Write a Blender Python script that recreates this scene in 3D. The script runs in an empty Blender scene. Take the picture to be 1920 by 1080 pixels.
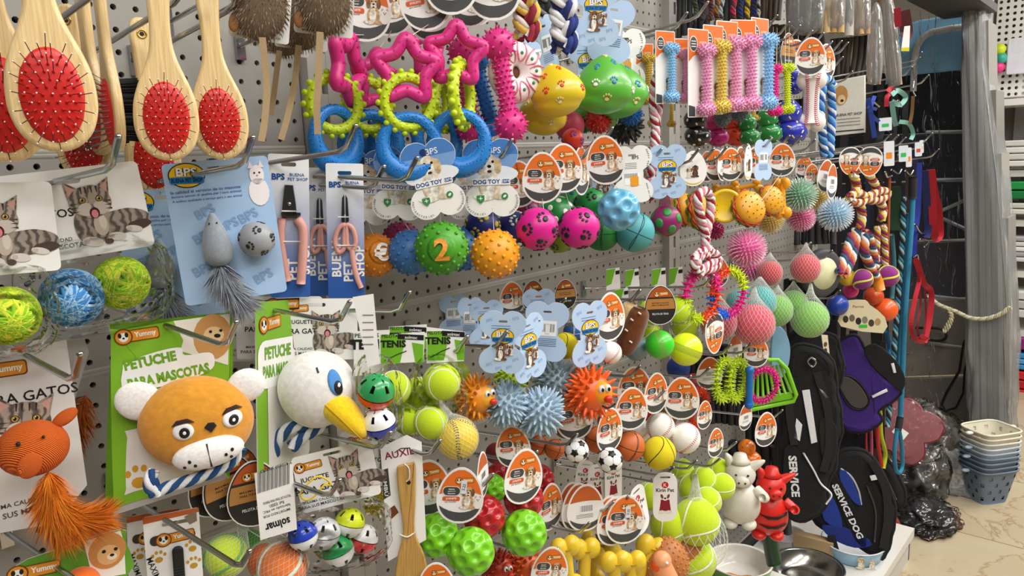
import bpy, bmesh, math, random
from mathutils import Vector, Matrix, Euler, noise
random.seed(7)
PI = math.pi
scene = bpy.context.scene
COL = scene.collection
# ------------------------------------------------------------------ camera
FPX = 1390.0
eX = Vector((2190-960, 251-540, FPX)).normalized()
eD = Vector((288, 8060, FPX)).normalized(); eD = (eD - eD.dot(eX)*eX).normalized()
eU = -eD; eY = eU.cross(eX)
CAMP = Vector((0, -.915, 1.40))
RW = Matrix((eX, eY, eU))                      # photo ray -> world
cd = bpy.data.cameras.new('camera'); cam = bpy.data.objects.new('camera', cd); COL.objects.link(cam)
cr, cu, cb = RW @ Vector((1, 0, 0)), RW @ Vector((0, -1, 0)), RW @ Vector((0, 0, -1))
cam.matrix_world = Matrix(((cr.x, cu.x, cb.x, CAMP.x), (cr.y, cu.y, cb.y, CAMP.y), (cr.z, cu.z, cb.z, CAMP.z), (0, 0, 0, 1)))
cd.sensor_width = 36; cd.lens = 36*FPX/1920; cd.clip_start = .02; cd.clip_end = 60
scene.camera = cam
# ------------------------------------------------------------------ world, lights, exposure
w = bpy.data.worlds.new('world'); scene.world = w; w.use_nodes = True
w.node_tree.nodes['Background'].inputs[0].default_value = (1, .995, .985, 1)
w.node_tree.nodes['Background'].inputs[1].default_value = .09
def area(loc, sx, sy, e, rot=(0, 0, 0), col=(1, .985, .955)):
    l = bpy.data.lights.new('ceiling_tube_or_fill', 'AREA'); l.shape = 'RECTANGLE'; l.size = sx; l.size_y = sy; l.energy = e; l.color = col
    o = bpy.data.objects.new('ceiling_tube_or_fill', l); COL.objects.link(o); o.location = loc; o.rotation_euler = rot
for x, e in ((-.6, 19), (.9, 22), (2.4, 24), (4.0, 36)):
    area((x, -1.25, 2.75), 1.25, .3, e)                   # row of ceiling tubes above the aisle
for x, e in ((-.3, 22), (1.2, 26), (3.0, 24), (5.0, 46)):
    area((x, -2.6, 2.75), 1.25, .3, e)                    # row placed over the next aisle, added as frontal fill
vs = scene.view_settings
vs.view_transform = 'Standard'; vs.look = 'None'; vs.gamma = 1; vs.exposure = .16
try: vs.use_curve_mapping = False
except Exception: pass
# ------------------------------------------------------------------ photo helpers: a pixel and a distance give a point in the shop
def ray(px, py): return RW @ Vector(((px-960)/FPX, (py-540)/FPX, 1))
def P(px, py, y):
    d = ray(px, py); t = (y-CAMP.y)/d.y; return CAMP + t*d, t
def PX(px, py, x):
    d = ray(px, py); t = (x-CAMP.x)/d.x; return CAMP + t*d, t
def PZ(px, py, z):
    d = ray(px, py); t = (z-CAMP.z)/d.z; return CAMP + t*d, t
def face_yaw(p):
    v = CAMP - p; return math.atan2(v.x, -v.y)
def frame(px, py, y, s=1., off=0, tilt=0, yaw=None, pitch=0, x=None):
    p, t = P(px, py, y) if x is None else PX(px, py, x)
    yw = face_yaw(p) + math.radians(off) if yaw is None else math.radians(yaw)
    k = s*t/FPX
    return (Matrix.Translation(p) @ Matrix.Rotation(yw, 4, 'Z') @ Matrix.Rotation(math.radians(tilt), 4, 'Y')
            @ Matrix.Rotation(math.radians(pitch), 4, 'X') @ Matrix.Diagonal((k, k, k, 1)))
# ------------------------------------------------------------------ materials (all procedural)
def lin(h):
    h = h.lstrip('#'); c = [int(h[i:i+2], 16)/255 for i in (0, 2, 4)]
    return tuple(x/12.92 if x <= .04045 else ((x+.055)/1.055)**2.4 for x in c) + (1,)
MATS = {}
def mat(h, rough=.5, kind='plain', k2=None):
    key = (h, rough, kind, k2)
    if key in MATS: return MATS[key]
    m = bpy.data.materials.new(kind + '_' + h); m.use_nodes = True; MATS[key] = m
    nt = m.node_tree; N, L = nt.nodes, nt.links; b = N['Principled BSDF']; out = N['Material Output']
    b.inputs['Base Color'].default_value = lin(h); b.inputs['Roughness'].default_value = rough
    tc = N.new('ShaderNodeTexCoord')
    def nz(scale, det=3):
        n = N.new('ShaderNodeTexNoise'); n.inputs['Scale'].default_value = scale; n.inputs['Detail'].default_value = det
        L.new(tc.outputs['Object' if kind in ('marble', 'paint', 'wood') else 'Generated'], n.inputs['Vector']); return n
    def vary(src, a, bb, lo=.35, hi=.65):
        r = N.new('ShaderNodeValToRGB'); e = r.color_ramp.elements
        e[0].position = lo; e[1].position = hi; e[0].color = a; e[1].color = bb
        L.new(src, r.inputs[0]); L.new(r.outputs[0], b.inputs['Base Color'])
    def bump(src, s, d=.02):
        n = N.new('ShaderNodeBump'); n.inputs['Strength'].default_value = s; n.inputs['Distance'].default_value = d
        L.new(src, n.inputs['Height']); L.new(n.outputs[0], b.inputs['Normal'])
    c = lin(h); dk = tuple(x*.82 for x in c[:3]) + (1,); lt = tuple(min(1, x*1.1+.004) for x in c[:3]) + (1,)
    if kind == 'plain':
        n = nz(5.0); vary(n.outputs[0], tuple(x*.93 for x in c[:3]) + (1,), c)
    elif kind == 'gloss':
        b.inputs['Coat Weight'].default_value = .25; b.inputs['Coat Roughness'].default_value = .15
        b.inputs['Subsurface Weight'].default_value = .0
    elif kind == 'card':
        b.inputs['Specular IOR Level'].default_value = .35; n = nz(2); vary(n.outputs[0], tuple(x*.97 for x in c[:3]) + (1,), c)
    elif kind == 'fuzz':
        b.inputs['Sheen Weight'].default_value = .25; n = nz(80, 4); vary(n.outputs[0], tuple(x*.9 for x in c[:3])+(1,), lt); bump(n.outputs[0], .3, .02)
    elif kind == 'plush':
        b.inputs['Sheen Weight'].default_value = .35; n = nz(14, 5); vary(n.outputs[0], tuple(x*.9 for x in c[:3]) + (1,), lt, .3, .7); n2 = nz(110, 4); bump(n2.outputs[0], .2, .015)
    elif kind == 'knit':
        wv = N.new('ShaderNodeTexWave'); wv.inputs['Scale'].default_value = 14; wv.inputs['Distortion'].default_value = 1.0; wv.inputs['Detail'].default_value = 2
        wv.bands_direction = 'DIAGONAL'; L.new(tc.outputs['Generated'], wv.inputs['Vector'])
        vary(wv.outputs[0], tuple(x*.72 for x in c[:3]) + (1,), lt, .1, .7); bump(wv.outputs[0], .6, .03)
    elif kind == 'wood':
        mp = N.new('ShaderNodeMapping'); mp.inputs['Scale'].default_value = (16, 4, 2.4); L.new(tc.outputs['Generated'], mp.inputs[0])
        n = N.new('ShaderNodeTexNoise'); n.inputs['Scale'].default_value = 1.8; n.inputs['Detail'].default_value = 4; L.new(mp.outputs[0], n.inputs['Vector'])
        vary(n.outputs[0], lin(k2 or h), lt); b.inputs['Coat Weight'].default_value = .3; b.inputs['Coat Roughness'].default_value = .3
    elif kind == 'grad':           # print that fades from one ink to another up the card
        sx = N.new('ShaderNodeSeparateXYZ'); L.new(tc.outputs['Object'], sx.inputs[0])
        mr = N.new('ShaderNodeMapRange'); mr.inputs[1].default_value = -.35; mr.inputs[2].default_value = .40; L.new(sx.outputs[2], mr.inputs[0])
        vary(mr.outputs[0], c, lin(k2), 0, 1)
    elif kind == 'tabby':          # printed striped fur
        wv = N.new('ShaderNodeTexWave'); wv.inputs['Scale'].default_value = 2.6; wv.inputs['Distortion'].default_value = 9; wv.inputs['Detail'].default_value = 4; wv.inputs['Detail Scale'].default_value = 1.6
        L.new(tc.outputs['Object'], wv.inputs['Vector']); mp = N.new('ShaderNodeMapping'); mp.inputs['Scale'].default_value = (1/(k2 or 1),)*3; L.new(tc.outputs['Object'], mp.inputs[0]); L.new(mp.outputs[0], wv.inputs['Vector'])
        vary(wv.outputs[0], tuple(x*.32 for x in c[:3])+(1,), tuple(min(1, x*1.25) for x in c[:3])+(1,), .1, .75)
    elif kind == 'coat':           # printed short fur
        mp = N.new('ShaderNodeMapping'); mp.inputs['Scale'].default_value = (1/(k2 or 1),)*3; L.new(tc.outputs['Object'], mp.inputs[0]); n = N.new('ShaderNodeTexNoise'); n.inputs['Scale'].default_value = 9; n.inputs['Detail'].default_value = 5; L.new(mp.outputs[0], n.inputs['Vector'])
        vary(n.outputs[0], tuple(x*.55 for x in c[:3])+(1,), tuple(min(1, x*1.15) for x in c[:3])+(1,), .35, .62)
    elif kind == 'metal':
        b.inputs['Metallic'].default_value = 1
    elif kind == 'paint':
        n = nz(1.5, 5); vary(n.outputs[0], tuple(x*.9 for x in c[:3]) + (1,), c)
    elif kind == 'marble':
        n = nz(2.2, 9); n.inputs['Distortion'].default_value = .5; n.inputs['Roughness'].default_value = .65
        r = N.new('ShaderNodeValToRGB'); e = r.color_ramp.elements; e[0].position = .3; e[0].color = lin('b9ab92'); e[1].position = .7; e[1].color = lin('ab9b80')
        q = e.new(.485); q.color = lin('b3a488'); q = e.new(.5); q.color = lin('997f5e'); q = e.new(.515); q.color = lin('b1a185')
        L.new(n.outputs[0], r.inputs[0])
        L.new(r.outputs[0], b.inputs['Base Color'])
    elif kind == 'fabric':
        n = nz(90, 2); bump(n.outputs[0], .4, .01); vary(n.outputs[0], dk, lt)
    elif kind == 'soft':           # translucent vinyl and rubber
        b.inputs['Transmission Weight'].default_value = .35; b.inputs['IOR'].default_value = 1.3
    elif kind in ('clear', 'wrap'):            # crinkled clear film
        N.remove(b); tr = N.new('ShaderNodeBsdfTransparent'); gl = N.new('ShaderNodeBsdfGlossy'); mx = N.new('ShaderNodeMixShader'); fr = N.new('ShaderNodeFresnel')
        gl.inputs['Roughness'].default_value = rough; gl.inputs['Color'].default_value = (1, 1, 1, 1)
        tr.inputs['Color'].default_value = tuple(.9+.1*x for x in c[:3]) + (1,)
        n = nz(3.5 if kind == 'clear' else 6, 2 if kind == 'clear' else 4); bp = N.new('ShaderNodeBump'); bp.inputs['Strength'].default_value = .9; bp.inputs['Distance'].default_value = .05 if kind == 'clear' else .04
        L.new(n.outputs[0], bp.inputs['Height']); L.new(bp.outputs[0], gl.inputs['Normal']); L.new(bp.outputs[0], fr.inputs['Normal']); fr.inputs['IOR'].default_value = 1.16 if kind == 'clear' else 1.4
        L.new(fr.outputs[0], mx.inputs[0]); L.new(tr.outputs[0], mx.inputs[1]); L.new(gl.outputs[0], mx.inputs[2])
        last = mx.outputs[0]
        if kind == 'wrap':
            df = N.new('ShaderNodeBsdfDiffuse'); df.inputs['Color'].default_value = (.8, .82, .84, 1); m2 = N.new('ShaderNodeMixShader'); m2.inputs[0].default_value = .17
            L.new(last, m2.inputs[1]); L.new(df.outputs[0], m2.inputs[2]); last = m2.outputs[0]
        L.new(last, out.inputs[0])
    if kind == 'fuzz' or kind == 'plush': b.inputs['Specular IOR Level'].default_value = .15
    return m
WHITE = mat('f4f3f0', .45, 'card'); INK = mat('1c1c1e', .5, 'card'); CHROME = mat('b9bbbd', .16, 'metal'); STRING = mat('e9e6de', .5)
CLEAR = mat('ffffff', .12, 'clear'); BRASS = mat('c8a75a', .25, 'metal'); BLACK = mat('17171a', .55)
# ------------------------------------------------------------------ mesh kit
_ico = {}
def ico(sub):
    if sub not in _ico:
        bm = bmesh.new(); bmesh.ops.create_icosphere(bm, subdivisions=sub, radius=1)
        bm.verts.index_update(); _ico[sub] = ([v.co.copy() for v in bm.verts], [[v.index for v in f.verts] for f in bm.faces]); bm.free()
    return _ico[sub]
def fib(n):
    g = PI*(3-5**.5); r = []
    for i in range(n):
        z = 1-2*(i+.5)/n; q = math.sqrt(1-z*z); r.append(Vector((q*math.cos(g*i), q*math.sin(g*i), z)))
    return r
def basis(d, up=Vector((0, 0, 1))):
    d = d.normalized(); u = up - up.dot(d)*d
    if u.length < 1e-3: u = Vector((1, 0, 0)) - d.x*d
    u.normalize(); return u, u.cross(d)
def V(*a): return Vector(a)
def arc(cx, cz, rx, rz, a0, a1, n):
    return [(cx+rx*math.cos(math.radians(a0+(a1-a0)*i/n)), cz+rz*math.sin(math.radians(a0+(a1-a0)*i/n))) for i in range(n+1)]
def ell(cx, cz, rx, rz, n=20, rot=0):
    c, s = math.cos(math.radians(rot)), math.sin(math.radians(rot))
    return [(cx+rx*math.cos(a)*c-rz*math.sin(a)*s, cz+rx*math.cos(a)*s+rz*math.sin(a)*c) for a in [2*PI*i/n for i in range(n)]]
def rrect(cx, cz, w, h, r=.03, n=4):
    o = []
    for sx, sz, a in ((1, 1, 0), (-1, 1, 90), (-1, -1, 180), (1, -1, 270)):
        o += arc(cx+sx*(w/2-r), cz+sz*(h/2-r), r, r, a, a+90, n)
    return o
def catmull(pts, n=8, closed=False):
    pts = [Vector(p) for p in pts]; m = len(pts); out = []
    for i in range(m if closed else m-1):
        p0 = pts[(i-1) % m] if (closed or i) else pts[0]*2-pts[1]
        p1 = pts[i]; p2 = pts[(i+1) % m]; p3 = pts[(i+2) % m] if (closed or i+2 < m) else pts[-1]*2-pts[-2]
        for k in range(n):
            t = k/n; out.append(.5*((2*p1)+(p2-p0)*t+(2*p0-5*p1+4*p2-p3)*t*t+(3*p1-p0-3*p2+p3)*t**3))
    if not closed: out.append(pts[-1])
    return out
_txt = {}
def textshape(s, fat=0):
    if (s, fat) not in _txt:
        c = bpy.data.curves.new('lettering', 'FONT'); c.body = s; c.align_x = 'CENTER'; c.align_y = 'CENTER'; c.resolution_u = 2; c.offset = fat
        o = bpy.data.objects.new('lettering', c); me = o.to_mesh()
        vs_ = [v.co.copy() for v in me.vertices]; fs = [list(p.vertices) for p in me.polygons]
        xs = [v.x for v in vs_]; zs = [v.y for v in vs_]
        cx, cz = (min(xs)+max(xs))/2, (min(zs)+max(zs))/2
        _txt[(s, fat)] = ([(v.x-cx, v.y-cz) for v in vs_], fs, max(xs)-min(xs), max(zs)-min(zs))
        o.to_mesh_clear(); bpy.data.objects.remove(o); bpy.data.curves.remove(c)
    return _txt[(s, fat)]
class MB:
    def __init__(s): s.v = []; s.f = []; s.m = []; s.sm = []; s.mats = []
    def mi(s, m):
        if m not in s.mats: s.mats.append(m)
        return s.mats.index(m)
    def add(s, vs, fs, m, smooth=True, M=None):
        b = len(s.v); s.v += [tuple(M @ Vector(v)) if M else tuple(v) for v in vs]
        i = s.mi(m)
        for f in fs: s.f.append([b+k for k in f]); s.m.append(i); s.sm.append(smooth)
        return s
    def build(s, name):
        me = bpy.data.meshes.new(name); me.from_pydata(s.v, [], s.f)
        for m in s.mats: me.materials.append(m)
        me.polygons.foreach_set('material_index', s.m); me.polygons.foreach_set('use_smooth', s.sm); me.update(); return me
    def sphere(s, m, sub=3, fn=None, M=None, c=(0, 0, 0), r=1.):
        vs, fs = ico(sub); r = Vector((r, r, r)) if isinstance(r, (int, float)) else Vector(r); c = Vector(c)
        return s.add([c+Vector((v.x*r.x, v.y*r.y, v.z*r.z)) if fn is None else fn(v) for v in vs], fs, m, True, M)
    def tube(s, path, r, m, n=8, closed=False, M=None, flat=None):
        path = [Vector(p) for p in path]; k = len(path); rs = r if isinstance(r, (list, tuple)) else [r]*k
        vs = []; fs = []; u = None
        for i, p in enumerate(path):
            a = path[(i-1) % k] if (closed or i) else path[0]; b = path[(i+1) % k] if (closed or i < k-1) else path[-1]
            d = (b-a)
            d = d.normalized() if d.length > 1e-9 else Vector((0, 0, 1))
            if u is None: u, w_ = basis(d, Vector((0, 0, 1)) if abs(d.z) < .9 else Vector((1, 0, 0)))
            u = (u-u.dot(d)*d); u = u.normalized() if u.length > 1e-6 else basis(d)[0]
            w_ = u.cross(d)
            for j in range(n):
                t = 2*PI*j/n; vs.append(p+rs[i]*(math.cos(t)*u+math.sin(t)*w_))
        for i in range(k if closed else k-1):
            for j in range(n):
                a = i*n+j; b = i*n+(j+1) % n; c = ((i+1) % k)*n+(j+1) % n; d = ((i+1) % k)*n+j; fs.append([a, b, c, d])
        if not closed: fs.append(list(range(n))); fs.append(list(range((k-1)*n, k*n))[::-1])
        return s.add(vs, fs, m, True, M)
    def lathe(s, prof, m, n=24, M=None, smooth=True, a0=0, a1=360):
        full = abs(a1-a0) >= 360; vs = []; fs = []; q = n if full else n+1; k = len(prof)
        for i in range(q):
            a = math.radians(a0+(a1-a0)*i/n)
            for r, z in prof: vs.append((r*math.cos(a), r*math.sin(a), z))
        for i in range(n):
            for j in range(k-1):
                a = i*k+j; b = ((i+1) % q)*k+j; fs.append([a, b, b+1, a+1])
        return s.add(vs, fs, m, smooth, M)
    def prism(s, o, y0, y1, m, M=None, side=None):
        n = len(o); s.add([(x, y0, z) for x, z in o], [list(range(n))], m, False, M); s.add([(x, y1, z) for x, z in o], [list(range(n))[::-1]], m, False, M)
        vs = [(x, y0, z) for x, z in o]+[(x, y1, z) for x, z in o]
        return s.add(vs, [[i, i+n, (i+1) % n+n, (i+1) % n] for i in range(n)], side or m, False, M)
    def poly(s, o, y, m, M=None): return s.add([(x, y, z) for x, z in o], [list(range(len(o)))], m, False, M)
    def box(s, c, d, m, M=None):
        x, y, z = c; a, b, e = d[0]/2, d[1]/2, d[2]/2
        vs = [(x+i*a, y+j*b, z+k*e) for i in (-1, 1) for j in (-1, 1) for k in (-1, 1)]
        return s.add(vs, [[0, 1, 3, 2], [4, 6, 7, 5], [0, 4, 5, 1], [2, 3, 7, 6], [0, 2, 6, 4], [1, 5, 7, 3]], m, False, M)
    def text(s, t, x, z, h, m, y, rot=0, w=None, fat=.01, flip=False, M=None):
        if not t.strip(): return s
        vs, fs, tw, th = textshape(t, fat); kz = h/th; kx = (w/tw) if w else kz
        c, sn = math.cos(math.radians(rot)), math.sin(math.radians(rot))
        return s.add([(x+a*kx*c-b*kz*sn, y, z+a*kx*sn+b*kz*c) for a, b in vs], fs, m, False, M)
    def cone(s, base, d, r, h, m, n=6, tip=.15, M=None):
        u, w_ = basis(d); d = d.normalized(); vs = []
        for k, (rr, hh) in enumerate(((r, -.1*h), (r*.72, h*.45), (r*tip*2, h*.9))):
            for j in range(n):
                t = 2*PI*j/n; vs.append(base+d*hh+rr*(math.cos(t)*u+math.sin(t)*w_))
        vs.append(base+d*h); fs = [[k*n+j, k*n+(j+1) % n, (k+1)*n+(j+1) % n, (k+1)*n+j] for k in (0, 1) for j in range(n)]
        fs += [[2*n+j, 2*n+(j+1) % n, 3*n] for j in range(n)]
        return s.add(vs, fs, m, True, M)
    def patch(s, d, o, m, k=1.012, up=Vector((0, 0, 1)), M=None, surf=None):   # flat outline wrapped onto a unit sphere
        u, w_ = basis(d, up); d = d.normalized(); pts = [(d+u*b+w_*a).normalized() for a, b in o]; c = sum(pts, Vector())/len(pts)
        g = [c.normalized()*k]+[((c+p)/2).normalized()*k for p in pts]+[p*k for p in pts]+[p*.985 for p in pts]; n = len(o)
        fs = [[0, 1+i, 1+(i+1) % n] for i in range(n)]
        for q in (0, 1): fs += [[1+q*n+i, 1+(q+1)*n+i, 1+(q+1)*n+(i+1) % n, 1+q*n+(i+1) % n] for i in range(n)]
        if surf: g = [surf(v) for v in g]
        return s.add(g, fs, m, True, M)
# ------------------------------------------------------------------ scene objects
def link(o, parent=None, M=None):
    COL.objects.link(o)
    if parent: o.parent = parent
    if M is not None: o.matrix_basis = M
    return o
def tag(o, label=None, cat=None, group=None, kind=None):
    for k, v in (('label', label), ('category', cat), ('group', group), ('kind', kind)):
        if v: o[k] = v
    return o
def thing(name, label, cat, M, group=None):
    o = bpy.data.objects.new(name, None); o.empty_display_size = .01
    return tag(link(o, None, M), label, cat, group)
def part(name, me, parent, M=None, kind=None, label=None):
    if isinstance(me, MB): me = me.build(name)
    return tag(link(bpy.data.objects.new(name, me), parent, M), label, None, None, kind)
def struct(name, me, M=None, parent=None):
    if isinstance(me, MB): me = me.build(name)
    o = link(bpy.data.objects.new(name, me), parent, M)
    if not parent: o['kind'] = 'structure'
    return o
def solo(name, mb, label, cat, M=None, group=None):
    return tag(link(bpy.data.objects.new(name, mb.build(name) if isinstance(mb, MB) else mb), None, M), label, cat, group)
def parts(root, lst, M=None):
    first = None
    for nm, me, *sub in lst:
        o = part(nm, me, root, M)
        first = first or o
        for s_ in (sub[0] if sub else []): part(s_[0], s_[1], o)
    return first
def wl(root, M): return root.matrix_basis.inverted() @ M      # world placing of a part under its thing
def string(root, a, b, r=.0005, name='string', m=None, sag=0):
    a, b = Vector(a), Vector(b); mid = (a+b)/2+Vector((sag, 0, 0)); mb = MB(); inv = root.matrix_basis.inverted(); k = inv.to_scale().x
    mb.tube([inv @ a, inv @ mid, inv @ b], r*k, m or STRING, 5); return part(name, mb, root)
CACHE = {}
def cached(key, fn):
    if key not in CACHE: CACHE[key] = fn()
    return CACHE[key]
# ================================================================== the setting
XU = (-.36, .64, 1.635, 2.63)          # slotted uprights of the gondola
PW = mat('96938d', .45, 'paint'); PW2 = mat('a8a59f', .4, 'paint')
def panel_mesh(wid, nx, nz, hole, m):
    mb = MB(); c = wid/nx; hgt = c*nz; vs = []; fs = []; n = 8
    idx = {}
    def vid(x, y, z):
        k = (round(x, 5), round(y, 5), round(z, 5))
        if k not in idx: idx[k] = len(vs); vs.append((x, y, z))
        return idx[k]
    for i in range(nx):
        for j in range(nz):
            x0, z0 = i*c, j*c; cx, cz = x0+c/2, z0+c/2
            ring = [(cx+hole*math.cos(2*PI*(k+.5)/n), cz+hole*math.sin(2*PI*(k+.5)/n)) for k in range(n)]
            sq = []
            for k in range(n):
                a = 2*PI*(k+.5)/n; ca, sa = math.cos(a), math.sin(a); q = c/2/max(abs(ca), abs(sa)); sq.append((cx+q*ca, cz+q*sa))
            cn = {0: None}
            for k in range(n):
                k2 = (k+1) % n; a, b = sq[k], sq[k2]
                f = [vid(a[0], 0, a[1])]
                if abs(a[0]-b[0]) > 1e-6 and abs(a[1]-b[1]) > 1e-6:
                    qx = a[0] if abs(abs(a[0]-cx)-c/2) < 1e-6 else b[0]; qz = a[1] if abs(abs(a[1]-cz)-c/2) < 1e-6 else b[1]
                    f.append(vid(qx, 0, qz))
                f += [vid(b[0], 0, b[1]), vid(ring[k2][0], 0, ring[k2][1]), vid(ring[k][0], 0, ring[k][1])]
                fs.append(f)
                fs.append([vid(ring[k][0], 0, ring[k][1]), vid(ring[k2][0], 0, ring[k2][1]), vid(ring[k2][0], .012, ring[k2][1]), vid(ring[k][0], .012, ring[k][1])])
    mb.add(vs, fs, m, False)
    mb.tube([(0, .004, .001), (wid, .004, .001)], .0055, PW2, 8); mb.tube([(0, .004, hgt-.001), (wid, .004, hgt-.001)], .0055, PW2, 8)
    return mb.build('pegboard_panel')
pm = panel_mesh(.945, 38, 10, .0036, PW)
wall = struct('wall_left', MB().box((1.14, .03, 1.02), (3.06, .02, 2.2), mat('4b4843', .9)).build('wall_left'))
for b in range(3):
    for k in range(9):
        part('pegboard_panel', pm, wall, Matrix.Translation((XU[b]+.026, 0, .172+.2505*k)))
def upright():
    mb = MB(); n = 40; h = 2.2; c = h/n; S = mat('0c0c0c', .9)
    mb.box((-.0155, .0, h/2), (.021, .03, h), PW2).box((.0155, .0, h/2), (.021, .03, h), PW2); mb.box((0, .016, h/2), (.03, .002, h), S)
    for i in range(n+1): mb.box((0, 0, i*c), (.022, .029, c*.5), PW2)
    return mb.build('upright')
um = upright()
for x in XU: part('upright', um, wall, Matrix.Translation((x, -.003, .0)))
# plinth under the lowest hooks
mb = MB(); mb.box((1.14, -.19, .10), (2.98, .38, .03), mat('d8d5ce', .35, 'paint')); mb.box((1.14, -.36, .045), (2.96, .02, .09), mat('c9c6c0', .4, 'paint'))
mb.box((2.62, -.19, .045), (.02, .36, .09), PW2)
struct('trim_1', mb)
struct('trim_2', MB().box((1.2, -.18, .315), (1.08, .34, .03), mat('d8d5ce', .35, 'paint')))      # low shelf under the chews
# floor of marble tiles
fl = MB(); fl.box((3, -2, -.02), (12, 9, .03), mat('8f7d63', .7)); fo = struct('floor', fl)
tm = MB().box((0, 0, -.006), (.596, .596, .012), mat('d0bb97', .22, 'marble')).build('floor_tile')
for i in range(-2, 13):
    for j in range(-7, 3):
        part('floor_tile', tm, fo, Matrix.Translation((2.69+.6*(i-3)-.06+.3*0, -.52+.6*j, 0)))
# back and far walls of the shop
struct('wall_far', MB().box((6.6, -1.5, 1.4), (.1, 9, 2.9), mat('e6e1d6', .7, 'paint')))
struct('ceiling', MB().box((2.5, -1.5, 2.95), (10, 8, .1), mat('e9e7e2', .8, 'paint')))
# ================================================================== printed pictures, tags and cards
def G(h): return mat(h, .45, 'card')
def cat_print(mb, cx, cz, s, y, e=.002, flip=1, head_only=False):
    TB = lambda c: mat(c, .5, 'tabby', s)
    def E(x, z, rx, rz, c, l, rot=0, n=18): mb.poly(ell(cx+flip*x*s, cz+z*s, rx*s, rz*s, n, rot*flip), y-e*l, TB(c[1:]) if c[0] == 't' else G(c))
    def T(pts, c, l): mb.poly([(cx+flip*x*s, cz+z*s) for x, z in pts], y-e*l, TB(c[1:]) if c[0] == 't' else G(c))
    def S(pts, c, l): T([(p.x, p.z) for p in catmull([(a, 0, b) for a, b in pts], 4, True)], c, l)
    if not head_only:
        S([(-.1, .05), (.15, .02), (.42, .04), (.66, -.04), (.72, -.18), (.60, -.30), (.30, -.34), (0, -.42), (-.26, -.40), (-.34, -.15), (-.28, .06)], 't8f8277', 1)
        E(.02, -.16, .10, .17, 'c3b5a4', 2.2); E(.05, -.12, .05, .12, 'd9cec0', 2.3)
        S([(.40, -.20), (.62, -.16), (.72, -.24), (.55, -.32), (.38, -.30)], '4d3f38', 2.4)
        for x, z, rx, rz, r in ((-.14, -.40, .15, .075, -14), (.20, -.37, .13, .065, -8), (.46, -.29, .12, .05, -15)): E(x, z, rx, rz, 'ddd5cc', 2.6, r); E(x-rx*.55, z+.01, .04, .035, 'cdb8b0', 2.8)
        E(.08, -.43, .06, .045, '5a453c', 2.7)
    T([(-.35, .28), (-.37, .55), (-.15, .40)], 't8f8277', 2.8); T([(.02, .41), (.25, .56), (.21, .26)], 't8f8277', 2.8); T([(-.33, .32), (-.345, .50), (-.2, .40)], 'cf9f94', 3); T([(.09, .41), (.225, .51), (.19, .30)], 'cf9f94', 3)
    S([(-.33, .30), (-.22, .42), (-.06, .46), (.10, .43), (.20, .31), (.23, .16), (.14, .02), (-.03, -.04), (-.20, 0), (-.33, .14)], 't9a8d81', 3.3); E(-.13, .10, .12, .10, 'cfc5ba', 3.6); E(.06, .10, .13, .10, 'cbc1b6', 3.6); E(-.03, .24, .05, .12, 'a89b8e', 3.5)
    for x in (-.15, -.09, -.01, .06): T([(x-.014, .44), (x+.014, .44), (x+.006, .34), (x-.006, .34)], '3a302b', 3.8)
    for z in (.21, .15, .09): T([(-.33, z), (-.21, z-.01), (-.33, z-.028)], '453a34', 3.8); T([(.22, z), (.12, z-.01), (.22, z-.028)], '453a34', 3.8)
    for x in (-.16, .07): E(x, .245, .05, .045, '2f2723', 4); E(x, .245, .038, .036, 'bd9a3c', 4.3); E(x, .245, .018, .024, '0d0b0a', 4.6); E(x-.012, .258, .007, .007, 'f4f0e8', 4.8)
    T([(-.075, .175), (-.012, .175), (-.043, .14)], 'a8645c', 4.3); E(-.03, .035, .07, .085, '4c1a18', 4.4); E(-.03, .02, .046, .065, 'dc848a', 4.7)
def dog_print(mb, cx, cz, s, y, fur='c79a62', light='efe3cf', e=.002, flip=1, small=True, ear=None):
    def E(x, z, rx, rz, c, l, rot=0, n=14): mb.poly(ell(cx+flip*x*s, cz+z*s, rx*s, rz*s, n, rot*flip), y-e*l, mat(c, .5, 'coat', s) if c in (fur, light, ear, '8a5a30') else G(c))
    E(.0, -.22, .24, .32, fur, 1); E(-.02, -.2, .13, .28, light, 1.5); E(-.18, -.48, .2, .07, light, 1.8, -10); E(.2, -.47, .13, .07, fur, 1.4)
    E(-.19, .2, .08, .17, ear or '8a5a30', 2.6); E(.19, .2, .08, .17, ear or '8a5a30', 2.6); E(0, .24, .2, .22, fur, 2); E(0, .15, .11, .11, light, 2.3)
    E(0, .19, .045, .035, '1d1512', 2.9); E(-.08, .29, .03, .03, '1d1512', 2.9); E(.08, .29, .03, .03, '1d1512', 2.9); E(.0, .08, .05, .03, '4a2420', 2.9)
    if small:
        E(.42, -.32, .16, .2, 'f3eee6', 2); E(.42, -.12, .14, .13, 'f3eee6', 2.4); E(.33, .0, .04, .07, 'd0b08a', 2.3); E(.51, .0, .04, .07, 'd0b08a', 2.3)
        E(.38, -.1, .02, .02, '1d1512', 2.9); E(.46, -.1, .02, .02, '1d1512', 2.9); E(.42, -.15, .025, .02, '1d1512', 2.9)
def keyhole(o, hole):            # card outline with a hanging slot cut out
    i = max(range(len(o)), key=lambda k: o[k][1]-abs(o[k][0])*.2); j = max(range(len(hole)), key=lambda k: hole[k][1])
    o = o[i:]+o[:i+1]; hole = hole[j:]+hole[:j+1]
    return o+hole[::-1]
def slot(cx, cz, w=.16, h=.035):
    return rrect(cx, cz, w, h, h*.49, 3)
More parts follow.
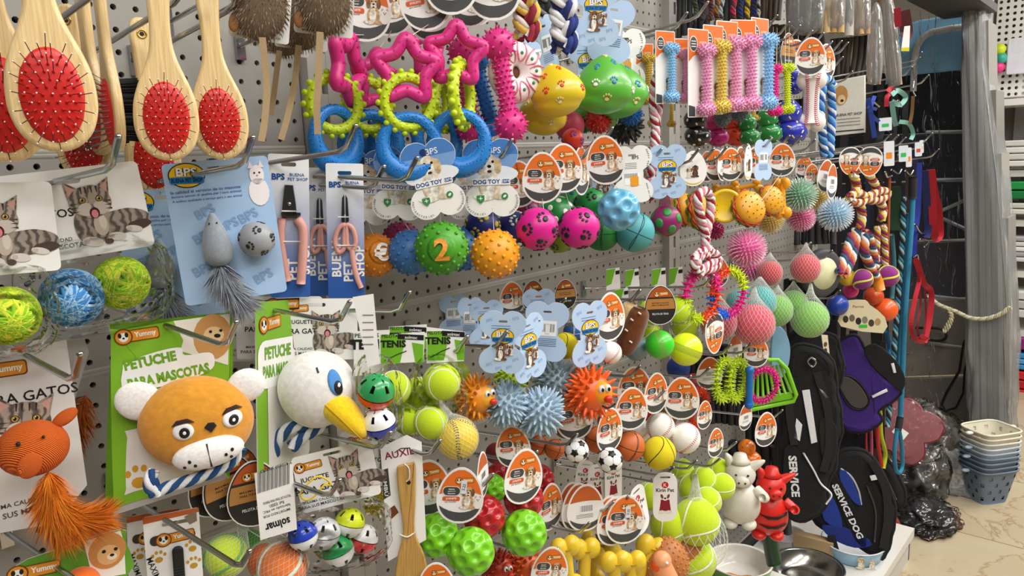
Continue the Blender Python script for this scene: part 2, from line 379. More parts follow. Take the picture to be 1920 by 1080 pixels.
def card_mesh(o, m, th=.006, hole=None, back=None):
    mb = MB(); oo = keyhole(o, hole) if hole else o
    n = len(oo); mb.add([(x, -th/2, z) for x, z in oo], [list(range(n))], m, False); mb.add([(x, th/2, z) for x, z in oo], [list(range(n))[::-1]], back or WHITE, False)
    mb.add([(x, -th/2, z) for x, z in oo]+[(x, th/2, z) for x, z in oo], [[i, i+n, (i+1) % n+n, (i+1) % n] for i in range(n)], WHITE, False)
    return mb
def radial(inside, n=64, rmax=1.2, c=(0, 0)):
    o = []
    for i in range(n):
        a = 2*PI*i/n; lo, hi = 0., rmax; d = (math.cos(a), math.sin(a)); r = rmax
        while r > 0 and not inside(c[0]+d[0]*r, c[1]+d[1]*r): r -= .01
        o.append((c[0]+d[0]*r, c[1]+d[1]*r))
    return o
def egg(w=.39, h=.5, k=.16, n=36): return [(w*math.sin(a)*(1-k*math.cos(a)), h*math.cos(a)) for a in [2*PI*i/n for i in range(n)]][::-1]
def egg_x(z, w, h, k):
    c = max(-1, min(1, z/h)); return w*math.sqrt(max(0, 1-c*c))*(1-k*c)
def egg_band(z0, z1, top=0, bot=0, w=.355, h=.462, k=.16, n=10):   # slice of the egg; top/bot bow the edges
    L_ = [(-egg_x(z0+(z1-z0)*i/n, w, h, k), z0+(z1-z0)*i/n) for i in range(n+1)]
    Rr = [(-x, z) for x, z in L_[::-1]]
    out = list(L_)
    xt = L_[-1][0]; out += [(xt*(1-2*i/8), z1+top*(1-(1-2*i/8)**2)) for i in range(1, 8)] if top else []
    out += Rr
    xb = Rr[-1][0]; out += [(xb*(1-2*i/8), z0+bot*(1-(1-2*i/8)**2)) for i in range(1, 8)] if bot else []
    return out
def logo_badge(mb, x, z, s, y, e=.002, rot=4, dark=False):
    c, sn = math.cos(math.radians(rot)), math.sin(math.radians(rot))
    R = lambda o: [(x+(a*c-b*sn)*s, z+(a*sn+b*c)*s) for a, b in o]
    mb.poly(R(rrect(.1, 0, 1.0, .36, .08)), y, G('7a3d12')); mb.poly(R(rrect(.1, 0, .94, .30, .07)), y-e*.4, G('e0942c'))
    mb.poly(R(ell(-.36, 0, .25, .25, 14)), y-e*.6, G('7a3d12')); mb.poly(R(ell(-.36, 0, .21, .21, 14)), y-e*.9, G('e0942c'))
    mb.poly(R(ell(-.36, -.01, .13, .14, 10)), y-e*1.2, G('f4f1ea')); mb.poly(R(ell(-.45, .05, .05, .08, 8)), y-e*1.5, INK); mb.poly(R(ell(-.27, .05, .05, .08, 8)), y-e*1.5, INK); mb.poly(R(ell(-.36, -.04, .035, .03, 8)), y-e*1.5, INK)
    t = MB.text; mb.text('Yummy', x+.22*s*c, z+.22*s*sn, .2*s, G('fdfbf5'), y-e*1.2, rot=rot, w=.58*s, fat=.03)
def egg_front(kind):
    mb = MB(); y = -.010; e = .0025
    if kind == 'orange' or kind == 'orange_price':
        mb.poly(egg_band(.02, .455, 0, .07), y, G('e8732a')); mb.poly(egg_band(-.455, -.18, -.12, 0), y, G('4c4d4c'))
        logo_badge(mb, .06, .27, .26, y-e)
        mb.poly(rrect(-.15, .08, .30, .17, .075), y-e, G('f4f1ea')); mb.poly(rrect(-.15, .08, .28, .15, .07), y-e*1.5, G('454645'))
        for i, t in enumerate(('Máxima', 'calidad para tus', 'Mascotas')): mb.text(t, -.15, .115-.038*i, .024 if i != 1 else .02, WHITE, y-e*2, rot=3, fat=.02)
        mb.poly(rrect(-.15, -.055, .29, .075, .025), y-e, G('dd5b2c')); mb.text('JUGUETE', -.15, -.055, .042, WHITE, y-e*2, rot=2, fat=.03)
        mb.text('para mascotas', -.16, -.115, .026, INK, y-e, rot=2)
        dog_print(mb, .13, -.02, .40, y-e, fur='d0a878', light='f2e8d8', flip=1)
        if kind == 'orange_price': mb.poly([(x*.9+.05, z+.16) for x, z in rrect(0, 0, .11, .24, .02)], y-e*6, G('dfe6ec')); mb.text('2.25', .05, .16, .05, INK, y-e*7, rot=80)
    elif kind == 'dark':
        mb.poly(egg(.375, .48), y, G('2b2a29')); mb.poly(egg_band(.20, .455), y-e, G('b8562a'))
        mb.poly(egg_band(-.10, .16), y-e, G('b98344')); logo_badge(mb, .02, .28, .3, y-e*2)
        for i, t in enumerate(('MÁXIMA CALIDAD', 'PARA TUS MASCOTAS')): mb.text(t, 0, .06-.06*i, .035, INK, y-e*2, w=.42)
        mb.text('PELOTA DE TENIS', 0, -.22, .045, WHITE, y-e*2, w=.4)
    elif kind == 'back':
        mb.poly(egg_band(.12, .455, 0, .03), y, G('c8632d')); mb.poly(egg_band(-.455, -.22, -.12, 0), y, G('4c4d4c'))
        mb.poly(rrect(.02, -.02, .28, .2, .01), y-e, G('fafafa'))
        for i in range(16): mb.box((-.1+.016*i, y-e*2, -.01), (.004+.004*((i*7) % 3)/2, .0005, .13), INK)
        for i in range(3): mb.box((-.02, y-e, .1-.03*i-.24), (.36, .0005, .008), G('8a8a8a'))
    elif kind == 'puppies':
        mb.poly(egg_band(-.455, -.32, -.1, 0), y, G('e3c13a')); dog_print(mb, -.12, -.1, .3, y-e, small=False, fur='e8dccb'); dog_print(mb, .05, -.06, .34, y-e*5, small=False, fur='4b2d22', light='6b4433')
        mb.text('Comfy', -.1, .2, .06, G('8a8a86'), y-e)
    return mb.build('print')
def egg_tag(root, M, kind='orange'):
    c = cached('eggcard', lambda: card_mesh(egg(), WHITE, .012, rrect(0, .385, .15, .05, .02, 3)).build('tag'))
    o = part('tag', c, root, M); part('print', cached('egg_'+kind, lambda: egg_front(kind)), o); return o
def in_bone(r=.215, dx=.155, dz=.30, wst=.2):
    def f(x, z):
        if abs(x) < wst+.10*(abs(z)/.3)**2*.6 and abs(z) < dz: return True
        for sx in (-1, 1):
            for sz in (-1, 1):
                if (x-sx*dx)**2+(z-sz*dz)**2 < r*r: return True
        return False
    return f
BONE = radial(in_bone(), 72)
def bps_logo(mb, x, z, s, y, e=.002, rot=0):
    c, sn = math.cos(math.radians(rot)), math.sin(math.radians(rot)); R = lambda o: [(x+(a*c-b*sn)*s, z+(a*sn+b*c)*s) for a, b in o]
    mb.poly(R(ell(0, 0, .5, .36, 24)), y, INK); mb.poly(R(ell(0, 0, .47, .33, 24)), y-e, G('f1c419'))
    mb.text('BPS', x-.1*s*sn, z+.1*s*c, .24*s, INK, y-e*1.6, rot=rot, w=.60*s, fat=.09); mb.text('BPS', x-.1*s*sn, z+.1*s*c, .24*s, WHITE, y-e*2.2, rot=rot, w=.56*s, fat=.03)
    mb.poly(R(rrect(0, -.14, .92, .2, .06)), y-e*1.6, G('1f7fc4')); mb.text('BUENA PET SHOP', x+.14*s*sn, z-.14*s*c, .13*s, G('0d2f5c'), y-e*2.2, rot=rot, w=.84*s, fat=.03)
def bone_front(kind):
    mb = MB(); y = -.010; e = .003
    if kind == 'blue':
        bps_logo(mb, 0, .10, .36, y)
        for i in range(2): mb.box((-.03, y, .27-.04*i), (.3, .0005, .008), G('5c87b5'))
        dog_print(mb, -.02, -.13, .30, y-e*4, fur='7c4a2a', light='f3efe8', small=False); dog_print(mb, .12, -.10, .2, y-e*4, fur='f0ebe2', light='7c4a2a', small=False)
        for x, z in ((-.2, -.36), (.12, -.4), (.22, -.27), (-.22, .36), (.2, .4), (-.05, -.42)): mb.text('BPS', x, z, .05, G('9dbbe0'), y, rot=15)
    elif kind == 'blueback':
        mb.poly(rrect(.0, .06, .34, .26, .01), y, G('f6f6f6'))
        for i in range(18): mb.box((-.14+.016*i, y-e, .07), (.004+.004*((i*5) % 3)/2, .0005, .14), INK)
        for i in range(5): mb.box((0, y, -.12-.03*i), (.36, .0005, .008), G('3c5d8a'))
        mb.box((.02, y-e*2, .05), (.07, .0006, .16), G('e9e9ea'))
    elif kind == 'whiteback':
        for i in range(4): mb.box((-.06, y, .2-.03*i), (.28, .0005, .007), G('777777'))
        mb.text('BPS', .06, .30, .06, INK, y); mb.poly(rrect(.0, -.08, .3, .22, .01), y, G('fdfdfd'))
        for i in range(12): mb.box((-.14+.02*i, y-e, -.02), (.008, .0005, .08), INK)
        mb.poly(rrect(.03, -.12, .15, .18, .03), y-e*2, G('f2a32a'))
        for i, t in enumerate('HAPPY PET'): mb.text(t, .30-.002*abs(i-4)**2, .42-.035*i, .03, INK, y, rot=-70)
        for i, t in enumerate('BUENA PET SHOP'): mb.text(t, .25+.005*i, -.18-.022*i, .022, INK, y, rot=-70)
    elif kind == 'dogtoy':
        up = [p for p in BONE if p[1] > .06]; up.sort(key=lambda p: -math.atan2(p[1], p[0]))
        mb.poly([(x*.985, z*.985) for x, z in up], y+.001, G('7aa3d6'))
        mb.poly([(x*.985, z*.985+.0) for x, z in up if z > .30], y, G('4a7fc4')); mb.poly(ell(0, .05, .36, .12, 20), y-e*.3, G('e9eef4'))
        dog_print(mb, -.02, .04, .60, y-e*.6, fur='ecdcc2', light='f8f2e6', small=False, ear='d9bd94')
        mb.poly(rrect(0, -.045, .50, .09, .01), y-e*4.2, G('f6f4f0')); mb.text('DOG TOY', -.06, -.045, .058, G('20509a'), y-e*5, fat=.03); mb.poly(rrect(.19, -.045, .1, .05, .012), y-e*5, G('2a5aa6')); mb.text('care', .19, -.045, .03, WHITE, y-e*5.6)
        for i, t in enumerate('ANTIBACTERIAL'):
            a = math.radians(160+11*i); mb.text(t, -.165+.17*math.cos(a), -.30+.17*math.sin(a), .026, INK, y-e*4, rot=160+11*i+90)
        for i, t in enumerate('DEODORANT'):
            a = math.radians(20-11*i); mb.text(t, .165+.17*math.cos(a), -.30+.17*math.sin(a), .026, INK, y-e*4, rot=20-11*i-90)
        mb.poly([(-.2, -.22), (-.1, -.22), (-.1, -.28), (-.15, -.33), (-.2, -.28)], y-e*4, G('3d8a4a')); mb.poly(ell(.17, -.24, .045, .045, 14), y-e*4, G('3d8a4a')); mb.poly(ell(.17, -.24, .026, .016, 10, 40), y-e*5, WHITE); mb.text('+', -.15, -.26, .05, WHITE, y-e*5)
        mb.text('BPS', .06, .36, .08, WHITE, y-e); mb.poly(ell(-.05, .36, .05, .05, 12), y-e, G('16336b'))
    return mb.build('print')
def bone_tag(root, M, kind='blue'):
    base = {'blue': 'b7d0ee', 'blueback': 'b7d0ee', 'whiteback': 'f3f3f1', 'dogtoy': 'f5f3ee'}[kind]
    c = cached('bonecard'+base, lambda: card_mesh(BONE, G(base), .012, slot(0, .34, .14, .04), G(base)).build('tag'))
    o = part('tag', c, root, M); part('print', cached('bone_'+kind, lambda: bone_front(kind)), o); return o
def any_tag(root, M, kind):
    if kind in ('orange', 'orange_price', 'dark', 'back', 'puppies'): return egg_tag(root, M, kind)
    return bone_tag(root, M, kind)
# ================================================================== balls and other hanging toys (unit radius)
def B_num(col, txt=None, tc='f0a13a', n=90, d=V(0, -1, .05)):
    mb = MB().sphere(mat(col, .45), 4); k = MB()
    for p in fib(n):
        if txt and p.dot(d.normalized()) > .80: continue
        u, w_ = basis(p); k.sphere(mat(col, .42), 1, c=p*1.0, r=.088)
    L_ = [('ball', mb.build('ball'), [('knobs', k.build('knobs'))])]
    if txt:
        q = MB(); q.patch(d, ell(0, 0, .66, .66, 28), mat(col, .45), 1.006, up=V(0, 0, 1)); u, w_ = basis(d.normalized())
        R = Matrix((w_, d.normalized()*-1, u)).transposed().to_4x4()
        t = MB(); vs_, fs, tw, th = textshape(txt, .03)
        for kk, mm in ((1.10, mat(tc, .4)), (1.04, mat(tc, .4))):
            sc = .80/th*1.05; t.add([(d.normalized()+u*(b*sc)+w_*(a*sc)).normalized()*kk for a, b in vs_], fs, mm, False)
        L_[0][2].append(('medallion', q.build('medallion'))); L_[0][2].append(('numeral', t.build('numeral')))
    return L_
def paw(s=1.): return [ell(0, -.10*s, .12*s, .10*s, 10)]+[ell(x*s, z*s, .05*s, .065*s, 8) for x, z in ((-.17, .06), (-.06, .15), (.07, .15), (.18, .06))]
def B_paw(col, pc='1c1c20', n=14, big=1.5, rot=0):
    mb = MB().sphere(mat(col, .4), 4); k = MB()
    for i, p in enumerate(fib(n)):
        up = V(math.sin(i*2.1), math.cos(i*1.3), math.cos(i*2.9))
        for o in paw(big): k.patch(p, o, mat(pc, .5), 1.035, up=up)
    return [('ball', mb.build('ball'), [('paw_prints', k.build('paw_prints'))])]
def B_dots(col, pc, n=26, r=.16):
    mb = MB().sphere(mat(col, .4), 4); k = MB()
    for p in fib(n): k.patch(p, ell(0, 0, r, r*1.15, 10), mat(pc, .5), 1.02)
    return [('ball', mb.build('ball'), [('spots', k.build('spots'))])]
def B_dimple(col, n=36, r=.235, dep=.17, rough=.3):
    pts = fib(n)
    def fn(v):
        m = max(v.dot(p) for p in pts); a = math.acos(max(-1, min(1, m)))
        if a < r: q = a/r; return v*(1-dep*(1-q**3))
        return v.copy()
    return [('ball', MB().sphere(mat(col, rough, 'gloss'), 5, fn).build('ball'))]
def B_spike(col, n=110, h=.42, r=.10, body=.74, kind='plain', tipc=None, rough=.4, sub=3):
    mb = MB().sphere(mat(col, rough, kind), sub, r=body); k = MB()
    for p in fib(n): k.cone(p*body*.97, p+V(random.uniform(-.1, .1), random.uniform(-.1, .1), random.uniform(-.1, .1)), r, h*random.uniform(.8, 1.1), mat(tipc or col, rough, kind), 6)
    return [('ball', mb.build('ball'), [('spikes', k.build('spikes'))])]
def B_led(core, tip):      # clear-tipped soft spiky ball
    mb = MB().sphere(mat(core, .35), 3, r=.74); k = MB()
    for p in fib(260): k.cone(p*.73, p, .05, .30, mat(tip, .3, 'soft'), 5, .2)
    q = MB()
    for p in fib(260): q.sphere(mat('f5f7f7', .25), 1, c=p*.78, r=.032)
    return [('ball', mb.build('ball'), [('spikes', k.build('spikes')), ('studs', q.build('studs'))])]
def seam(n=72, a=.44):
    o = []
    for i in range(n):
        t = 2*PI*i/n; x = math.cos(t)*(1-a)+a*math.cos(3*t); y = math.sin(t)*(1-a)-a*math.sin(3*t); z = 2*math.sqrt(a*(1-a))*math.sin(2*t); o.append(V(x, y, z).normalized())
    return o
def B_tennis(col='c8e02c', line='eef0df', kind='fuzz', lw=.055, flat=True, rough=.95, lk='fuzz'):
    mb = MB().sphere(mat(col, rough, kind), 4); k = MB().tube([p*(1.005-lw*.55) for p in seam()], lw, mat(line, .9, lk), 8, True)
    return [('ball', mb.build('ball'), [('seam', k.build('seam'))])]
def B_baseball(col='f3f0ea', st='c8324a', n=100):
    mb = MB().sphere(mat(col, .5), 4); k = MB(); s_ = seam(n)
    for i in range(n):
        d = (s_[(i+1) % n]-s_[i-1]).normalized(); p = s_[i]; w_ = p.cross(d)
        for q in (-1, 1): k.tube([p*1.0, (p+w_*q*.10+d*.04).normalized()*1.012], .017, mat(st, .6), 4)
    k.tube([p*.995 for p in s_], .012, mat('d8d2c8', .6), 4, True)
    return [('ball', mb.build('ball'), [('stitching', k.build('stitching'))])]
def ringpts(ax, off=0, n=40):
    u, w_ = basis(ax); ax = ax.normalized(); r = math.sqrt(1-off*off); return [ax*off+r*(math.cos(2*PI*i/n)*u+math.sin(2*PI*i/n)*w_) for i in range(n)]
def B_basket(col='c8672c', lc='2a1c16', kind='plain'):
    mb = MB().sphere(mat(col, .55, kind), 4); k = MB()
    for ax, o in ((V(1, 0, 0), 0), (V(0, 0, 1), 0), (V(0, 1, 0), .0)): k.tube([p*.995 for p in ringpts(ax, o)], .022, mat(lc, .6), 5, True)
    k.tube([p*.995 for p in seam(72, .36)], .022, mat(lc, .6), 5, True)
    return [('ball', mb.build('ball'), [('seam', k.build('seam'))])]
def B_soccer():
    mb = MB().sphere(mat('f1f1ef', .4), 4); k = MB(); g = (1+5**.5)/2
    vs_ = [V(*p).normalized() for p in [(0, a, b*g) for a in (-1, 1) for b in (-1, 1)]+[(a, b*g, 0) for a in (-1, 1) for b in (-1, 1)]+[(b*g, 0, a) for a in (-1, 1) for b in (-1, 1)]]
    for v in vs_:
        nb = sorted([q for q in vs_ if q is not v], key=lambda q: -q.dot(v))[:5]; u, w_ = basis(v)
        o = sorted([((nn-v*nn.dot(v)).normalized().dot(w_), (nn-v*nn.dot(v)).normalized().dot(u)) for nn in nb], key=lambda q: math.atan2(q[1], q[0]))
        k.patch(v, [(a*.36, b*.36) for a, b in o], mat('141416', .45), 1.015, up=u)
        for q in nb: k.tube([(v*(1-t)+q*t).normalized()*1.002 for t in (.33, .42, .5)], .012, mat('55565a', .6), 4)
    return [('ball', mb.build('ball'), [('black_patches', k.build('black_patches'))])]
def B_yarn(c1, c2, n=64):
    mb = MB().sphere(mat(c1, .9, 'knit'), 3, r=.93); k = MB(); rnd = random.Random(3)
    for i in range(n):
        ax = V(rnd.gauss(0, 1), rnd.gauss(0, 1), rnd.gauss(0, 1)).normalized(); c = rnd.choice((c1, c1, c1, c2, c2))
        k.tube([p*.95 for p in ringpts(ax, rnd.uniform(-.75, .75), 40)], .07, mat(c, .9), 5, True)
    return [('ball', mb.build('ball'), [('yarn', k.build('yarn'))])]
def B_plain(col, kind='plain', rough=.5, sub=4): return [('ball', MB().sphere(mat(col, rough, kind), sub).build('ball'))]
def B_cage(c1, c2, split=0.):    # hollow slotted bell ball in two colours
    def half(sg, col):
        mb = MB(); n, k = 24, 7; vs_ = []; fs = []
        for j in range(k+1):
            a = math.radians(2+86*j/k)
            for i in range(n): b = 2*PI*i/n; vs_.append((math.cos(b)*math.cos(a), math.sin(b)*math.cos(a), sg*math.sin(a)))
        for j in range(k):
            for i in range(n):
                if j in (2, 3) and i % 4 in (0,): continue
                if j == 5 and i % 6 == 0: continue
                fs.append([j*n+i, j*n+(i+1) % n, (j+1)*n+(i+1) % n, (j+1)*n+i])
        mb.add(vs_, fs, mat(col, .25, 'gloss')); mb.add([tuple(.94*q for q in v) for v in vs_], fs, mat(col, .4))
        return mb.build('half_shell')
    bell = MB().sphere(mat('3a3a3c', .4), 2, r=.45)
    return [('half_shell', half(1, c1)), ('half_shell', half(-1, c2)), ('bell', bell.build('bell'))]
def B_net(root_r=1., neck=1.9, n=26, col='eef0ea'):
    mb = MB(); m = mat(col, .7); prof = [(.0, -1.04), (.5, -.92), (.9, -.5), (1.03, 0), (.9, .55), (.5, 1.05), (.22, 1.4), (.06, neck)]
    pr = catmull([(r, 0, z) for r, z in prof], 4)
    for sg in (-1, 1):
        for i in range(n):
            mb.tube([(p.x*math.cos(2*PI*i/n+sg*k*.09), p.x*math.sin(2*PI*i/n+sg*k*.09), p.z) for k, p in enumerate(pr)], .006, m, 3)
    return mb.build('net')
def rope_mb(mb, path, r, cols, twist=14., n=6, M=None, strands=None):
    path = [Vector(p) for p in path]; L_ = [0]
    for a, b in zip(path, path[1:]): L_.append(L_[-1]+(b-a).length)
    k = strands or len(cols); u = None; fr = []
    for i, p in enumerate(path):
        d = (path[min(i+1, len(path)-1)]-path[max(i-1, 0)]).normalized()
        if u is None: u = basis(d, V(0, 0, 1) if abs(d.z) < .9 else V(1, 0, 0))[0]
        u = (u-u.dot(d)*d).normalized(); fr.append((u.copy(), u.cross(d)))
    for j in range(k):
        pts = []
        for i, p in enumerate(path):
            a = twist*L_[i]+2*PI*j/k; pts.append(p+(math.cos(a)*fr[i][0]+math.sin(a)*fr[i][1])*r*.52)
        mb.tube(pts, r*.56, mat(cols[j % len(cols)], .9, 'fabric'), n, M=M)
    return mb
def resample(path, step):
    path = [Vector(p) for p in path]; out = [path[0]]; acc = 0
    for a, b in zip(path, path[1:]):
        d = (b-a).length; k = max(1, int(d/step))
        for i in range(1, k+1): out.append(a.lerp(b, i/k))
    return out
def hang(name, label, cat, prt, px, py, y, r, off=0, tilt=0, tg=None, group=None, yaw=None, pitch=0, net=False, x=None, top=1.0, str_=True):
    """a toy of apparent radius r at a pixel and a distance from the board; tg = (kind, px, py, height, off, tilt[, y])"""
    M = frame(px, py, y, r, off, tilt, yaw, pitch, x); root = thing(name, label, cat, M, group); parts(root, prt)
    if net: part('net', cached(('net', net), lambda: B_net(neck=net)), root)
    if tg:
        ty = tg[6] if len(tg) > 6 else y-.004
        TM = frame(tg[1], tg[2], ty, tg[3], tg[4], tg[5]); any_tag(root, wl(root, TM), tg[0])
        if str_: string(root, TM @ V(0, -.005, -.40), M @ V(0, 0, top*.97))
    return root
def tagonly(label, kind, px, py, y, h, off=0, tilt=0, group=None, name='hang_tag'):
    M = frame(px, py, y, h, off, tilt); root = thing(name, label, 'tag', M, group); any_tag(root, None, kind); return root
def hook(px, py, L_, what, slope=.10, r=.0028, group='chrome peg hooks'):
    p, t = P(px, py, -L_); X, Z = p.x, p.z; k = .024
    mb = MB(); z1 = Z-k; pa = [V(0, 0, -slope*L_*.9), V(0, -(L_-k*.9), 0)]
    path = [V(0, -.0, -slope*(L_-k)), V(0, -(L_-k-.008), -.0005), V(0, -(L_-k*.75), .004), V(0, -L_, k)]
    mb.tube(path, r, CHROME, 8); mb.sphere(CHROME, 1, c=path[-1], r=r)
    root = thing('peg_hook', 'chrome peg hook '+what, 'hook', Matrix.Translation((X, 0, z1)), group); part('rod', mb, root)
    part('mount', MB().box((0, -.003, path[0].z), (.012, .006, .034), CHROME).box((0, -.006, path[0].z+.004), (.008, .006, .01), CHROME), root)
    return root
# ================================================================== shaped toys and goods
def off_outline(o, d):
    n = len(o); A = sum(o[i][0]*o[(i+1) % n][1]-o[(i+1) % n][0]*o[i][1] for i in range(n)); sg = 1 if A > 0 else -1; out = []
    for i in range(n):
        a, b, c = o[i-1], o[i], o[(i+1) % n]; t = Vector((c[0]-a[0], c[1]-a[1])); t = t.normalized() if t.length > 1e-9 else Vector((1, 0))
        out.append((b[0]-sg*t.y*d, b[1]+sg*t.x*d))
    return out
def slab(mb, o, th, bev, m, M=None, y=0, n=3, fn=None):
    lay = []
    for k in range(n+1): a = PI/2*k/n; lay.append((-th/2+bev*(1-math.sin(a)), bev*(1-math.cos(a))))
    lay = [(-th/2+bev*(1-math.sin(PI/2*(n-k)/n)), bev*(1-math.cos(PI/2*(n-k)/n))) for k in range(n+1)]
    lay = lay+[(-yy, d) for yy, d in lay[::-1]]
    vs = []; q = len(o)
    for yy, d in lay: vs += [(x, y+yy, z) for x, z in (off_outline(o, d) if d > 1e-9 else o)]
    if fn: vs = [fn(Vector(v)) for v in vs]
    fs = [[k*q+i, k*q+(i+1) % q, (k+1)*q+(i+1) % q, (k+1)*q+i] for k in range(len(lay)-1) for i in range(q)]
    mb.add(vs, fs, m, True, M); mb.add(vs[:q], [list(range(q))[::-1]], m, False, M); mb.add(vs[-q:], [list(range(q))], m, False, M); return mb
def spatch(mb, o, m, fy, eps=.01):           # flat outline laid onto a curved front given by y = fy(x, z)
    cx = sum(p[0] for p in o)/len(o); cz = sum(p[1] for p in o)/len(o); vs = [(cx, fy(cx, cz)-eps, cz)]; n = len(o)
    for k in (.33, .66, 1): vs += [(cx+(x-cx)*k, fy(cx+(x-cx)*k, cz+(z-cz)*k)-eps, cz+(z-cz)*k) for x, z in o]
    vs += [(x, fy(x, z)+eps, z) for x, z in o]
    fs = [[0, 1+i, 1+(i+1) % n] for i in range(n)]
    for q in range(3): fs += [[1+q*n+i, 1+(q+1)*n+i, 1+(q+1)*n+(i+1) % n, 1+q*n+(i+1) % n] for i in range(n)]
    return mb.add(vs, fs, m)
def ellf(rx, ry, rz, cx=0, cy=0, cz=0):
    return lambda x, z: cy-ry*math.sqrt(max(.0, 1-((x-cx)/rx)**2-((z-cz)/rz)**2))
def lean(px, py=540): return math.degrees(math.atan2(1248-px, 8600-py))
def fur(mb, pts, ln, mats_, w=.02, droop=.5, rnd=random):
    for p, n in pts:
        d = (n+V(rnd.uniform(-.4, .4), rnd.uniform(-.4, .4), rnd.uniform(-.4, .4)-droop)).normalized(); s_ = d.cross(V(rnd.uniform(-1, 1), rnd.uniform(-1, 1), rnd.uniform(-1, 1))).normalized()*w
        l = ln*rnd.uniform(.6, 1.2); mid = p+d*l*.55; tip = p+d*l+V(0, 0, -droop*l*.3)
        mb.add([p-s_, p+s_, mid+s_*.7, tip, mid-s_*.7], [[0, 1, 2, 3, 4]], rnd.choice(mats_), True)
def plume(mb, path, ln, mats_, n=500, w=.012, spread=1., rnd=None):       # downy feather
    rnd = rnd or random.Random(5); path = catmull(path, 8); k = len(path); mb.tube(path, w*1.5, mats_[0], 4)
    for i in range(n):
        t = rnd.random(); a = t*(k-1.001); j = int(a); p = path[j].lerp(path[j+1], a-j); d = (path[j+1]-path[j]).normalized()
        u, w_ = basis(d); an = rnd.uniform(0, 2*PI); o = (math.cos(an)*u+math.sin(an)*w_)*spread; dr = (o+d*rnd.uniform(.4, 1.3)).normalized(); s_ = dr.cross(V(rnd.uniform(-1, 1), rnd.uniform(-1, 1), rnd.uniform(-1, 1))).normalized()*w
        l = ln*rnd.uniform(.4, 1.1)*(1-.35*abs(t-.4)); mid = p+dr*l*.5; tip = p+dr*l+d*l*.25
        mb.add([p-s_*.4, p+s_*.4, mid+s_, tip, mid-s_], [[0, 1, 2, 3, 4]], rnd.choice(mats_), True)
    return mb
# ---- brushes -------------------------------------------------------------------------------------------------
BW = mat('e4ca96', .4, 'wood', 'd8b87e')
def brush_outline():
    pr = [(-.75, .0), (-.735, .12), (-.66, .27), (-.5, .41), (-.25, .49), (0, .5), (.25, .47), (.5, .39), (.75, .285), (.95, .215), (1.15, .175), (1.45, .16), (1.8, .175), (2.1, .20), (2.35, .205), (2.5, .17), (2.57, .09), (2.585, 0)]
    h = [(p.x, p.z) for p in catmull([(w_, 0, z) for z, w_ in pr], 3)]
    return h+[(-x, z) for x, z in h[-2:0:-1]]
def brush_parts(pinlen=.26, black=False):
    o = brush_outline(); body = slab(MB(), o, .17, .06, BW).build('body'); rd = mat('d4211b', .4)
    pad = MB(); pad.sphere(rd, 3, fn=lambda v: V(v.x*.36, -.085-max(0, -v.y)*.075+max(0, v.y)*.02, v.z*.59-.05))
    pins = MB(); tips = MB(); rnd = random.Random(2)
    for r_ in range(-6, 7):
        for c_ in range(-4, 5):
            x = c_*.098+(.049 if r_ % 2 else 0); z = r_*.092-.05; q = (x/.34)**2+((z+.05)/.56)**2
            if q > 1: continue
            y0 = -.085-.075*math.sqrt(max(0, 1-q)); d = V(x*1.7+rnd.uniform(-.07, .07), -1, (z+.05)*1.1+rnd.uniform(-.07, .07)).normalized()*pinlen
            a = V(x, y0, z); pins.tube([a, a+d], .006, mat('6f6a66', .3, 'metal'), 4); tips.sphere(mat('efeae4', .3), 1, c=a+d, r=.012); pins.cone(a, d, .022, .05, rd, 5)
    ey = MB().tube([(0+.075*math.cos(t), -.088, 2.27+.075*math.sin(t)) for t in [2*PI*i/20 for i in range(20)]], .018, BRASS, 6, True); ey.sphere(mat('2a241c', .8), 2, c=(0, -.07, 2.27), r=(.07, .02, .07))
    L_ = [('body', body), ('bristle_pad', pad.build('bristle_pad'), [('pins', pins.build('pins')), ('pin_tips', tips.build('pin_tips'))]), ('eyelet', ey.build('eyelet'))]
    if black:
        bb = MB()
        for i in range(420):
            x, z = rnd.uniform(-.3, .3), rnd.uniform(-.55, .5)
            bb.tube([(x, .07, z), (x*1.1, .07+.36*rnd.uniform(.9, 1.05), z*1.05)], .013, mat('101012', .6), 3)
        L_.append(('black_bristles', bb.build('black_bristles')))
    return L_
def brush(label, px, py, y, wpx, tilt, off=0, black=False):
    r = thing('pet_brush', label, 'brush', frame(px, py, y, wpx, off, tilt), 'wooden pet brushes'); parts(r, cached(('brush', black), lambda: brush_parts(.42 if black else .30, black))); return r
# ---- rings, stars, bones -----------------------------------------------------------------------------------
def star_parts(col='dd2c86'):
    pts = [];
    for i in range(10):
        a = PI/2+2*PI*i/10; r = .95 if i % 2 == 0 else .60; pts.append((r*math.cos(a), 0, r*math.sin(a)))
    path = catmull(pts, 6, True); mb = MB(); m = mat(col, .42)
    vs = []; fs = []; k = len(path); n = 10
    o = [(p.x, p.z) for p in path]
    for d, y in [(.20*math.cos(t), .20*math.sin(t)) for t in [2*PI*j/n for j in range(n)]]: vs += [(x, y, z) for x, z in off_outline(o, d)]
    fs = [[j*k+i, j*k+(i+1) % k, ((j+1) % n)*k+(i+1) % k, ((j+1) % n)*k+i] for j in range(n) for i in range(k)]
    mb.add(vs, fs, m); st = MB()
    for i in range(0, k, 3):
        for d in (-.06, .07):
            p = off_outline(o, d)[i]; st.poly([(p[0]+(.05 if q % 2 == 0 else .024)*math.cos(PI/2+q*PI/5), p[1]+(.05 if q % 2 == 0 else .024)*math.sin(PI/2+q*PI/5)) for q in range(10)], -.197, mat('b81f6c', .5))
    return mb.build('star'), st.build('embossed_stars')
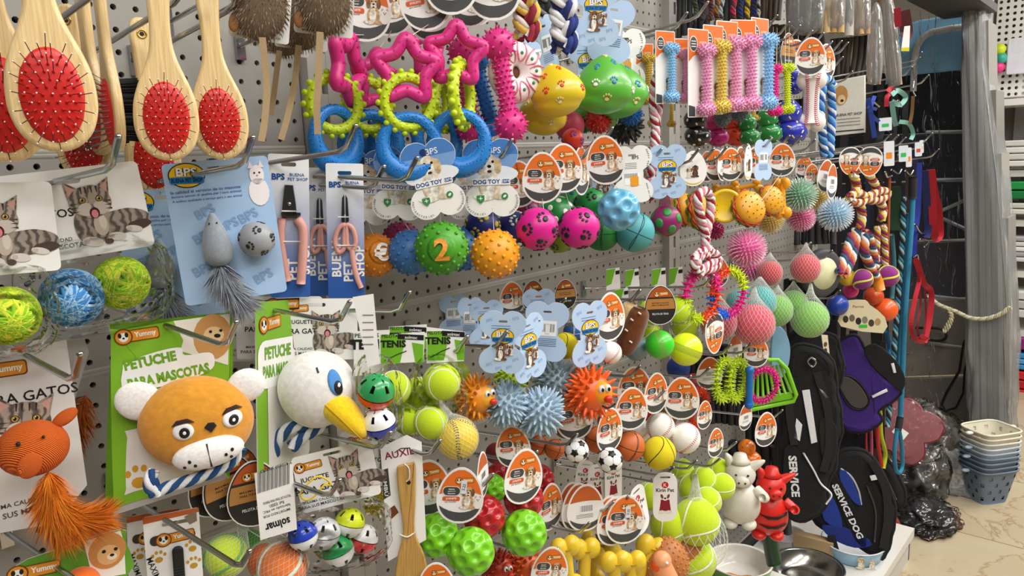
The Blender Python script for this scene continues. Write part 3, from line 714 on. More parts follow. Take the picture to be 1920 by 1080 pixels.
def knobring_parts(col='c4dc1e'):
    mb = MB(); m = mat(col, .42); mb.tube([(.82*math.cos(t), 0, .82*math.sin(t)) for t in [2*PI*i/40 for i in range(40)]], .17, m, 10, True); k = MB()
    for i in range(18):
        t = 2*PI*i/18; c, s_ = math.cos(t), math.sin(t); k.sphere(m, 2, c=(1.02*c, 0, 1.02*s_), r=.105)
        for q in (-1, 1): k.sphere(m, 1, c=(.86*math.cos(t+.17), q*.15, .86*math.sin(t+.17)), r=.06); k.sphere(m, 1, c=(.72*c, q*.12, .72*s_), r=.05)
    return mb.build('knob_ring'), k.build('knobs')
def bluering_parts(col='1f7fd0'):
    mb = MB(); m = mat(col, .4); n = 44; path = []; rs = []
    for i in range(n): t = 2*PI*i/n; q = .5-.5*math.sin(t); path.append((.80*math.cos(t), 0, .80*math.sin(t)-.06*q)); rs.append(.16+.17*q**1.5)
    mb.tube(path, rs, m, 12, True); k = MB(); rnd = random.Random(4)
    for i in range(44):
        p = Vector(path[i]); d = p.normalized(); r = rs[i]
        for j in range(3):
            a = math.radians(-60+60*j+rnd.uniform(-15, 15)); c = p+d*math.sin(a)*r+V(0, -math.cos(a)*r, 0)
            u = d*math.cos(a)+V(0, math.sin(a), 0); w_ = V(-d.z, 0, d.x); k.tube([c+(u*math.cos(q)+w_*math.sin(q))*.05 for q in (-.6, .3, 1.2, 2.1)], .012, mat('2b8de0', .35), 4)
    return mb.build('ring'), k.build('relief')
def trio(label, star, ring, blue, tg=None, y=-.25, group='linked ring chew toys'):
    """three linked rings: each (px, py, radius px, off, tilt)"""
    root = thing('linked_chew_toy', label, 'chew toy', Matrix.Translation(P(*(star or ring or blue)[:2], y)[0]), group)
    for nm, sub, fn, a in (('star', 'embossed_stars', star_parts, star), ('knob_ring', 'knobs', knobring_parts, ring), ('ring', 'relief', bluering_parts, blue)):
        if not a: continue
        A, B = cached(nm+'m', fn); yy = a[5] if len(a) > 5 else y
        o = part(nm, A, root, wl(root, frame(a[0], a[1], yy, a[2], a[3], a[4]))); part(sub, B, o)
    if tg:
        TM = frame(tg[1], tg[2], y-.002, tg[3], tg[4], tg[5]); any_tag(root, wl(root, TM), tg[0])
        if star: string(root, TM @ V(0, 0, -.4), P(star[0], star[1]-star[2]*.95, y)[0])
    return root
def dumbbell_parts(col, spik=True, L_=1.0, kr=.28, sr=.15, m=None, twin=False, ns=60, sh=.07):
    """bone along z, length 2"""
    m = m or mat(col, .42); mb = MB(); k = MB()
    knobs = [(0, 1-kr), (0, -1+kr)] if not twin else [(s_*kr*.62, z) for s_ in (-1, 1) for z in (1-kr, -1+kr)]
    mb.tube([(0, 0, -1+kr+(2-2*kr)*i/10) for i in range(11)], [sr*(1+.25*abs(i/5-1)**3) for i in range(11)], m, 14)
    for x, z in knobs: mb.sphere(m, 3, c=(x, 0, z), r=kr)
    if spik:
        for x, z in knobs:
            for p in fib(ns):
                c = V(x, 0, z)+p*kr
                if any((c-V(a, 0, b)).length < kr*.98 for a, b in knobs if (a, b) != (x, z)): continue
                k.cone(c-p*.01, p, sh*.42, sh, m, 5)
        for i in range(14):
            for j in range(10):
                a = 2*PI*(j+.5*(i % 2))/10; d = V(math.cos(a), math.sin(a), 0); k.cone(d*sr*.98+V(0, 0, -.62+1.24*i/13), d, sh*.38, sh*.8, m, 5)
    L2 = [('bone', mb.build('bone'))]
    if spik: L2 = [('bone', L2[0][1], [('nubs', k.build('nubs'))])]
    return L2
def bone_toy_parts(col, kind='plain', rough=.4, kr=.30, sr=.17):
    mb = MB(); m = mat(col, rough, kind)
    mb.tube([(0, 0, -.75+1.5*i/10) for i in range(11)], [sr*(1+.45*abs(i/5-1)**3) for i in range(11)], m, 14)
    for s_ in (-1, 1):
        for z in (-.72, .72): mb.sphere(m, 3, c=(s_*kr*.62, 0, z), r=(kr*.85, kr*.8, kr))
    return [('bone', mb.build('bone'))]
# ---- ropes through pixels -------------------------------------------------------------------------------------
def wpath(pts, y): return [P(p[0], p[1], p[2] if len(p) > 2 else y)[0] for p in pts]
def rope_toy(name, label, cat, runs, cols, y, rpx, group=None, twist=3.0, extra=None):
    """runs: list of pixel polylines of one rope toy"""
    p0, t = P(*runs[0][0][:2], y); root = thing(name, label, cat, Matrix.Translation(p0), group); r = rpx*t/FPX
    for run in runs:
        w_ = [q-p0 for q in wpath(run, y)]; pa = resample(catmull(w_, 10), r*.35); mb = rope_mb(MB(), pa, r, cols, twist=twist/r*.5, n=6); part('rope', mb, root)
    return root
def ribbon_mb(mb, path, w, th, m, nrm=V(0, -1, 0), M=None):
    path = [Vector(p) for p in path]; vs = []; k = len(path)
    for i, p in enumerate(path):
        d = (path[min(i+1, k-1)]-path[max(i-1, 0)]).normalized(); s_ = d.cross(nrm); s_ = s_.normalized() if s_.length > 1e-4 else V(1, 0, 0); nn = s_.cross(d)
        vs += [p+s_*w/2+nn*th/2, p-s_*w/2+nn*th/2, p-s_*w/2-nn*th/2, p+s_*w/2-nn*th/2]
    fs = [[i*4+j, i*4+(j+1) % 4, (i+1)*4+(j+1) % 4, (i+1)*4+j] for i in range(k-1) for j in range(4)]+[[0, 1, 2, 3], [4*k-1, 4*k-2, 4*k-3, 4*k-4]]
    return mb.add(vs, fs, m, False, M)
def lead(name, label, cat, runs, y, group=None, clip=None):
    """runs: (pixel polyline, width px, colour, kind) - kind 'rib' flat webbing, 'rope' round cord, 'cord' two-tone"""
    p0, t = P(*runs[0][0][0][:2], y); root = thing(name, label, cat, Matrix.Translation(p0), group)
    for pts, wd, col, kind, nm in runs:
        pa = catmull([q-p0 for q in wpath(pts, y)], 8); r = wd*t/FPX/2; mb = MB()
        if kind == 'rib': ribbon_mb(mb, pa, r*2, .0016, mat(col, .8, 'fabric'), nrm=(CAMP-p0).normalized())
        elif kind == 'rope': mb.tube(pa, r, mat(col, .7, 'fabric'), 8)
        elif kind == 'metal': mb.tube(pa, r, CHROME, 6)
        else: rope_mb(mb, resample(pa, r*.5), r, col, twist=1.2/r, n=5)
        part(nm, mb, root)
    return root
# ---- outline goods traced at their own distance, with thickness ------------------------------------------------
class PXF:
    """a local frame facing the camera at a pixel, in pixel units, upright in the photo"""
    def __init__(s, name, label, cat, cx, cy, y, off=0, group=None, x=None, tilt=0):
        s.c = (cx, cy); s.M = frame(cx, cy, y, 1, off, lean(cx, cy)+tilt, x=x); s.root = thing(name, label, cat, s.M, group)
    def o(s, pts): return [(a-s.c[0], s.c[1]-b) for a, b in pts]
    def sm(s, pts, n=5): return [(p.x, p.z) for p in catmull([(a-s.c[0], 0, s.c[1]-b) for a, b in pts], n, True)]
    def p3(s, a, b, y=0): return V(a-s.c[0], y, s.c[1]-b)
# ---- carded goods ---------------------------------------------------------------------------------------------
def bonecard_front():
    mb = MB(); y = -.006; e = .002
    mb.poly([(-.17, .49), (.17, .49), (.17, .22), (.05, .24), (-.08, .20), (-.17, .13)], y, G('e0702a')); mb.poly(ell(-.09, .33, .07, .09, 16), y-e, WHITE); mb.poly(ell(-.09, .33, .062, .08, 16), y-e*1.5, G('454645'))
    for i in range(3): mb.box((-.09, y-e*2, .36-.03*i), (.08, .0004, .008), WHITE)
    mb.text('JUGUETE', .07, .35, .028, WHITE, y-e); mb.poly([(-.17, -.49), (-.06, -.49), (-.06, -.38), (-.17, -.36)], y, G('454645')); dog_print(mb, .06, -.22, .2, y-e, small=False)
    return mb.build('print')
def spiky_card(label, px, py, y, h, col, off=0, tilt=0, group='spiky bones on orange cards', card=True, bx=0.05, bh=.80, boff=None):
    root = thing('carded_chew_bone' if card else 'chew_bone', label, 'chew toy', frame(px, py, y, h, off, tilt), group)
    if card:
        c = cached('bonecardm', lambda: card_mesh(rrect(0, 0, .36, 1, .012), WHITE, .008, rrect(0.02, .43, .14, .02, .008, 2)).build('card')); o = part('card', c, root); part('print', cached('bonecardp', bonecard_front), o)
    bp = cached(('spk', col), lambda: dumbbell_parts(col, True, kr=.17, sr=.115, twin=True, ns=52, sh=.075, m=mat(col, .45)))
    Mb = Matrix.Translation((bx, -.085, -.08 if card else 0)) @ Matrix.Rotation(math.radians(boff or 0), 4, 'Z') @ Matrix.Diagonal((bh/2, bh/2, bh/2, 1))
    parts(root, bp, Mb); return root
def cat_card_print(w, h, words=True, cx=.18, cz=-.02, cs=.62, y=-.006):
    mb = MB(); e = .002
    if words:
        mb.text('JUGUETE', -.22, .12, .085, INK, y, fat=.015); mb.text('PARA GATOS', -.18, -.02, .085, INK, y, fat=.015); mb.text('MÁXIMA CALIDAD', -.28, -.30, .05, G('44423f'), y); mb.text('PARA SUS MASCOTAS', -.25, -.38, .05, G('44423f'), y); logo_badge(mb, -.3, .34, .32, y)
    cat_print(mb, cx, cz, cs, y-e); return mb
def bag(root, px, py, y, w, h, seed=0, tilt=0, name='clear_bag'):    # crinkled clear bag around its contents
    rnd = Vector((seed*3.1, seed*1.7, 0))
    def fn(v):
        n = noise.noise(v*1.6+rnd)*.16; p = Vector((math.copysign(abs(v.x)**.75, v.x), v.y*.55, math.copysign(abs(v.z)**.7, v.z)))
        return Vector((p.x*w/2*(1+n), p.y*w*.42*(1+n), p.z*h/2*(1+n*.5)))
    mb = MB().sphere(CLEAR, 4, fn); return part(name, mb, root, wl(root, frame(px, py, y, 1, 0, tilt)))
# ---- burgers, ring coils, others (unit radius) -----------------------------------------------------------------
def burger_parts():
    bun = mat('e8a526', .4); L_ = []
    for sg, nm in ((1, 'top_bun'), (-1, 'bottom_bun')):
        mb = MB(); pr = [(0, .62), (.5, .58), (.8, .42), (.93, .2), (.9, .12), (0, .12)]; mb.lathe([(r, z*sg) for r, z in pr], bun, 28); s_ = MB()
        for i, p in enumerate(fib(120)):
            if p.z < .62: continue
            r = math.hypot(p.x, p.y)*1.05; z = (.62-.2*r**3)*sg; s_.sphere(mat('4a2a10', .5), 1, c=(p.x*1.05, p.y*1.05, z), r=(.045, .03, .03))
        L_.append((nm, mb.build(nm), [('seeds', s_.build('seeds'))]))
    def wavy(z, r, a, n, m, th): 
        mb = MB(); mb.tube([((r+a*math.sin(n*t))*math.cos(t), (r+a*math.sin(n*t))*math.sin(t), z+a*.6*math.cos(n*t*1.3)) for t in [2*PI*i/60 for i in range(60)]], th, m, 6, True); return mb
    L_.append(('patty', MB().lathe([(0, -.12), (.92, -.12), (.97, 0), (.92, .12), (0, .12)], mat('e0992a', .5), 28).build('patty')))
    L_.append(('sauce', wavy(.10, .94, .05, 9, mat('b8301c', .4), .065).build('sauce'))); L_.append(('lettuce', wavy(-.10, .95, .06, 13, mat('3f7a2a', .5), .05).build('lettuce')))
    return L_
def coil_parts(cols, R=.82, r=.13):
    L_ = []; n = len(cols)
    for k, c in enumerate(cols):
        mb = MB(); m = mat(c, .4); N = 30//n
        arcp = [(R*math.cos(t), 0, R*math.sin(t)) for t in [2*PI*(k+i/10)/n for i in range(11)]]; mb.tube(arcp, r*.6, m, 8)
        for i in range(N):
            t = 2*PI*(k+(i+.5)/N)/n; d = V(math.cos(t), 0, math.sin(t)); p = d*R
            for j in range(8): a = 2*PI*(j+.5*(i % 2))/8; q = d*math.cos(a)+V(0, math.sin(a), 0); mb.cone(p+q*r*.52, q, .036, .19, m, 5)
        L_.append(('ring_segment', mb.build('ring_segment')))
    return L_
def bowl_parts(out, inn, R=1., H=.55, kind='plain', rough=.25, rim=None):
    mb = MB(); pr = [(.0, 0), (R*.78, 0), (R*.86, .03), (R*.98, H*.8), (R, H)]; mb.lathe(pr, mat(out, rough, kind), 40); b = MB()
    b.lathe([(R, H), (R*1.03, H+.02), (R*.985, H+.035), (R*.94, H)], mat(rim or inn, .2, kind), 40); c = MB(); c.lathe([(R*.94, H), (R*.8, .12), (R*.6, .06), (0, .05)], mat(inn, .2, kind), 40)
    return [('body', mb.build('body')), ('rim', b.build('rim')), ('inside', c.build('inside'))]
def vinyl_parts(col, pawc):
    m = mat(col, .35, 'gloss')
    def fn(v):
        z = v.z; w = .98-.30*z-.16*z*z
        q = Vector((v.x*w, v.y*w*.82, z*.95+.05)); cre = math.exp(-((z+.5+.25*v.x)/.12)**2)*.09; return Vector((q.x*(1-cre), q.y*(1-cre), q.z))
    mb = MB().sphere(m, 4, fn); L_ = []
    for i, (d, c) in enumerate(((V(-.25, -1, .0), pawc[0]), (V(.38, -1, .1), pawc[1]), (V(.15, -1, -.55), pawc[2]), (V(-.35, -1, .7), pawc[1]), (V(.55, -.6, .85), pawc[1]), (V(.1, -.4, 1.3), pawc[2]), (V(1, -.3, -.2), pawc[0]), (V(-1, -.4, .2), pawc[2]))):
        k = MB()
        for o in paw(.62): k.patch(d, o, mat(c, .4), 1.03, surf=fn)
        L_.append(('paw_print', k.build('paw_print')))
    return [('body', mb.build('body'), L_)]
def squeaky_parts(col, spot, sc='f2f2ee'):    # two-lobed vinyl squeaky toy
    mb = MB(); m = mat(col, .28, 'gloss'); fs = [lambda v: V(v.x*.62-.18, v.y*.6, v.z*.62+.42), lambda v: V(v.x*.74+.1, v.y*.68, v.z*.6-.42)]
    k = MB()
    for f_ in fs:
        mb.sphere(m, 3, f_)
        for i, p in enumerate(fib(22)): k.patch(p, ell(0, 0, .15, .10, 8) if spot == 'dot' else rrect(0, 0, .3, .1, .04, 2), mat(sc, .4), 1.02, up=V(math.sin(i), math.cos(i), .4), surf=f_)
    return [('body', mb.build('body'), [('spots', k.build('spots'))])]
def hedgehog_parts(col='f0641e', face='f79a1c'):
    mb = MB().sphere(mat(col, .38), 3, r=.78); k = MB()
    for p in fib(120):
        if p.dot(V(.45, -.85, .05).normalized()) > .62: continue
        k.cone(p*.76, p, .10, .36, mat(col, .38), 6)
    f = MB().sphere(mat(face, .4), 3, c=(.3, -.48, .08), r=(.44, .36, .48)); n = MB().sphere(mat('d5301c', .4), 2, c=(.50, -.86, -.04), r=(.17, .12, .15)); e = MB()
    for x, z in ((.26, .34), (.50, .36)): e.sphere(mat('f6f4ee', .3), 2, c=(x, -.80, z), r=(.12, .06, .16)); e.sphere(INK, 2, c=(x+.03, -.86, z-.02), r=(.055, .03, .08))
    mth = MB().tube([(.26+.5*i/10, -.80-.06*math.sin(PI*i/10), -.30-.10*math.sin(PI*i/10)+.05*i/10) for i in range(11)], .04, INK, 6)
    return [('body', mb.build('body'), [('spikes', k.build('spikes'))]), ('face', f.build('face'), [('nose', n.build('nose')), ('eyes', e.build('eyes')), ('mouth', mth.build('mouth'))])]
def pig_parts(col, stripe=None):
    m = mat(col, .38); b = MB(); b.sphere(m, 4, lambda v: V(v.x*.52*(1-.12*v.z), v.y*.46, v.z*.62-.38)); b.sphere(m, 3, c=(-.25, -.12, -.95), r=(.2, .26, .14)); b.sphere(m, 3, c=(.22, -.12, -.95), r=(.2, .26, .14))
    h = MB().sphere(m, 3, c=(0, -.03, .42), r=(.40, .38, .38)); sn = MB().sphere(m, 3, c=(.05, -.42, .36), r=(.19, .12, .15)); ns = MB()
    for x in (-.03, .13): ns.sphere(INK, 1, c=(x, -.53, .37), r=.03)
    e = MB(); e.cone(V(.28, 0, .62), V(.85, -.1, .55), .16, .42, m, 8); e.cone(V(-.22, 0, .68), V(-.45, -.1, .9), .16, .34, m, 8); a = MB()
    for q in (-1, 1): a.tube(catmull([(q*.40, -.05, .0), (q*.62, -.25, -.10), (q*.55, -.45, -.02)], 5), [.15, .145, .14, .13, .125, .12, .12, .12, .12, .12, .10], m, 10)
    ey = MB()
    for x in (-.10, .2): ey.sphere(INK, 1, c=(x, -.37, .52), r=.035)
    hat = MB().lathe([(0, .98), (.16, .96), (.2, .82), (.28, .74), (.0, .72)], m, 16)
    L_ = [('body', b.build('body')), ('head', h.build('head'), [('snout', sn.build('snout')), ('nostrils', ns.build('nostrils')), ('ears', e.build('ears')), ('eyes', ey.build('eyes')), ('hat', hat.build('hat'))]), ('arms', a.build('arms'))]
    if stripe:
        s_ = MB(); f = ellf(.55, .49, .64, 0, 0, -.38)
        for z in (-.25, -.55): spatch(s_, [(-.34, z+.02), (-.1, z-.02), (.15, z+.01), (.42, z+.08), (.40, z+.0), (.15, z-.07), (-.1, z-.08)], INK, f, .01)
        L_[0] = ('body', L_[0][1], [('stripes', s_.build('stripes'))])
    return L_

# ================================================================== near left: brushes
def img(px, a, py=540): return lean(px, py)+a      # tilt that reads as angle a in the photo
brush('largest wooden brush with round red pad, foremost at far left', 97, 172, -.27, 148, 0)
brush('wooden brush with red pad cut off by the left edge', 2, 190, -.225, 150, 1)
brush('wooden brush with red pad and brass eyelet between black bristles and rightmost brush', 312, 216, -.25, 112, 2)
brush('rightmost wooden brush with red pad, beside the furry mice', 411, 222, -.23, 102, 0)
brush('double-sided brush seen edge on, black bristles facing right', 212, 205, -.20, 104, 1, -78, True)
brush('second double-sided brush edge on, tucked behind the first', 182, 215, -.15, 100, 0, -70, True)
brush('plain wooden brush handle with eyelet hanging behind the double-sided brushes', 158, 268, -.12, 96, 0, -20)
brush('wooden brush half hidden behind the middle red-pad brush', 287, 292, -.11, 96, 1, 10)
hook(222, 256, .31, 'carrying the white kitten yarn-ball cards at far left', .07)
hook(474, 258, .31, 'through the slot of the pale blue mouse card', .07)
hook(667, 236, .30, 'holding the first nail clipper card', .06)
hook(782, 296, .30, 'holding the nail scissors card', -.05)
hook(452, -40, .25, 'above the brushes carrying the rightmost one'); hook(350, -60, .26, 'above the brushes carrying the middle red-pad one'); hook(190, -80, .27, 'above the brushes carrying the double-sided ones')
# ---- furry mice on white cards
def mouse(label, px, py, y, s, tail, a=0, card=True):
    root = thing('furry_mouse_toy', label, 'cat toy', frame(px, py, y, s, 0, img(px, a)), 'furry mice on white cards')
    if card:
        mb = card_mesh(rrect(0, .55, 2.1, 2.6, .12), WHITE, .02); c = part('card', mb, root, Matrix.Translation((.0, .35, -.2))); t = MB(); t.text('MÁXIMA CALIDAD PARA SUS MASCOTAS', .0, -.60, .09, G('3a3a3a'), -.02, w=1.5, rot=2)
        for i in range(4): t.box((-.82+.05*i, -.02, .1), (.015, .002, .35), G('6a4a3a'))
        part('print', t, c)
    m = [mat(c, .95) for c in ('8a7660', '6d5a46', 'a8957c', '54442f')]
    fn = lambda v: V(v.x*.92, v.y*.42-.05, v.z*1.15+.1)
    b = MB().sphere(mat('6f5c48', .95), 3, fn); o = part('body', b, root); f = MB(); rnd = random.Random(int(px)); vs, fs = ico(4)
    fur(f, [(fn(v), v) for v in vs if v.y < .45], .17, m, .016, .9, rnd); fur(f, [(fn(v), v) for v in vs if v.y < .2], .2, m, .014, .7, rnd); part('fur', f, o)
    e = MB().sphere(mat('9a6a3c', .8), 2, c=(-.85, -.1, -.55), r=(.2, .08, .32)); part('foot', e, root)
    inv = root.matrix_basis.inverted(); p0 = P(*tail[0], y-.004)[0]; tb = MB(); pa = catmull([inv @ q for q in wpath(tail, y-.008)], 8)
    ribbon_mb(tb, pa, .24, .05, mat('b39a74', .95, 'fabric')); part('tail', tb, root); return root
mouse('furry brown mouse with long suede tail on the left of the two in front', 488, 22, -.235, 52, [(492, 70), (500, 160), (497, 220), (490, 265)], 3)
mouse('furry brown mouse with straight suede tail on the right, over its white card', 608, 12, -.25, 52, [(600, 60), (597, 150), (594, 200), (596, 252)], 2)
mouse('furry mouse behind, tail hanging between the two front mice', 566, 45, -.19, 46, [(560, 85), (553, 150), (540, 215), (527, 262)], 2)
mouse('furry mouse furthest back, only its shadowed tail and card showing', 535, 60, -.14, 42, [(524, 95), (518, 140), (512, 190), (508, 215)], 2)
hook(520, -120, .25, 'out of frame above the furry mice'); hook(615, -130, .26, 'out of frame above the right furry mouse')
# ---- yarn ball packs with the laughing kitten card
def yarnpack(label, px, py, y, h, a, balls):
    root = thing('yarn_ball_pack', label, 'cat toy', frame(px, py, y, h, 0, img(px, a)), 'yarn ball packs with kitten cards')
    c = part('card', card_mesh(rrect(0, 0, 1.48, 1, .06), WHITE, .008, rrect(-.05, .36, .36, .06, .028, 3)), root); mb = MB(); y0 = -.007
    cat_print(mb, .22, -.05, .74, y0-.002); mb.text('JUGUETE', -.42, .16, .085, INK, y0); mb.text('PARA GATOS', -.40, .02, .095, INK, y0); mb.text('MÁXIMA CALIDAD', -.32, -.27, .052, G('55534f'), y0); mb.text('PARA SUS MASCOTAS', -.30, -.35, .052, G('55534f'), y0); part('print', mb, c)
    for bx, by, r, c1, c2 in balls:
        M = wl(root, frame(bx, by, y+.005, r, random.uniform(-40, 40), random.uniform(-60, 60))); parts(root, [(n_ if n_ != 'ball' else 'yarn_ball', m_, s_) for n_, m_, s_ in cached(('yarn', c1), lambda: B_yarn(c1, c2))], M)
    bx = sum(b[0] for b in balls)/len(balls); by = sum(b[1] for b in balls)/len(balls)
    bag(root, bx, by-10, y+.004, 260 if len(balls) > 1 else 170, 190, px, img(px, a)); return root
yarnpack('kitten card with a blue and a green yarn ball bagged below', 140, 400, -.165, 166, -13, [(135, 558, 54, '3f86c6', '9cc4e6'), (228, 530, 49, '8cc21e', 'd6dc3c')])
yarnpack('nearest kitten card cut off at the left edge with green yarn ball', -45, 432, -.185, 175, -8, [(15, 592, 54, '8cc21e', 'd6dc3c')])
# ---- pale blue mouse cards
def mousecard(label, px, py, y, h, a):
    root = thing('mouse_and_ball_card', label, 'cat toy', frame(px, py, y, h, 0, img(px, a)), 'pale blue cards with a grey mouse')
    c = part('card', card_mesh(rrect(0, 0, .70, 1, .03), G('a9c8ea'), .006, rrect(.02, .44, .2, .03, .013, 3)), root); mb = MB(); y0 = -.006
    bps_logo(mb, -.2, .41, .24, y0, rot=-3)
    for i, t in enumerate(('la calidad al servicio de tu mascota', 'fornire servizi di qualità per i tuoi animali', 'A melhor qualidade a serviço para o seu animal')): mb.text(t, -.09, .30-.032*i, .02, G('2f62a8'), y0, w=.46)
    for x, z in ((-.12, .15), (.16, .09), (-.16, -.02), (.17, -.14), (-.2, -.25), (.2, -.36), (-.05, -.4), (.02, .04)): mb.text('BPS', x, z, .07, G('86a9cf'), y0, rot=22, fat=.03)
    for q in ((.26, .37, .05, .07), (.26, .25, .07, .10)): mb.poly(ell(*q, 16), y0-.002, G('f2ecef'))
    for x in (.225, .295): mb.poly([(x-.02, .42), (x+.02, .42), (x, .47)], y0-.003, G('efe2e6'))
    for x in (.245, .28): mb.poly(ell(x, .385, .007, .007, 8), y0-.004, INK)
    mb.poly(ell(.262, .365, .008, .006, 8), y0-.004, G('c98a90')); part('print', mb, c)
    m = MB(); gy = mat('8f979f', .7, 'plush'); pr = [(.0, .20), (.02, .19), (.05, .13), (.085, .04), (.10, -.06), (.088, -.13), (.05, -.17), (0, -.18)]
    m.lathe([(p.x, p.z) for p in catmull([(r, 0, z) for r, z in pr], 4)], gy, 20, M=Matrix.Translation((-.08, -.075, -.06))); e = MB()
    for x in (-.105, -.055): e.sphere(INK, 1, c=(x, -.125, .07), r=.007)
    o = part('mouse', m, root); part('eyes', e, o)
    pl = MB(); plume(pl, [(-.08, -.07, -.22), (-.06, -.10, -.36), (.03, -.11, -.54)], .20, [mat(k, .9) for k in ('8f95a2', 'aab0ba', '6d7384', 'c2c6cc')], 2600, .0016, 1., random.Random(8)); part('feather', pl, root)
    k = B_paw('9a9ea3', '1d1f22', 12, 1.2); bo = part('rattle_ball', k[0][1], root, Matrix.Translation((.19, -.10, -.08)) @ Matrix.Diagonal((.125, .125, .125, 1))); part('paw_prints', k[0][2][0][1], bo); return root
mousecard('pale blue card in front with grey mouse, silver ball and feather tail', 425, 432, -.205, 262, -9)
mousecard('pale blue mouse card hanging half hidden behind the front one', 322, 478, -.125, 245, -6)
# ---- nail clippers
def clippercard(label, px, py, y, h, a, off, kind):
    root = thing('nail_clipper_card', label, 'pet clippers', frame(px, py, y, h, off, img(px, a)), 'nail clipper cards')
    c = part('card', card_mesh(rrect(0, 0, .27, 1, .015), mat('2f5fb0', .4, 'grad', 'f0f3f7'), .006, rrect(.0, .43, .10, .028, .012, 3)), root); mb = MB(); y0 = -.006
    mb.text('BPS', -.07, .345, .045, G('1f4f9c'), y0, fat=.04); mb.text('BUENA', .055, .36, .022, G('1f4f9c'), y0); mb.text('PET SHOP', .06, .33, .022, G('1f4f9c'), y0)
    for i, t in enumerate(('BUENA', 'PET', 'SHOP')): mb.text(t, -.07+.085*i, -.22+(.03 if i == 0 else -.08*(i == 1)), .07, WHITE, y0, rot=90, fat=.03)
    part('print', mb, c); pk = mat('e0a49a', .45); st = mat('5a5a58', .35, 'metal'); b = MB(); hd = MB(); t_ = MB()
    if kind == 'plier':
        slab(b, [(-.03, .29), (.03, .29), (.045, .15), (.05, .06), (-.05, .06), (-.045, .15)], .02, .005, st, y=-.02); b.sphere(CHROME, 2, c=(.0, -.035, .16), r=.015); b.box((.01, -.02, .09), (.13, .02, .02), st)
        hd.tube(catmull([(-.05, -.025, .06), (-.06, -.03, -.05), (-.05, -.03, -.2), (-.02, -.03, -.38)], 6), .028, pk, 10); hd.tube(catmull([(.05, -.025, .06), (.09, -.03, -.02), (.085, -.03, -.2), (.07, -.03, -.40)], 6), .032, pk, 10)
    else:
        for q in (-1, 1): slab(b, [(q*.005, .05), (q*.028, .08), (q*.02, .25), (q*.005, .27)], .012, .003, st, y=-.02-.006*q)
        b.sphere(CHROME, 2, c=(0, -.035, .12), r=.01)
        hd.tube(catmull([(.0, -.03, .05), (-.05, -.03, .02), (-.075, -.03, -.07), (-.05, -.03, -.15), (-.012, -.03, -.12), (-.008, -.03, -.03)], 6, True), .018, pk, 10, True)
        hd.tube(catmull([(.01, -.03, .05), (.055, -.03, .02), (.075, -.03, -.07), (.05, -.03, -.13), (.015, -.03, -.10), (.01, -.03, -.03)], 6, True), .018, pk, 10, True)
        hd.tube(catmull([(.045, -.03, -.12), (.055, -.03, -.22), (.08, -.03, -.34), (.11, -.03, -.42)], 6), .02, pk, 10)
    part('blades', b, root); part('handles', hd, root)
    t_.tube([(-.05, -.04, .11), (.05, -.045, .11)], .005, STRING, 5); t_.tube([(-.06, -.05, -.1), (.07, -.05, -.1)], .005, STRING, 5); part('tie', t_, root); return root
clippercard('nail clipper with thick pink handles on blue card, leftmost of three', 543, 425, -.145, 268, -1, 0, 'plier')
clippercard('pink nail scissors on blue card, middle one set back', 600, 436, -.11, 240, -1, 0, 'scissor')
clippercard('pink nail scissors with chrome tips on blue card, rightmost of three', 648, 434, -.16, 252, -1, -5, 'scissor')
hook(720, 312, .24, 'holding the middle nail scissors card', -.04)
# ================================================================== second row at left
def fishtoy():
    root = thing('knitted_cat_toy', 'orange knitted fish toy with fluffy orange feather tail', 'cat toy', frame(62, 840, -.18, 60, 0, img(62, -8)))
    kn = mat('ee6a14', .9, 'knit'); part('body', MB().sphere(kn, 4, r=(1, .8, .88)), root)
    part('tail_fin', MB().sphere(kn, 3, lambda v: V(v.x*.42, v.y*.2, v.z*.22)), root, Matrix.Translation((.95, 0, .78)) @ Matrix.Rotation(math.radians(-30), 4, 'Y'))
    part('side_fin', MB().sphere(kn, 3, r=(.32, .1, .42)), root, Matrix.Translation((-.15, -.78, -.28)) @ Matrix.Rotation(math.radians(25), 4, 'Y'))
    e = MB().sphere(INK, 2, c=(-.36, -.72, .44), r=.07); e.sphere(INK, 2, c=(.3, -.7, .5), r=.05); part('eyes', e, root)
    ms = [mat(k, .9) for k in ('f08a14', 'e27408', 'f6a02c', 'd86608')]
    for i, pa in enumerate(([(.3, -.3, -.75), (.35, -.4, -1.6), (.9, -.4, -2.9)], [(.3, -.2, -1.3), (.2, -.3, -2.0), (.5, -.3, -3.1)], [(.4, -.3, -2.3), (1.0, -.3, -2.6), (1.6, -.3, -2.7)])):
        pl = MB(); plume(pl, pa, .95, ms, 3200, .0055, 1., random.Random(i+3)); part('feather', pl, root)
fishtoy()
R = PXF('kitten_card', 'grey-white kitten card reading para gatos behind the orange knitted fish', 'card', 20, 800, -.13)
c = part('card', card_mesh(R.o([(-110, 690), (104, 636), (150, 930), (100, 1000), (-110, 1010)]), mat('d9d6d0', .5, 'card'), 1.5), R.root)
mb = MB(); mb.text('PARA GATOS', 25, 58, 20, INK, -1.4, rot=9); logo_badge(mb, -25, 108, 80, -1.4, .3, 8); cat_print(mb, 30, -22, 150, -1.6, .3, head_only=True); mb.text('MÁXIMA CALIDAD', 10, -150, 11, G('44423f'), -1.4, rot=9); mb.text('PARA SUS MASCOTAS', 25, -168, 11, G('44423f'), -1.4, rot=9); part('print', mb, c)
R = PXF('spare_card', 'plain grey card edge showing behind the kitten card', 'card', 110, 720, -.09); part('card', card_mesh(R.o([(20, 640), (150, 635), (158, 660), (128, 790), (120, 900), (20, 900)]), mat('cfccc6', .5, 'card'), 1.5), R.root)
hook(150, 664, .31, 'through the kitten card above the orange fish', -.03)
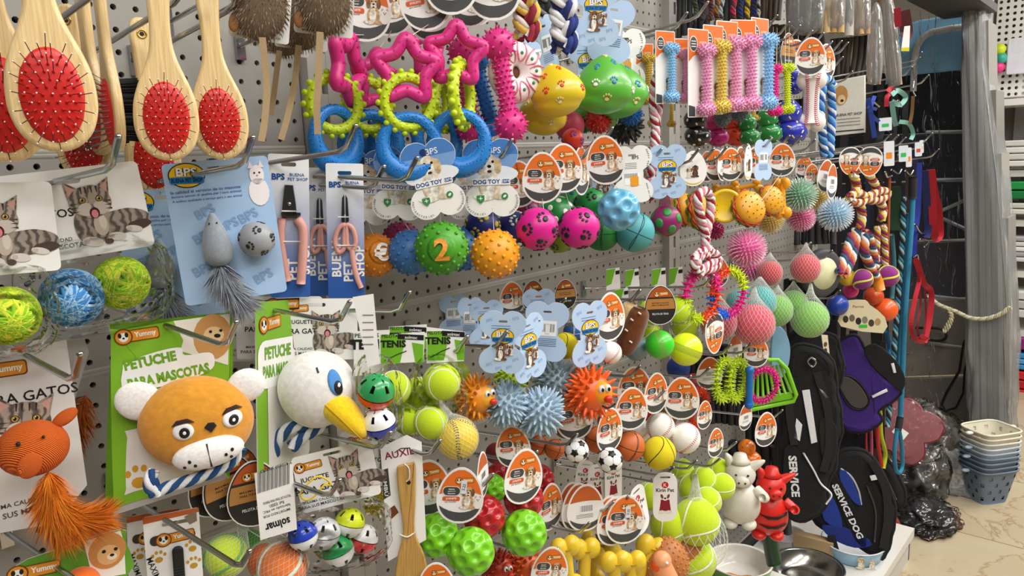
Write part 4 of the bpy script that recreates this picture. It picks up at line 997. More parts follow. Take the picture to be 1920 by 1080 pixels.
root = thing('feather_toy', 'dim orange feather tuft hanging against the pegboard', 'cat toy', frame(158, 800, -.06, 1, 0, lean(158))); pl = MB(); plume(pl, [(0, 0, 60), (-10, 0, 0), (-30, 0, -80)], 48, [mat(k, .9) for k in ('c96a10', 'b85c08')], 500, .9, 1., random.Random(9)); part('feather', pl, root)
R = PXF('pomeranian_card', 'green card with fluffy pomeranian picture at the bottom left corner', 'card', 135, 1060, -.17)
c = part('card', card_mesh(R.sm([(45, 1045), (120, 1022), (215, 1003), (224, 1030), (228, 1100), (40, 1110)], 3), G('5f9a2c'), 1.5), R.root); mb = MB(); logo_badge(mb, -60, 2, 70, -1.4, .3, 4)
mb.poly(R.o([(152, 1016), (214, 1005), (221, 1030), (226, 1095), (170, 1095), (160, 1050)]), -1.3, G('e9e4da')); mb.poly(ell(58, 18, 32, 36, 20), -1.6, G('c98a4c')); mb.poly(ell(60, 10, 20, 20, 16), -1.9, G('e0b078')); mb.poly(ell(66, 6, 9, 7, 12), -2.2, G('f0dcc0'))
for x, z in ((52, 18), (72, 20)): mb.poly(ell(x, z, 3.5, 3.5, 10), -2.5, INK)
mb.poly(ell(66, 9, 4, 3, 10), -2.5, INK); part('print', mb, c); part('ball', MB().sphere(mat('ea6a1c', .9, 'fuzz'), 3, c=(15, -8, -38), r=34), R.root)
hook(205, 1092, .3, 'leaning out over the pomeranian card')
# plush bear head
def bear():
    R = PXF('plush_bear_toy', 'tan plush bear head with white muzzle and blue rope on green card', 'dog toy', 370, 790, -.20); r = R.root
    cardo = R.sm([(226, 632), (240, 618), (418, 588), (428, 596), (424, 896), (416, 906), (245, 950), (230, 944)], 4)
    c = part('card', card_mesh(cardo, G('7fb52c'), 1.5), r, Matrix.Translation((0, 26, 0))); mb = MB(); y = -1.4
    mb.poly(R.sm([(252, 820), (262, 805), (424, 778), (424, 880), (262, 926), (250, 920)], 3), y, G('e6e3dc')); logo_badge(mb, -102, 162, 62, y-.2, .3, 9)
    mb.poly(R.o([(328, 603), (426, 590), (424, 690), (340, 660), (345, 640)]), y, G('e8e2d4'))
    mb.poly(ell(26, 156, 34, 44, 20), y-.3, G('c89458')); mb.poly(ell(28, 160, 18, 16, 14), y-.6, G('e8c894')); mb.poly(ell(34, 158, 6, 4, 10), y-.9, INK); mb.poly(ell(22, 166, 3, 3, 8), y-.9, INK); mb.poly(ell(40, 168, 3, 3, 8), y-.9, INK)
    mb.poly(R.sm([(245, 690), (252, 678), (300, 660), (340, 653), (348, 668), (390, 664), (400, 680), (390, 700), (330, 722), (250, 730)], 4), y-.5, WHITE)
    mb.text('PETUCHE', -80, 114, 20, G('6fa526'), y-.9, rot=11, w=88, fat=.05); mb.text('PARA MASCOTAS', -48, 84, 20, G('6fa526'), y-.9, rot=11, w=140, fat=.05)
    for q in paw(1): mb.poly([(-98+a*110, -108+b*110) for a, b in q], y-.3, G('c9982e'))
    part('print', mb, c)
    gold = mat('d99530', .95, 'plush'); wh = mat('f2efec', .95, 'plush'); head = lambda v: V(v.x*101, v.y*52, v.z*88-1)
    part('head', MB().sphere(gold, 4, head), r); f = ellf(101, 52, 88, 0, 0, -1)
    for cx, cz, rx, rz, rot in ((-99, 44, 40, 36, 20), (86, 64, 36, 33, -25)):
        part('ear', MB().sphere(wh, 3, lambda v: V(v.x*rx, v.y*13, v.z*rz)), r, Matrix.Translation((cx, 4, cz)) @ Matrix.Rotation(math.radians(rot), 4, 'Y'))
    mz = MB().sphere(wh, 3, lambda v: V(v.x*63, v.y*22-46, v.z*29-2)); mo = part('muzzle', mz, r, Matrix.Translation((18, 0, -44)) @ Matrix.Rotation(math.radians(-12), 4, 'Y')); fm = ellf(63, 22, 29, 0, -46, -2); d = MB(); spatch(d, [(-1.5, 20), (1.5, 20), (2, -26), (-2, -26)], INK, fm, .8)
    for x, z in ((-34, -4), (-26, -14), (-44, -14), (28, -8), (40, -2), (36, -16)): spatch(d, ell(x, z, 3, 3.5, 8), INK, fm, .8)
    part('whisker_dots', d, mo)
    for x, z in ((-25, -2), (59, 14)):
        e = MB(); spatch(e, ell(x, z, 18, 16, 18, 10), WHITE, f, 1.5); ey = part('eye', e, r); q = MB(); spatch(q, ell(x+2, z-2, 9, 10, 14), INK, f, 2.4); part('pupil', q, ey); q = MB(); spatch(q, ell(x+2, z-2, 3, 3.4, 10), WHITE, f, 3.1); part('glint', q, ey)
        q = MB(); spatch(q, [(x-19, z+10), (x-12, z+20), (x+6, z+24), (x+18, z+18), (x+6, z+17), (x-10, z+13)], mat('3a2118', .9, 'plush'), f, 3); part('eyebrow', q, r)
    q = MB(); spatch(q, [(10, 4), (16, 12), (26, 12), (31, 6), (22, -6)], mat('1c1410', .9, 'plush'), f, 3); part('nose', q, r)
    pa = resample(catmull([R.p3(297, 868, -30), R.p3(290, 885, -38), R.p3(298, 905, -36), R.p3(330, 897, -34), R.p3(380, 884, -34), R.p3(425, 866, -34), R.p3(448, 838, -30)], 8), 3); part('rope', rope_mb(MB(), pa, 11, ['1f4f86', 'eef0f2', '1f4f86', 'eef0f2'], twist=.09, n=6), r)
    pa = resample([R.p3(293, 872, -28), R.p3(300, 912, -40)], 3); part('rope_end', rope_mb(MB(), pa, 11, ['1f4f86', 'eef0f2', '1f4f86'], twist=.09), r)
bear()
R = PXF('plush_toy_card', 'edge of a second green card behind the plush bear card', 'card', 260, 790, -.12); c = part('card', card_mesh(R.o([(214, 618), (290, 590), (300, 600), (300, 925), (206, 950), (208, 800)]), G('6fa526'), 1.5), R.root); mb = MB(); mb.poly(R.o([(221, 760), (290, 750), (290, 900), (221, 915)]), -1.4, G('d9d6cf')); part('print', mb, c)
hook(443, 604, .32, 'through the slot of the plush bear card', -.04)
# plush duck head
def duck():
    R = PXF('plush_duck_toy', 'white plush duck head with yellow beak and blue eye on green card', 'dog toy', 594, 730, -.19); r = R.root
    CM = wl(r, frame(533, 728, -.15, 330, 62, img(533, 4))); c = part('card', card_mesh(rrect(0, 0, .62, 1, .03), G('7fb52c'), .006), r, CM); mb = MB(); y = -.006
    mb.poly(rrect(.05, -.18, .5, .52, .03), y, G('e6e3dc')); logo_badge(mb, -.16, .38, .2, y-.001, .001, 5); mb.poly(rrect(-.05, .16, .5, .26, .08), y-.001, WHITE); mb.text('PETUCHE', -.08, .22, .07, G('6fa526'), y-.003, w=.3, fat=.04); mb.text('PARA MASCOTAS', -.04, .12, .07, G('6fa526'), y-.003, w=.42, fat=.04); mb.poly(rrect(.2, .35, .2, .28, .02), y-.001, G('b98a4c')); part('print', mb, c)
    wh = mat('eceae6', .95, 'plush'); hf = lambda v: V(v.x*71*(1+.08*v.z), v.y*62, v.z*73); part('head', MB().sphere(wh, 4, hf), r); f = ellf(71, 62, 73)
    ye = mat('f0cd1c', .9, 'plush'); bk = lambda v: V(v.x*56, v.y*36, v.z*27*(1-.25*v.x)-6*v.x*v.x)
    BM = Matrix.Translation((50, -44, -36)) @ Matrix.Rotation(math.radians(40), 4, 'Y') @ Matrix.Rotation(math.radians(-16), 4, 'Z')
    bo = part('beak', MB().sphere(ye, 4, bk), r, BM); part('beak_seam', MB().tube([(56*math.cos(t)*.99, -36.3*math.sin(t), -5-6*math.cos(t)**2-3*math.cos(t)) for t in [-.2+3.4*i/18 for i in range(19)]], 1.4, mat('caa010', .9), 5), bo)
    e = MB(); spatch(e, ell(31, 26, 12, 24, 18, 18), mat('4f8fd0', .8, 'plush'), f, 1.5); eo = part('eye', e, r)
    q = MB(); spatch(q, ell(37, 17, 7.5, 13, 14, 14), INK, f, 2.6); part('pupil', q, eo); q = MB(); spatch(q, ell(38, 22, 2.8, 4, 10), WHITE, f, 3.4); part('glint', q, eo)
    q = MB(); spatch(q, [(-3, 53), (0, 54), (3, 46), (0, 45)], INK, f, 1.6); part('eyebrow', q, r)
    for run in ([(515, 850), (525, 820), (545, 802), (575, 795)], [(548, 838), (575, 815), (600, 800), (612, 785)]): part('rope', rope_mb(MB(), resample(catmull([R.p3(a, b, -6) for a, b in run], 8), 3), 12, ['1f4f86', 'eef0f2', '1f4f86', 'eef0f2'], twist=.085, n=6), r)
duck()
hook(656, 566, .30, 'carrying the plush duck card', 0)
hook(768, 548, .29, 'carrying the bag of coloured bell balls')
# white kitten cards behind the duck
def catcard(label, px, py, y, h, a, off=0, w=1.3, words=True, cx=.2, group='white kitten cards behind the duck'):
    root = thing('kitten_card', label, 'card', frame(px, py, y, h, off, img(px, a)), group); c = part('card', card_mesh(rrect(0, 0, w, 1, .06), WHITE, .008, rrect(0, .40, .3, .06, .028, 3)), root); mb = cat_card_print(w, 1, words, cx, -.08, .72, -.008); part('print', mb, c); return root
catcard('white kitten card with laughing tabby visible just above the duck', 592, 618, -.15, 118, 0, 0)
catcard('white kitten card mostly hidden behind the green duck card', 525, 614, -.11, 118, 0, 0)
catcard('white kitten card at far back beside the plush bear', 490, 622, -.07, 112, 0, 0, 1.3)
R = PXF('badge_tag', 'brown badge tag peeking out under the blue mouse card', 'tag', 525, 570, -.13); c = part('tag', card_mesh(R.o([(498, 562), (560, 558), (560, 580), (498, 584)]), G('2c2422'), 1.), R.root); mb = MB(); logo_badge(mb, 5, 0, 50, -1.2, .3, 2); part('print', mb, c)
# ================================================================== top centre: linked chew rings, bones, vinyl toys
trio('pink star with yellow and blue rings, foremost on the right', (855, 102, 57, 5, 4), (866, 177, 62, 72, 5), (861, 262, 60, 0, 3), ('orange', 845, -40, 130, 0, 0), -.23)
trio('pink star with knobbly yellow ring and blue ring, foremost in the middle', (762, 132, 62, 8, 3), (765, 192, 56, 18, 0), (768, 270, 62, 5, 0), ('orange', 795, -4, 120, 0, -8), -.20)
trio('pink star turned edge on over yellow and blue rings, leftmost', (652, 128, 66, 66, 24), (627, 195, 58, 22, 0), (630, 256, 62, 40, 0), ('orange', 684, 14, 124, 0, 5), -.135)
trio('pink star with rings hanging second from the left, set back', (706, 152, 56, 42, 8), (690, 198, 54, 30, 0), (696, 266, 62, 8, 0), ('orange', 727, 5, 122, 0, -6), -.10)
trio('pink star with rings furthest back in the middle', (800, 100, 52, 60, 0), (818, 192, 50, 62, 0), (738, 268, 58, 12, 0), ('orange', 752, -8, 122, 0, 0), -.085)
trio('yellow knobbly ring and blue ring at the back near the blue bone', None, (832, 195, 50, 68, 0), (820, 262, 52, 30, 0), ('back', 890, -8, 110, 0, 10), -.13)
PINKB = lambda: cached('pinkb', lambda: dumbbell_parts('dc2f87', kr=.285, sr=.135, ns=46, sh=.075))
BLUEB = lambda: cached('blueb', lambda: dumbbell_parts('1f6fc0', kr=.285, sr=.135, ns=46, sh=.06))
hang('spiky_bone_toy', 'pink rubber dumbbell bone with spiky ends, hanging in front', 'dog toy', PINKB(), 946, 160, -.24, 104, 0, img(946, -9), ('orange', 925, -30, 132, 0, 0), 'spiky dumbbell bones')
hang('spiky_bone_toy', 'blue rubber dumbbell bone behind the pink one', 'dog toy', BLUEB(), 908, 180, -.175, 96, 0, img(908, -16), ('orange', 880, -5, 110, 0, 8), 'spiky dumbbell bones')
hang('spiky_bone_toy', 'pink dumbbell bone furthest back behind the foremost star', 'dog toy', PINKB(), 876, 168, -.16, 96, 0, img(876, -6), ('back', 805, 22, 108, 0, 0), 'spiky dumbbell bones')
for a in ((700, -70), (760, -90), (850, -110), (930, -90)): hook(a[0], a[1], .28, 'out of frame above the chew toys, at %s' % {700: 'the left', 760: 'the middle', 850: 'the right', 930: 'the pink bone'}[a[0]])
def donut():
    root = thing('donut_toy', 'white vinyl doughnut toy with pink swirls and green leaves', 'dog toy', frame(966, 136, -.235, 58, 25, img(966, -4))); m = mat('f2eeea', .35, 'gloss')
    b = MB(); b.tube([(.52*math.cos(t), 0, .58*math.sin(t)) for t in [2*PI*i/36 for i in range(36)]], .40, m, 14, True); o = part('ring', b, root); s_ = MB(); l = MB()
    for i in range(9):
        t = 2*PI*i/9; d = V(math.cos(t), 0, math.sin(t)); w_ = V(-d.z, 0, d.x); c = d*.58
        s_.tube(catmull([c+d*.34-w_*.12+V(0, -.22, 0), c+V(0, -.42, 0)-w_*.16, c-d*.26+V(0, -.3, 0), c+V(0, -.42, 0)+w_*.16, c+d*.34+w_*.12+V(0, -.22, 0)], 5), .03, mat('e0859a', .5), 5)
        l.sphere(mat('3f9a5a', .5), 1, c=c+V(0, -.41, 0), r=(.06, .03, .06))
    part('pink_swirls', s_, o); part('green_leaves', l, o); part('centre', MB().sphere(mat('6a3a1a', .6), 2, r=(.2, .1, .2)), root)
donut()
def braid(label, pts, rpx, cols, y, group='braided rope toys'):
    p0, t = P(*pts[0], y); root = thing('braided_rope_toy', label, 'rope toy', Matrix.Translation(p0), group); k = t/FPX; w_ = wpath(pts, y); ax = catmull([q-p0 for q in w_], 10); r = rpx*k
    pa = resample(ax, r*.12); u = V(math.cos(face_yaw(p0)), math.sin(face_yaw(p0)), 0); v = V(-u.y, u.x, 0)
    for j in range(3):
        pp = []; s_ = 0
        for i, q in enumerate(pa):
            s_ += (q-pa[i-1]).length if i else 0; a = s_/r*1.7+2*PI*j/3; pp.append(q+u*math.sin(a)*r*.62+v*math.sin(2*a)*r*.4)
        mb = rope_mb(MB(), pp, r*.46, cols, twist=1.6/r, n=5); part('strand', mb, root)
    return root
braid('braided rope toy in red, yellow and white beside the tags', [(978, -40), (986, 10), (988, 72)], 26, ['8c1c34', 'e8c85a', 'f0e8e0', 'a0283c'], -.24)
braid('braided rope toy in navy and white', [(1056, -50), (1056, 20), (1059, 94)], 26, ['22307a', 'eceef2', 'eceef2', '2a3a8c'], -.25)
braid('dark striped braided rope end deep behind the pale bone cards', [(1020, -40), (1024, 20), (1020, 50)], 18, ['3a4a40', '8c8c84', '2c3430'], -.14)
for i, (px, py, y, h, o, a, k, d) in enumerate(((1117, 22, -.275, 122, 5, 2, 'blue', 'foremost, with puppy above the green vinyl toy'), (1146, 58, -.25, 112, 12, 8, 'blueback', 'second, its blank lower end above the green toy'), (1103, 128, -.22, 120, 30, -5, 'blue', 'behind between the yellow and green vinyl toys'), (1025, 88, -.2, 110, 62, -18, 'blueback', 'turned edge on under the rope braids'), (1012, 112, -.15, 100, 40, -10, 'blueback', 'in shadow behind the yellow vinyl toy'))):
    tagonly('pale blue bone-shaped card, '+d, k, px, py, y, h, o, img(px, a), 'pale blue bone cards at the top')
tagonly('white back of a card with an orange price sticker beside the green toy', 'whiteback', 1172, 112, -.2, 110, 20, img(1172, 0))
VG = lambda: cached('vg', lambda: vinyl_parts('58ae38', ('f4f4f0', '2f7fc0', 'f0dc90'))); VY = lambda: cached('vy', lambda: vinyl_parts('dcc21c', ('d9471c', 'd9471c', 'f0e6b0')))
hang('vinyl_squeaky_toy', 'glossy green vinyl toy with paw prints, in front', 'dog toy', VG(), 1131, 162, -.275, 57, 0, img(1131, 2), None, 'paw print vinyl toys')
hang('vinyl_squeaky_toy', 'green vinyl toy tucked behind the front green one', 'dog toy', VG(), 1162, 172, -.22, 54, 30, img(1162, -12), None, 'paw print vinyl toys')
hang('vinyl_squeaky_toy', 'glossy yellow vinyl toy with orange paw prints', 'dog toy', VY(), 1044, 172, -.27, 52, -10, img(1044, -14), None, 'paw print vinyl toys')
hang('vinyl_squeaky_toy', 'second yellow vinyl toy lower down behind the first', 'dog toy', VY(), 1018, 212, -.22, 46, 20, img(1018, 8), None, 'paw print vinyl toys')
hang('vinyl_squeaky_toy', 'green vinyl toy in shadow below the front pair', 'dog toy', VG(), 1118, 208, -.16, 44, 20, img(1118, 20), None, 'paw print vinyl toys')
hang('rubber_ball', 'dull pink ball in shadow under the yellow vinyl toy', 'ball', B_plain('b8384e'), 1068, 236, -.17, 28)
hang('spiky_ball', 'red spiky ball under the green vinyl toy', 'ball', cached('rsp', lambda: B_spike('c8281e', 90, .3, .1)), 1122, 226, -.19, 27)
hang('spiky_ball', 'blue spiky ball right of the green vinyl toys', 'ball', cached('bsp', lambda: B_spike('1f6fc4', 90, .28, .1)), 1183, 214, -.2, 24)
hang('spiky_ball', 'black spiky ball hanging under the blue spiky ball', 'ball', cached('ksp', lambda: B_spike('1a1a1c', 60, .35, .13)), 1172, 236, -.15, 36)
hang('spiky_ball', 'dark green spiky ball between the yellow and green toys', 'ball', cached('gsp', lambda: B_spike('1d7a3a', 90, .28, .1)), 1094, 228, -.15, 24)
hang('paw_ball', 'small red ball with purple paw prints above the egg tags', 'ball', cached('rpp', lambda: B_paw('d8381c', '6a2a8c', 10)), 1074, 262, -.23, 21)
hook(1327, 4, .30, 'longest at the top, above the orange bone cards'); hook(1288, 24, .28, 'at the top, left of the orange bone cards'); hook(1148, 240, .29, 'tilted up behind the foremost orange egg tag'); hook(1112, 268, .27, 'just left of the foremost orange egg tag')
# candy-striped rope and knots
CANDY = ['a81c30', 'f2eaea', 'd98a98', 'f2eaea']
rope_toy('striped_rope_toy', 'red and white striped rope hanging in two strands by the upright', 'rope toy', [[(1231, 140), (1236, 190), (1228, 250), (1224, 320)], [(1229, 142), (1224, 200), (1230, 260), (1220, 330)]], CANDY, -.24, 8, 'red and white ropes')
rope_toy('striped_rope_toy', 'red and white rope knot in shadow behind the pale blue bone tag', 'rope toy', [[(1216, 285), (1232, 300), (1222, 330), (1214, 350), (1228, 362)], [(1236, 288), (1212, 315), (1232, 345), (1216, 370)]], CANDY, -.17, 10, 'red and white ropes')
rope_toy('striped_rope_toy', 'red and white rope with a big knot hanging before the burgers', 'rope toy', [[(1326, 480), (1322, 440), (1312, 400), (1308, 372), (1320, 358), (1332, 372), (1330, 410), (1322, 450), (1324, 485)],
    [(1300, 488), (1318, 470), (1342, 478), (1346, 496), (1326, 506), (1304, 500), (1306, 480), (1330, 466)], [(1306, 510), (1310, 484), (1334, 472), (1344, 486), (1322, 500), (1312, 512)]], CANDY, -.285, 8.5, 'red and white ropes')
# ---- orange cards with spiky bones
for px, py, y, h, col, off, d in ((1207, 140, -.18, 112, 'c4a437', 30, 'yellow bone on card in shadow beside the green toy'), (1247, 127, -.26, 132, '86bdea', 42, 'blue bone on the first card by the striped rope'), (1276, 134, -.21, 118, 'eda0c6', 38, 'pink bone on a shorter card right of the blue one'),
    (1309, 138, -.25, 160, 'e295bf', 50, 'pink bone on the third orange card'), (1337, 132, -.258, 162, 'd8bd4e', 52, 'yellow bone on the fourth orange card'), (1363, 126, -.265, 165, 'e295bf', 50, 'pink bone on the fifth orange card'), (1393, 124, -.272, 166, 'e295bf', 40, 'pink bone on the widest orange card'), (1424, 122, -.282, 168, '86bdea', 60, 'blue bone on the rightmost orange card')):
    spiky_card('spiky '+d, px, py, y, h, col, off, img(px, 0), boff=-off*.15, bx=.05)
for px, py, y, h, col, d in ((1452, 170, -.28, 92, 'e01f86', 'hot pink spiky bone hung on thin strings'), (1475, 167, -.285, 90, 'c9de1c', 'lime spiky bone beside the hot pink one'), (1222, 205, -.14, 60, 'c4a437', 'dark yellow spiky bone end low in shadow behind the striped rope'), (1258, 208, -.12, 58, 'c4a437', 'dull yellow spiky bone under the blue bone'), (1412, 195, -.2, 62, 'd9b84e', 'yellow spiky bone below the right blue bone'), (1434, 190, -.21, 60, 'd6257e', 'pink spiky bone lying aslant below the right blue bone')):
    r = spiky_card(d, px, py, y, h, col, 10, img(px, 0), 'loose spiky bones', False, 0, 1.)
    if px in (1452, 1475): string(r, P(px-3, py-46, y)[0], P(px-2, 50, y)[0]); string(r, P(px+4, py-46, y)[0], P(px+5, 52, y)[0])
SQ = {'blackdot': ('121214', 'dot', 'f2f2ee'), 'magenta': ('c01a78', 'bar', '7a1048'), 'orange': ('d8401a', 'bar', '5c1a10'), 'green': ('1a8a3e', 'bar', 'e8e8d8'), 'blue': ('2a34b0', 'bar', 'e6dc9a')}
for px, py, r, k, y, d in ((1307, 240, 34, 'blackdot', -.22, 'black squeaky toy with white dots under the bone cards'), (1344, 244, 30, 'magenta', -.2, 'magenta glossy squeaky toy in the shadow'), (1379, 240, 33, 'orange', -.2, 'orange-red glossy squeaky toy with bone marks'), (1404, 244, 28, 'green', -.23, 'green squeaky toy left of the other green one'), (1442, 236, 32, 'green', -.22, 'green squeaky toy right of the other green one'), (1482, 230, 40, 'blue', -.25, 'royal blue squeaky toy with bone marks'), (1488, 152, 24, 'blue', -.23, 'small royal blue toy behind the lime bone')):
    hang('squeaky_toy', d, 'dog toy', cached(('sq', k), lambda: squeaky_parts(*SQ[k])), px, py, y, r, 20, 8, None, 'glossy squeaky toys')
for px, py, d in ((1355, 222, 'left'), (1385, 212, 'right')):
    hang('spiky_ball', 'dark grey bumpy ball under the orange cards, '+d+' one', 'ball', cached('dgr', lambda: B_spike('5a6670', 60, .2, .12)), px, py, -.24, 19)
def basebone():
    root = hang('baseball_bone', 'white bone toy with red baseball stitching', 'dog toy', cached('bbone', lambda: bone_toy_parts('efe9e4', 'plain', .45, .34, .26)), 1521, 190, -.285, 54, 5, img(1521, 2), ('orange', 1520, 106, 70, 8, 0)); s_ = MB()
    for i in range(26):
        z = -.85+1.7*i/25; w_ = .26*(1+.6*abs(z/.8)**3)
        for q in (-1, 1):
            x = q*(.13+.12*abs(z)**3); y = -math.sqrt(max(.02, w_*w_-x*x))-.02
            for t in (-1, 1): s_.tube([(x, y, z), (x+t*.06, y+.01, z+.035)], .013, mat('c23048', .6), 4)
    part('stitching', s_, root)
basebone()
tagonly('orange egg tag turned nearly edge on behind the baseball bone tag', 'orange', 1549, 116, -.27, 66, 52, 0); tagonly('brown egg tag edge hanging behind the pink spiky bone', 'dark', 1478, 98, -.24, 70, 62, 0); tagonly('egg tag in shadow left of the baseball bone', 'back', 1492, 108, -.22, 66, 30, 0)
rope_toy('blue_rope_toy', 'thick blue and white twisted rope loop beside the baseball bone', 'rope toy', [[(1544, 150), (1538, 200), (1542, 250), (1546, 292)], [(1556, 148), (1560, 200), (1558, 250), (1556, 294)], [(1540, 160), (1550, 148), (1562, 160)]], ['1f6fc4', '7ab4e6', '1a4f9c', 'dfe8f2'], -.275, 8)
# top dark zone: tassels, chew sticks in bags
for i, (px, c) in enumerate(((1345, '8a5a20'), (1352, '9aa8b0'), (1375, 'b02040'), (1388, '1c2c6c'), (1400, 'c8a81c'), (1412, '1c2c6c'), (1418, 'e8e4d8'), (1330, '6a2a2a'), (1300, '3a4a2a'), (1315, '2c2c34'))):
    rope_toy('tassel_rope', 'frayed %s rope end hanging at the top, %s' % ({'8a5a20': 'brown', '9aa8b0': 'grey', 'b02040': 'red', '1c2c6c': 'navy', 'c8a81c': 'yellow', 'e8e4d8': 'white', '6a2a2a': 'maroon', '3a4a2a': 'olive', '2c2c34': 'black'}[c], '%s from the left among the tassels' % ('fourth', 'fifth', 'sixth', 'seventh', 'eighth', 'ninth', 'tenth', 'third', 'first', 'second')[i]), 'rope toy', [[(px, -30), (px+2, 0), (px-3+i, 20), (px+1, 38)]], [c, c, '3a3030'], -.16, 5, 'tassels at the top')
def chewpack(label, quad, y, cols, n, bagc=True, group='bagged chew sticks'):
    xs = [q[0] for q in quad]; ys = [q[1] for q in quad]; cx, cy = sum(xs)/4, sum(ys)/4; R = PXF('chew_or_filler_pack', label, 'dog chew', cx, cy, y, group=group)
    (x0, y0), (x1, y1), (x2, y2), (x3, y3) = quad
    for i in range(n):
        t = (i+.5)/n; a = R.p3(x0+(x1-x0)*t, y0+(y1-y0)*t, random.uniform(-6, 6)); b = R.p3(x3+(x2-x3)*t, y3+(y2-y3)*t-2, random.uniform(-6, 6)); w_ = abs(x1-x0)/n*.55
        mb = MB(); mb.tube([a, a.lerp(b, .5)+V(random.uniform(-2, 2), 0, 0), b], w_, mat(random.choice(cols), .7), 7); part('chew_or_filler_stick', mb, R.root)
    if bagc:
        def fn(v):
            u = v.x*.5+.5; q = .5-v.z*.5; nn = noise.noise(v*2+V(cx, 0, 0))*3; A = R.p3(x0+(x1-x0)*u, y0+(y1-y0)*u); B = R.p3(x3+(x2-x3)*u, y3+(y2-y3)*u); p = A.lerp(B, q); return V(p.x*1.0+nn+(v.x)*2, v.y*14+nn, p.z)
        part('clear_bag', MB().sphere(mat('ffffff', .1, 'wrap'), 3, lambda v: fn(V(math.copysign(abs(v.x)**.5, v.x), v.y, math.copysign(abs(v.z)**.6, v.z)))), R.root)
    return R.root
BRN = ['6a4a2c', '54391f', '7a5a34', '4a3018']; TAN = ['b9975c', 'a98548', 'c8a870', '9a7a48']
chewpack('dark brown chew sticks bundle at the top, leftmost', [(1428, -60), (1470, -60), (1462, 40), (1428, 36)], -.2, ['2c2018', '3a2a1c', '241a12'], 5, False)
chewpack('dark brown chew stick bundle below the tan bags', [(1478, -60), (1545, -60), (1540, 66), (1476, 62)], -.22, ['4a3a20', '3a2c18', '5a4a28'], 6)
chewpack('tan chew sticks in a clear bag with white print, left of the pair', [(1544, -60), (1582, -60), (1580, 64), (1546, 60)], -.25, TAN, 3); chewpack('narrow silver edged chew stick bag between the tan ones', [(1584, -60), (1600, -60), (1598, 68), (1584, 68)], -.24, ['c9c4ba', 'a8a098'], 1); chewpack('tan chew sticks in a clear bag, right of the pair', [(1600, -60), (1628, -60), (1630, 66), (1600, 64)], -.26, TAN, 3)
chewpack('long bag of brown chew sticks hanging to the leashes, left one', [(1634, 10), (1650, 5), (1652, 160), (1624, 155)], -.27, ['8a6a40', '7a5c34', '9a7c50'], 3); chewpack('long bag of brown chew sticks hanging to the leashes, right one', [(1652, -10), (1672, -14), (1690, 160), (1664, 165)], -.29, ['8a6a40', '7a5c34', '9a7c50'], 3)
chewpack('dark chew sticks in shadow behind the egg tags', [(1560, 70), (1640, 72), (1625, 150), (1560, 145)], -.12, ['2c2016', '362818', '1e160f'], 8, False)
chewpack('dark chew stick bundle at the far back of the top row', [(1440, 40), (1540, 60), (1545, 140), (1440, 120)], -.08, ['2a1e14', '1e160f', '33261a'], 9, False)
R = PXF('dog_treat_pouch', 'white treat pouch with golden dog picture under the chew sticks', 'pouch', 1592, 200, -.22); c = part('pouch', slab(MB(), R.o([(1566, 150), (1620, 146), (1620, 250), (1566, 252)]), 8, 2.5, mat('d9d5c8', .35)), R.root); mb = MB(); mb.poly(ell(-14, 22, 12, 18, 16), -5, G('b98a4c')); mb.poly(ell(-13, 14, 7, 9, 12), -5.3, G('e0c090')); mb.poly(ell(-12, 12, 3, 2.5, 8), -5.6, INK); mb.text('BUENA PET SHOP', 0, -14, 5, INK, -5, w=44)
for i in range(3): mb.box((-1, -5, -22-6*i), (40, .1, 1), G('77746c'))
mb.box((0, -5, -44), (50, .1, 2), INK); part('print', mb, c)
for px, py, L_, d in ((1457, 29, .29, 'at the top right holding the rightmost orange bone card'), (1479, 42, .29, 'with the hot pink bone strings'), (1500, 48, .29, 'with the lime bone strings'), (1523, 58, .29, 'beside the brown egg tags'), (1544, 62, .3, 'through the baseball bone tag'), (1560, 78, .29, 'behind the baseball bone tag'), (1578, 77, .28, 'under the tan chew stick bag'), (1590, 80, .29, 'right of the tan chew stick bag'), (1580, 107, .26, 'over the treat pouch'), (1598, 134, .25, 'carrying the treat pouch')): hook(px, py, L_, d)
# ================================================================== middle row: numbered balls, paw balls, burgers, spiky balls
NUM = 'knobbly rubber balls with dog tags'
hang('knobbly_ball', 'orange knobbly ball with a white euro sign', 'ball', cached('ne', lambda: B_num('e88a1c', '€', 'f3efe8', d=V(.35, -1, .25))), 702, 478, -.115, 40, 0, 0, ('dogtoy', 686, 352, 138, 10, 4), NUM)
hang('knobbly_ball', 'blue knobbly ball between the euro ball and the green one', 'ball', cached('nb', lambda: B_num('3f74b4')), 771, 473, -.16, 42, 0, 0, ('dogtoy', 748, 345, 132, 0, 6), NUM)
hang('knobbly_ball', 'green knobbly ball with an orange number two', 'ball', cached('n2', lambda: B_num('46991f', '2', 'f0a13a')), 828, 465, -.22, 49, 0, 0, ('dogtoy', 812, 336, 142, 0, -10), NUM)
hang('knobbly_ball', 'bright orange knobbly ball with no number', 'ball', cached('no', lambda: B_num('f2a01c')), 928, 476, -.235, 45, 0, 0, ('dogtoy', 921, 334, 142, 0, 0), NUM)
hang('knobbly_ball', 'blue knobbly ball half hidden behind the green number two ball', 'ball', cached('nb', lambda: B_num('3f74b4')), 866, 466, -.14, 40, 20, 0, ('dogtoy', 880, 346, 126, 20, 0), NUM)
hang('knobbly_ball', 'dark pink knobbly ball in shadow behind the blue one', 'ball', cached('np', lambda: B_num('9c2a5c')), 752, 452, -.08, 36, 0, 0, None, NUM)
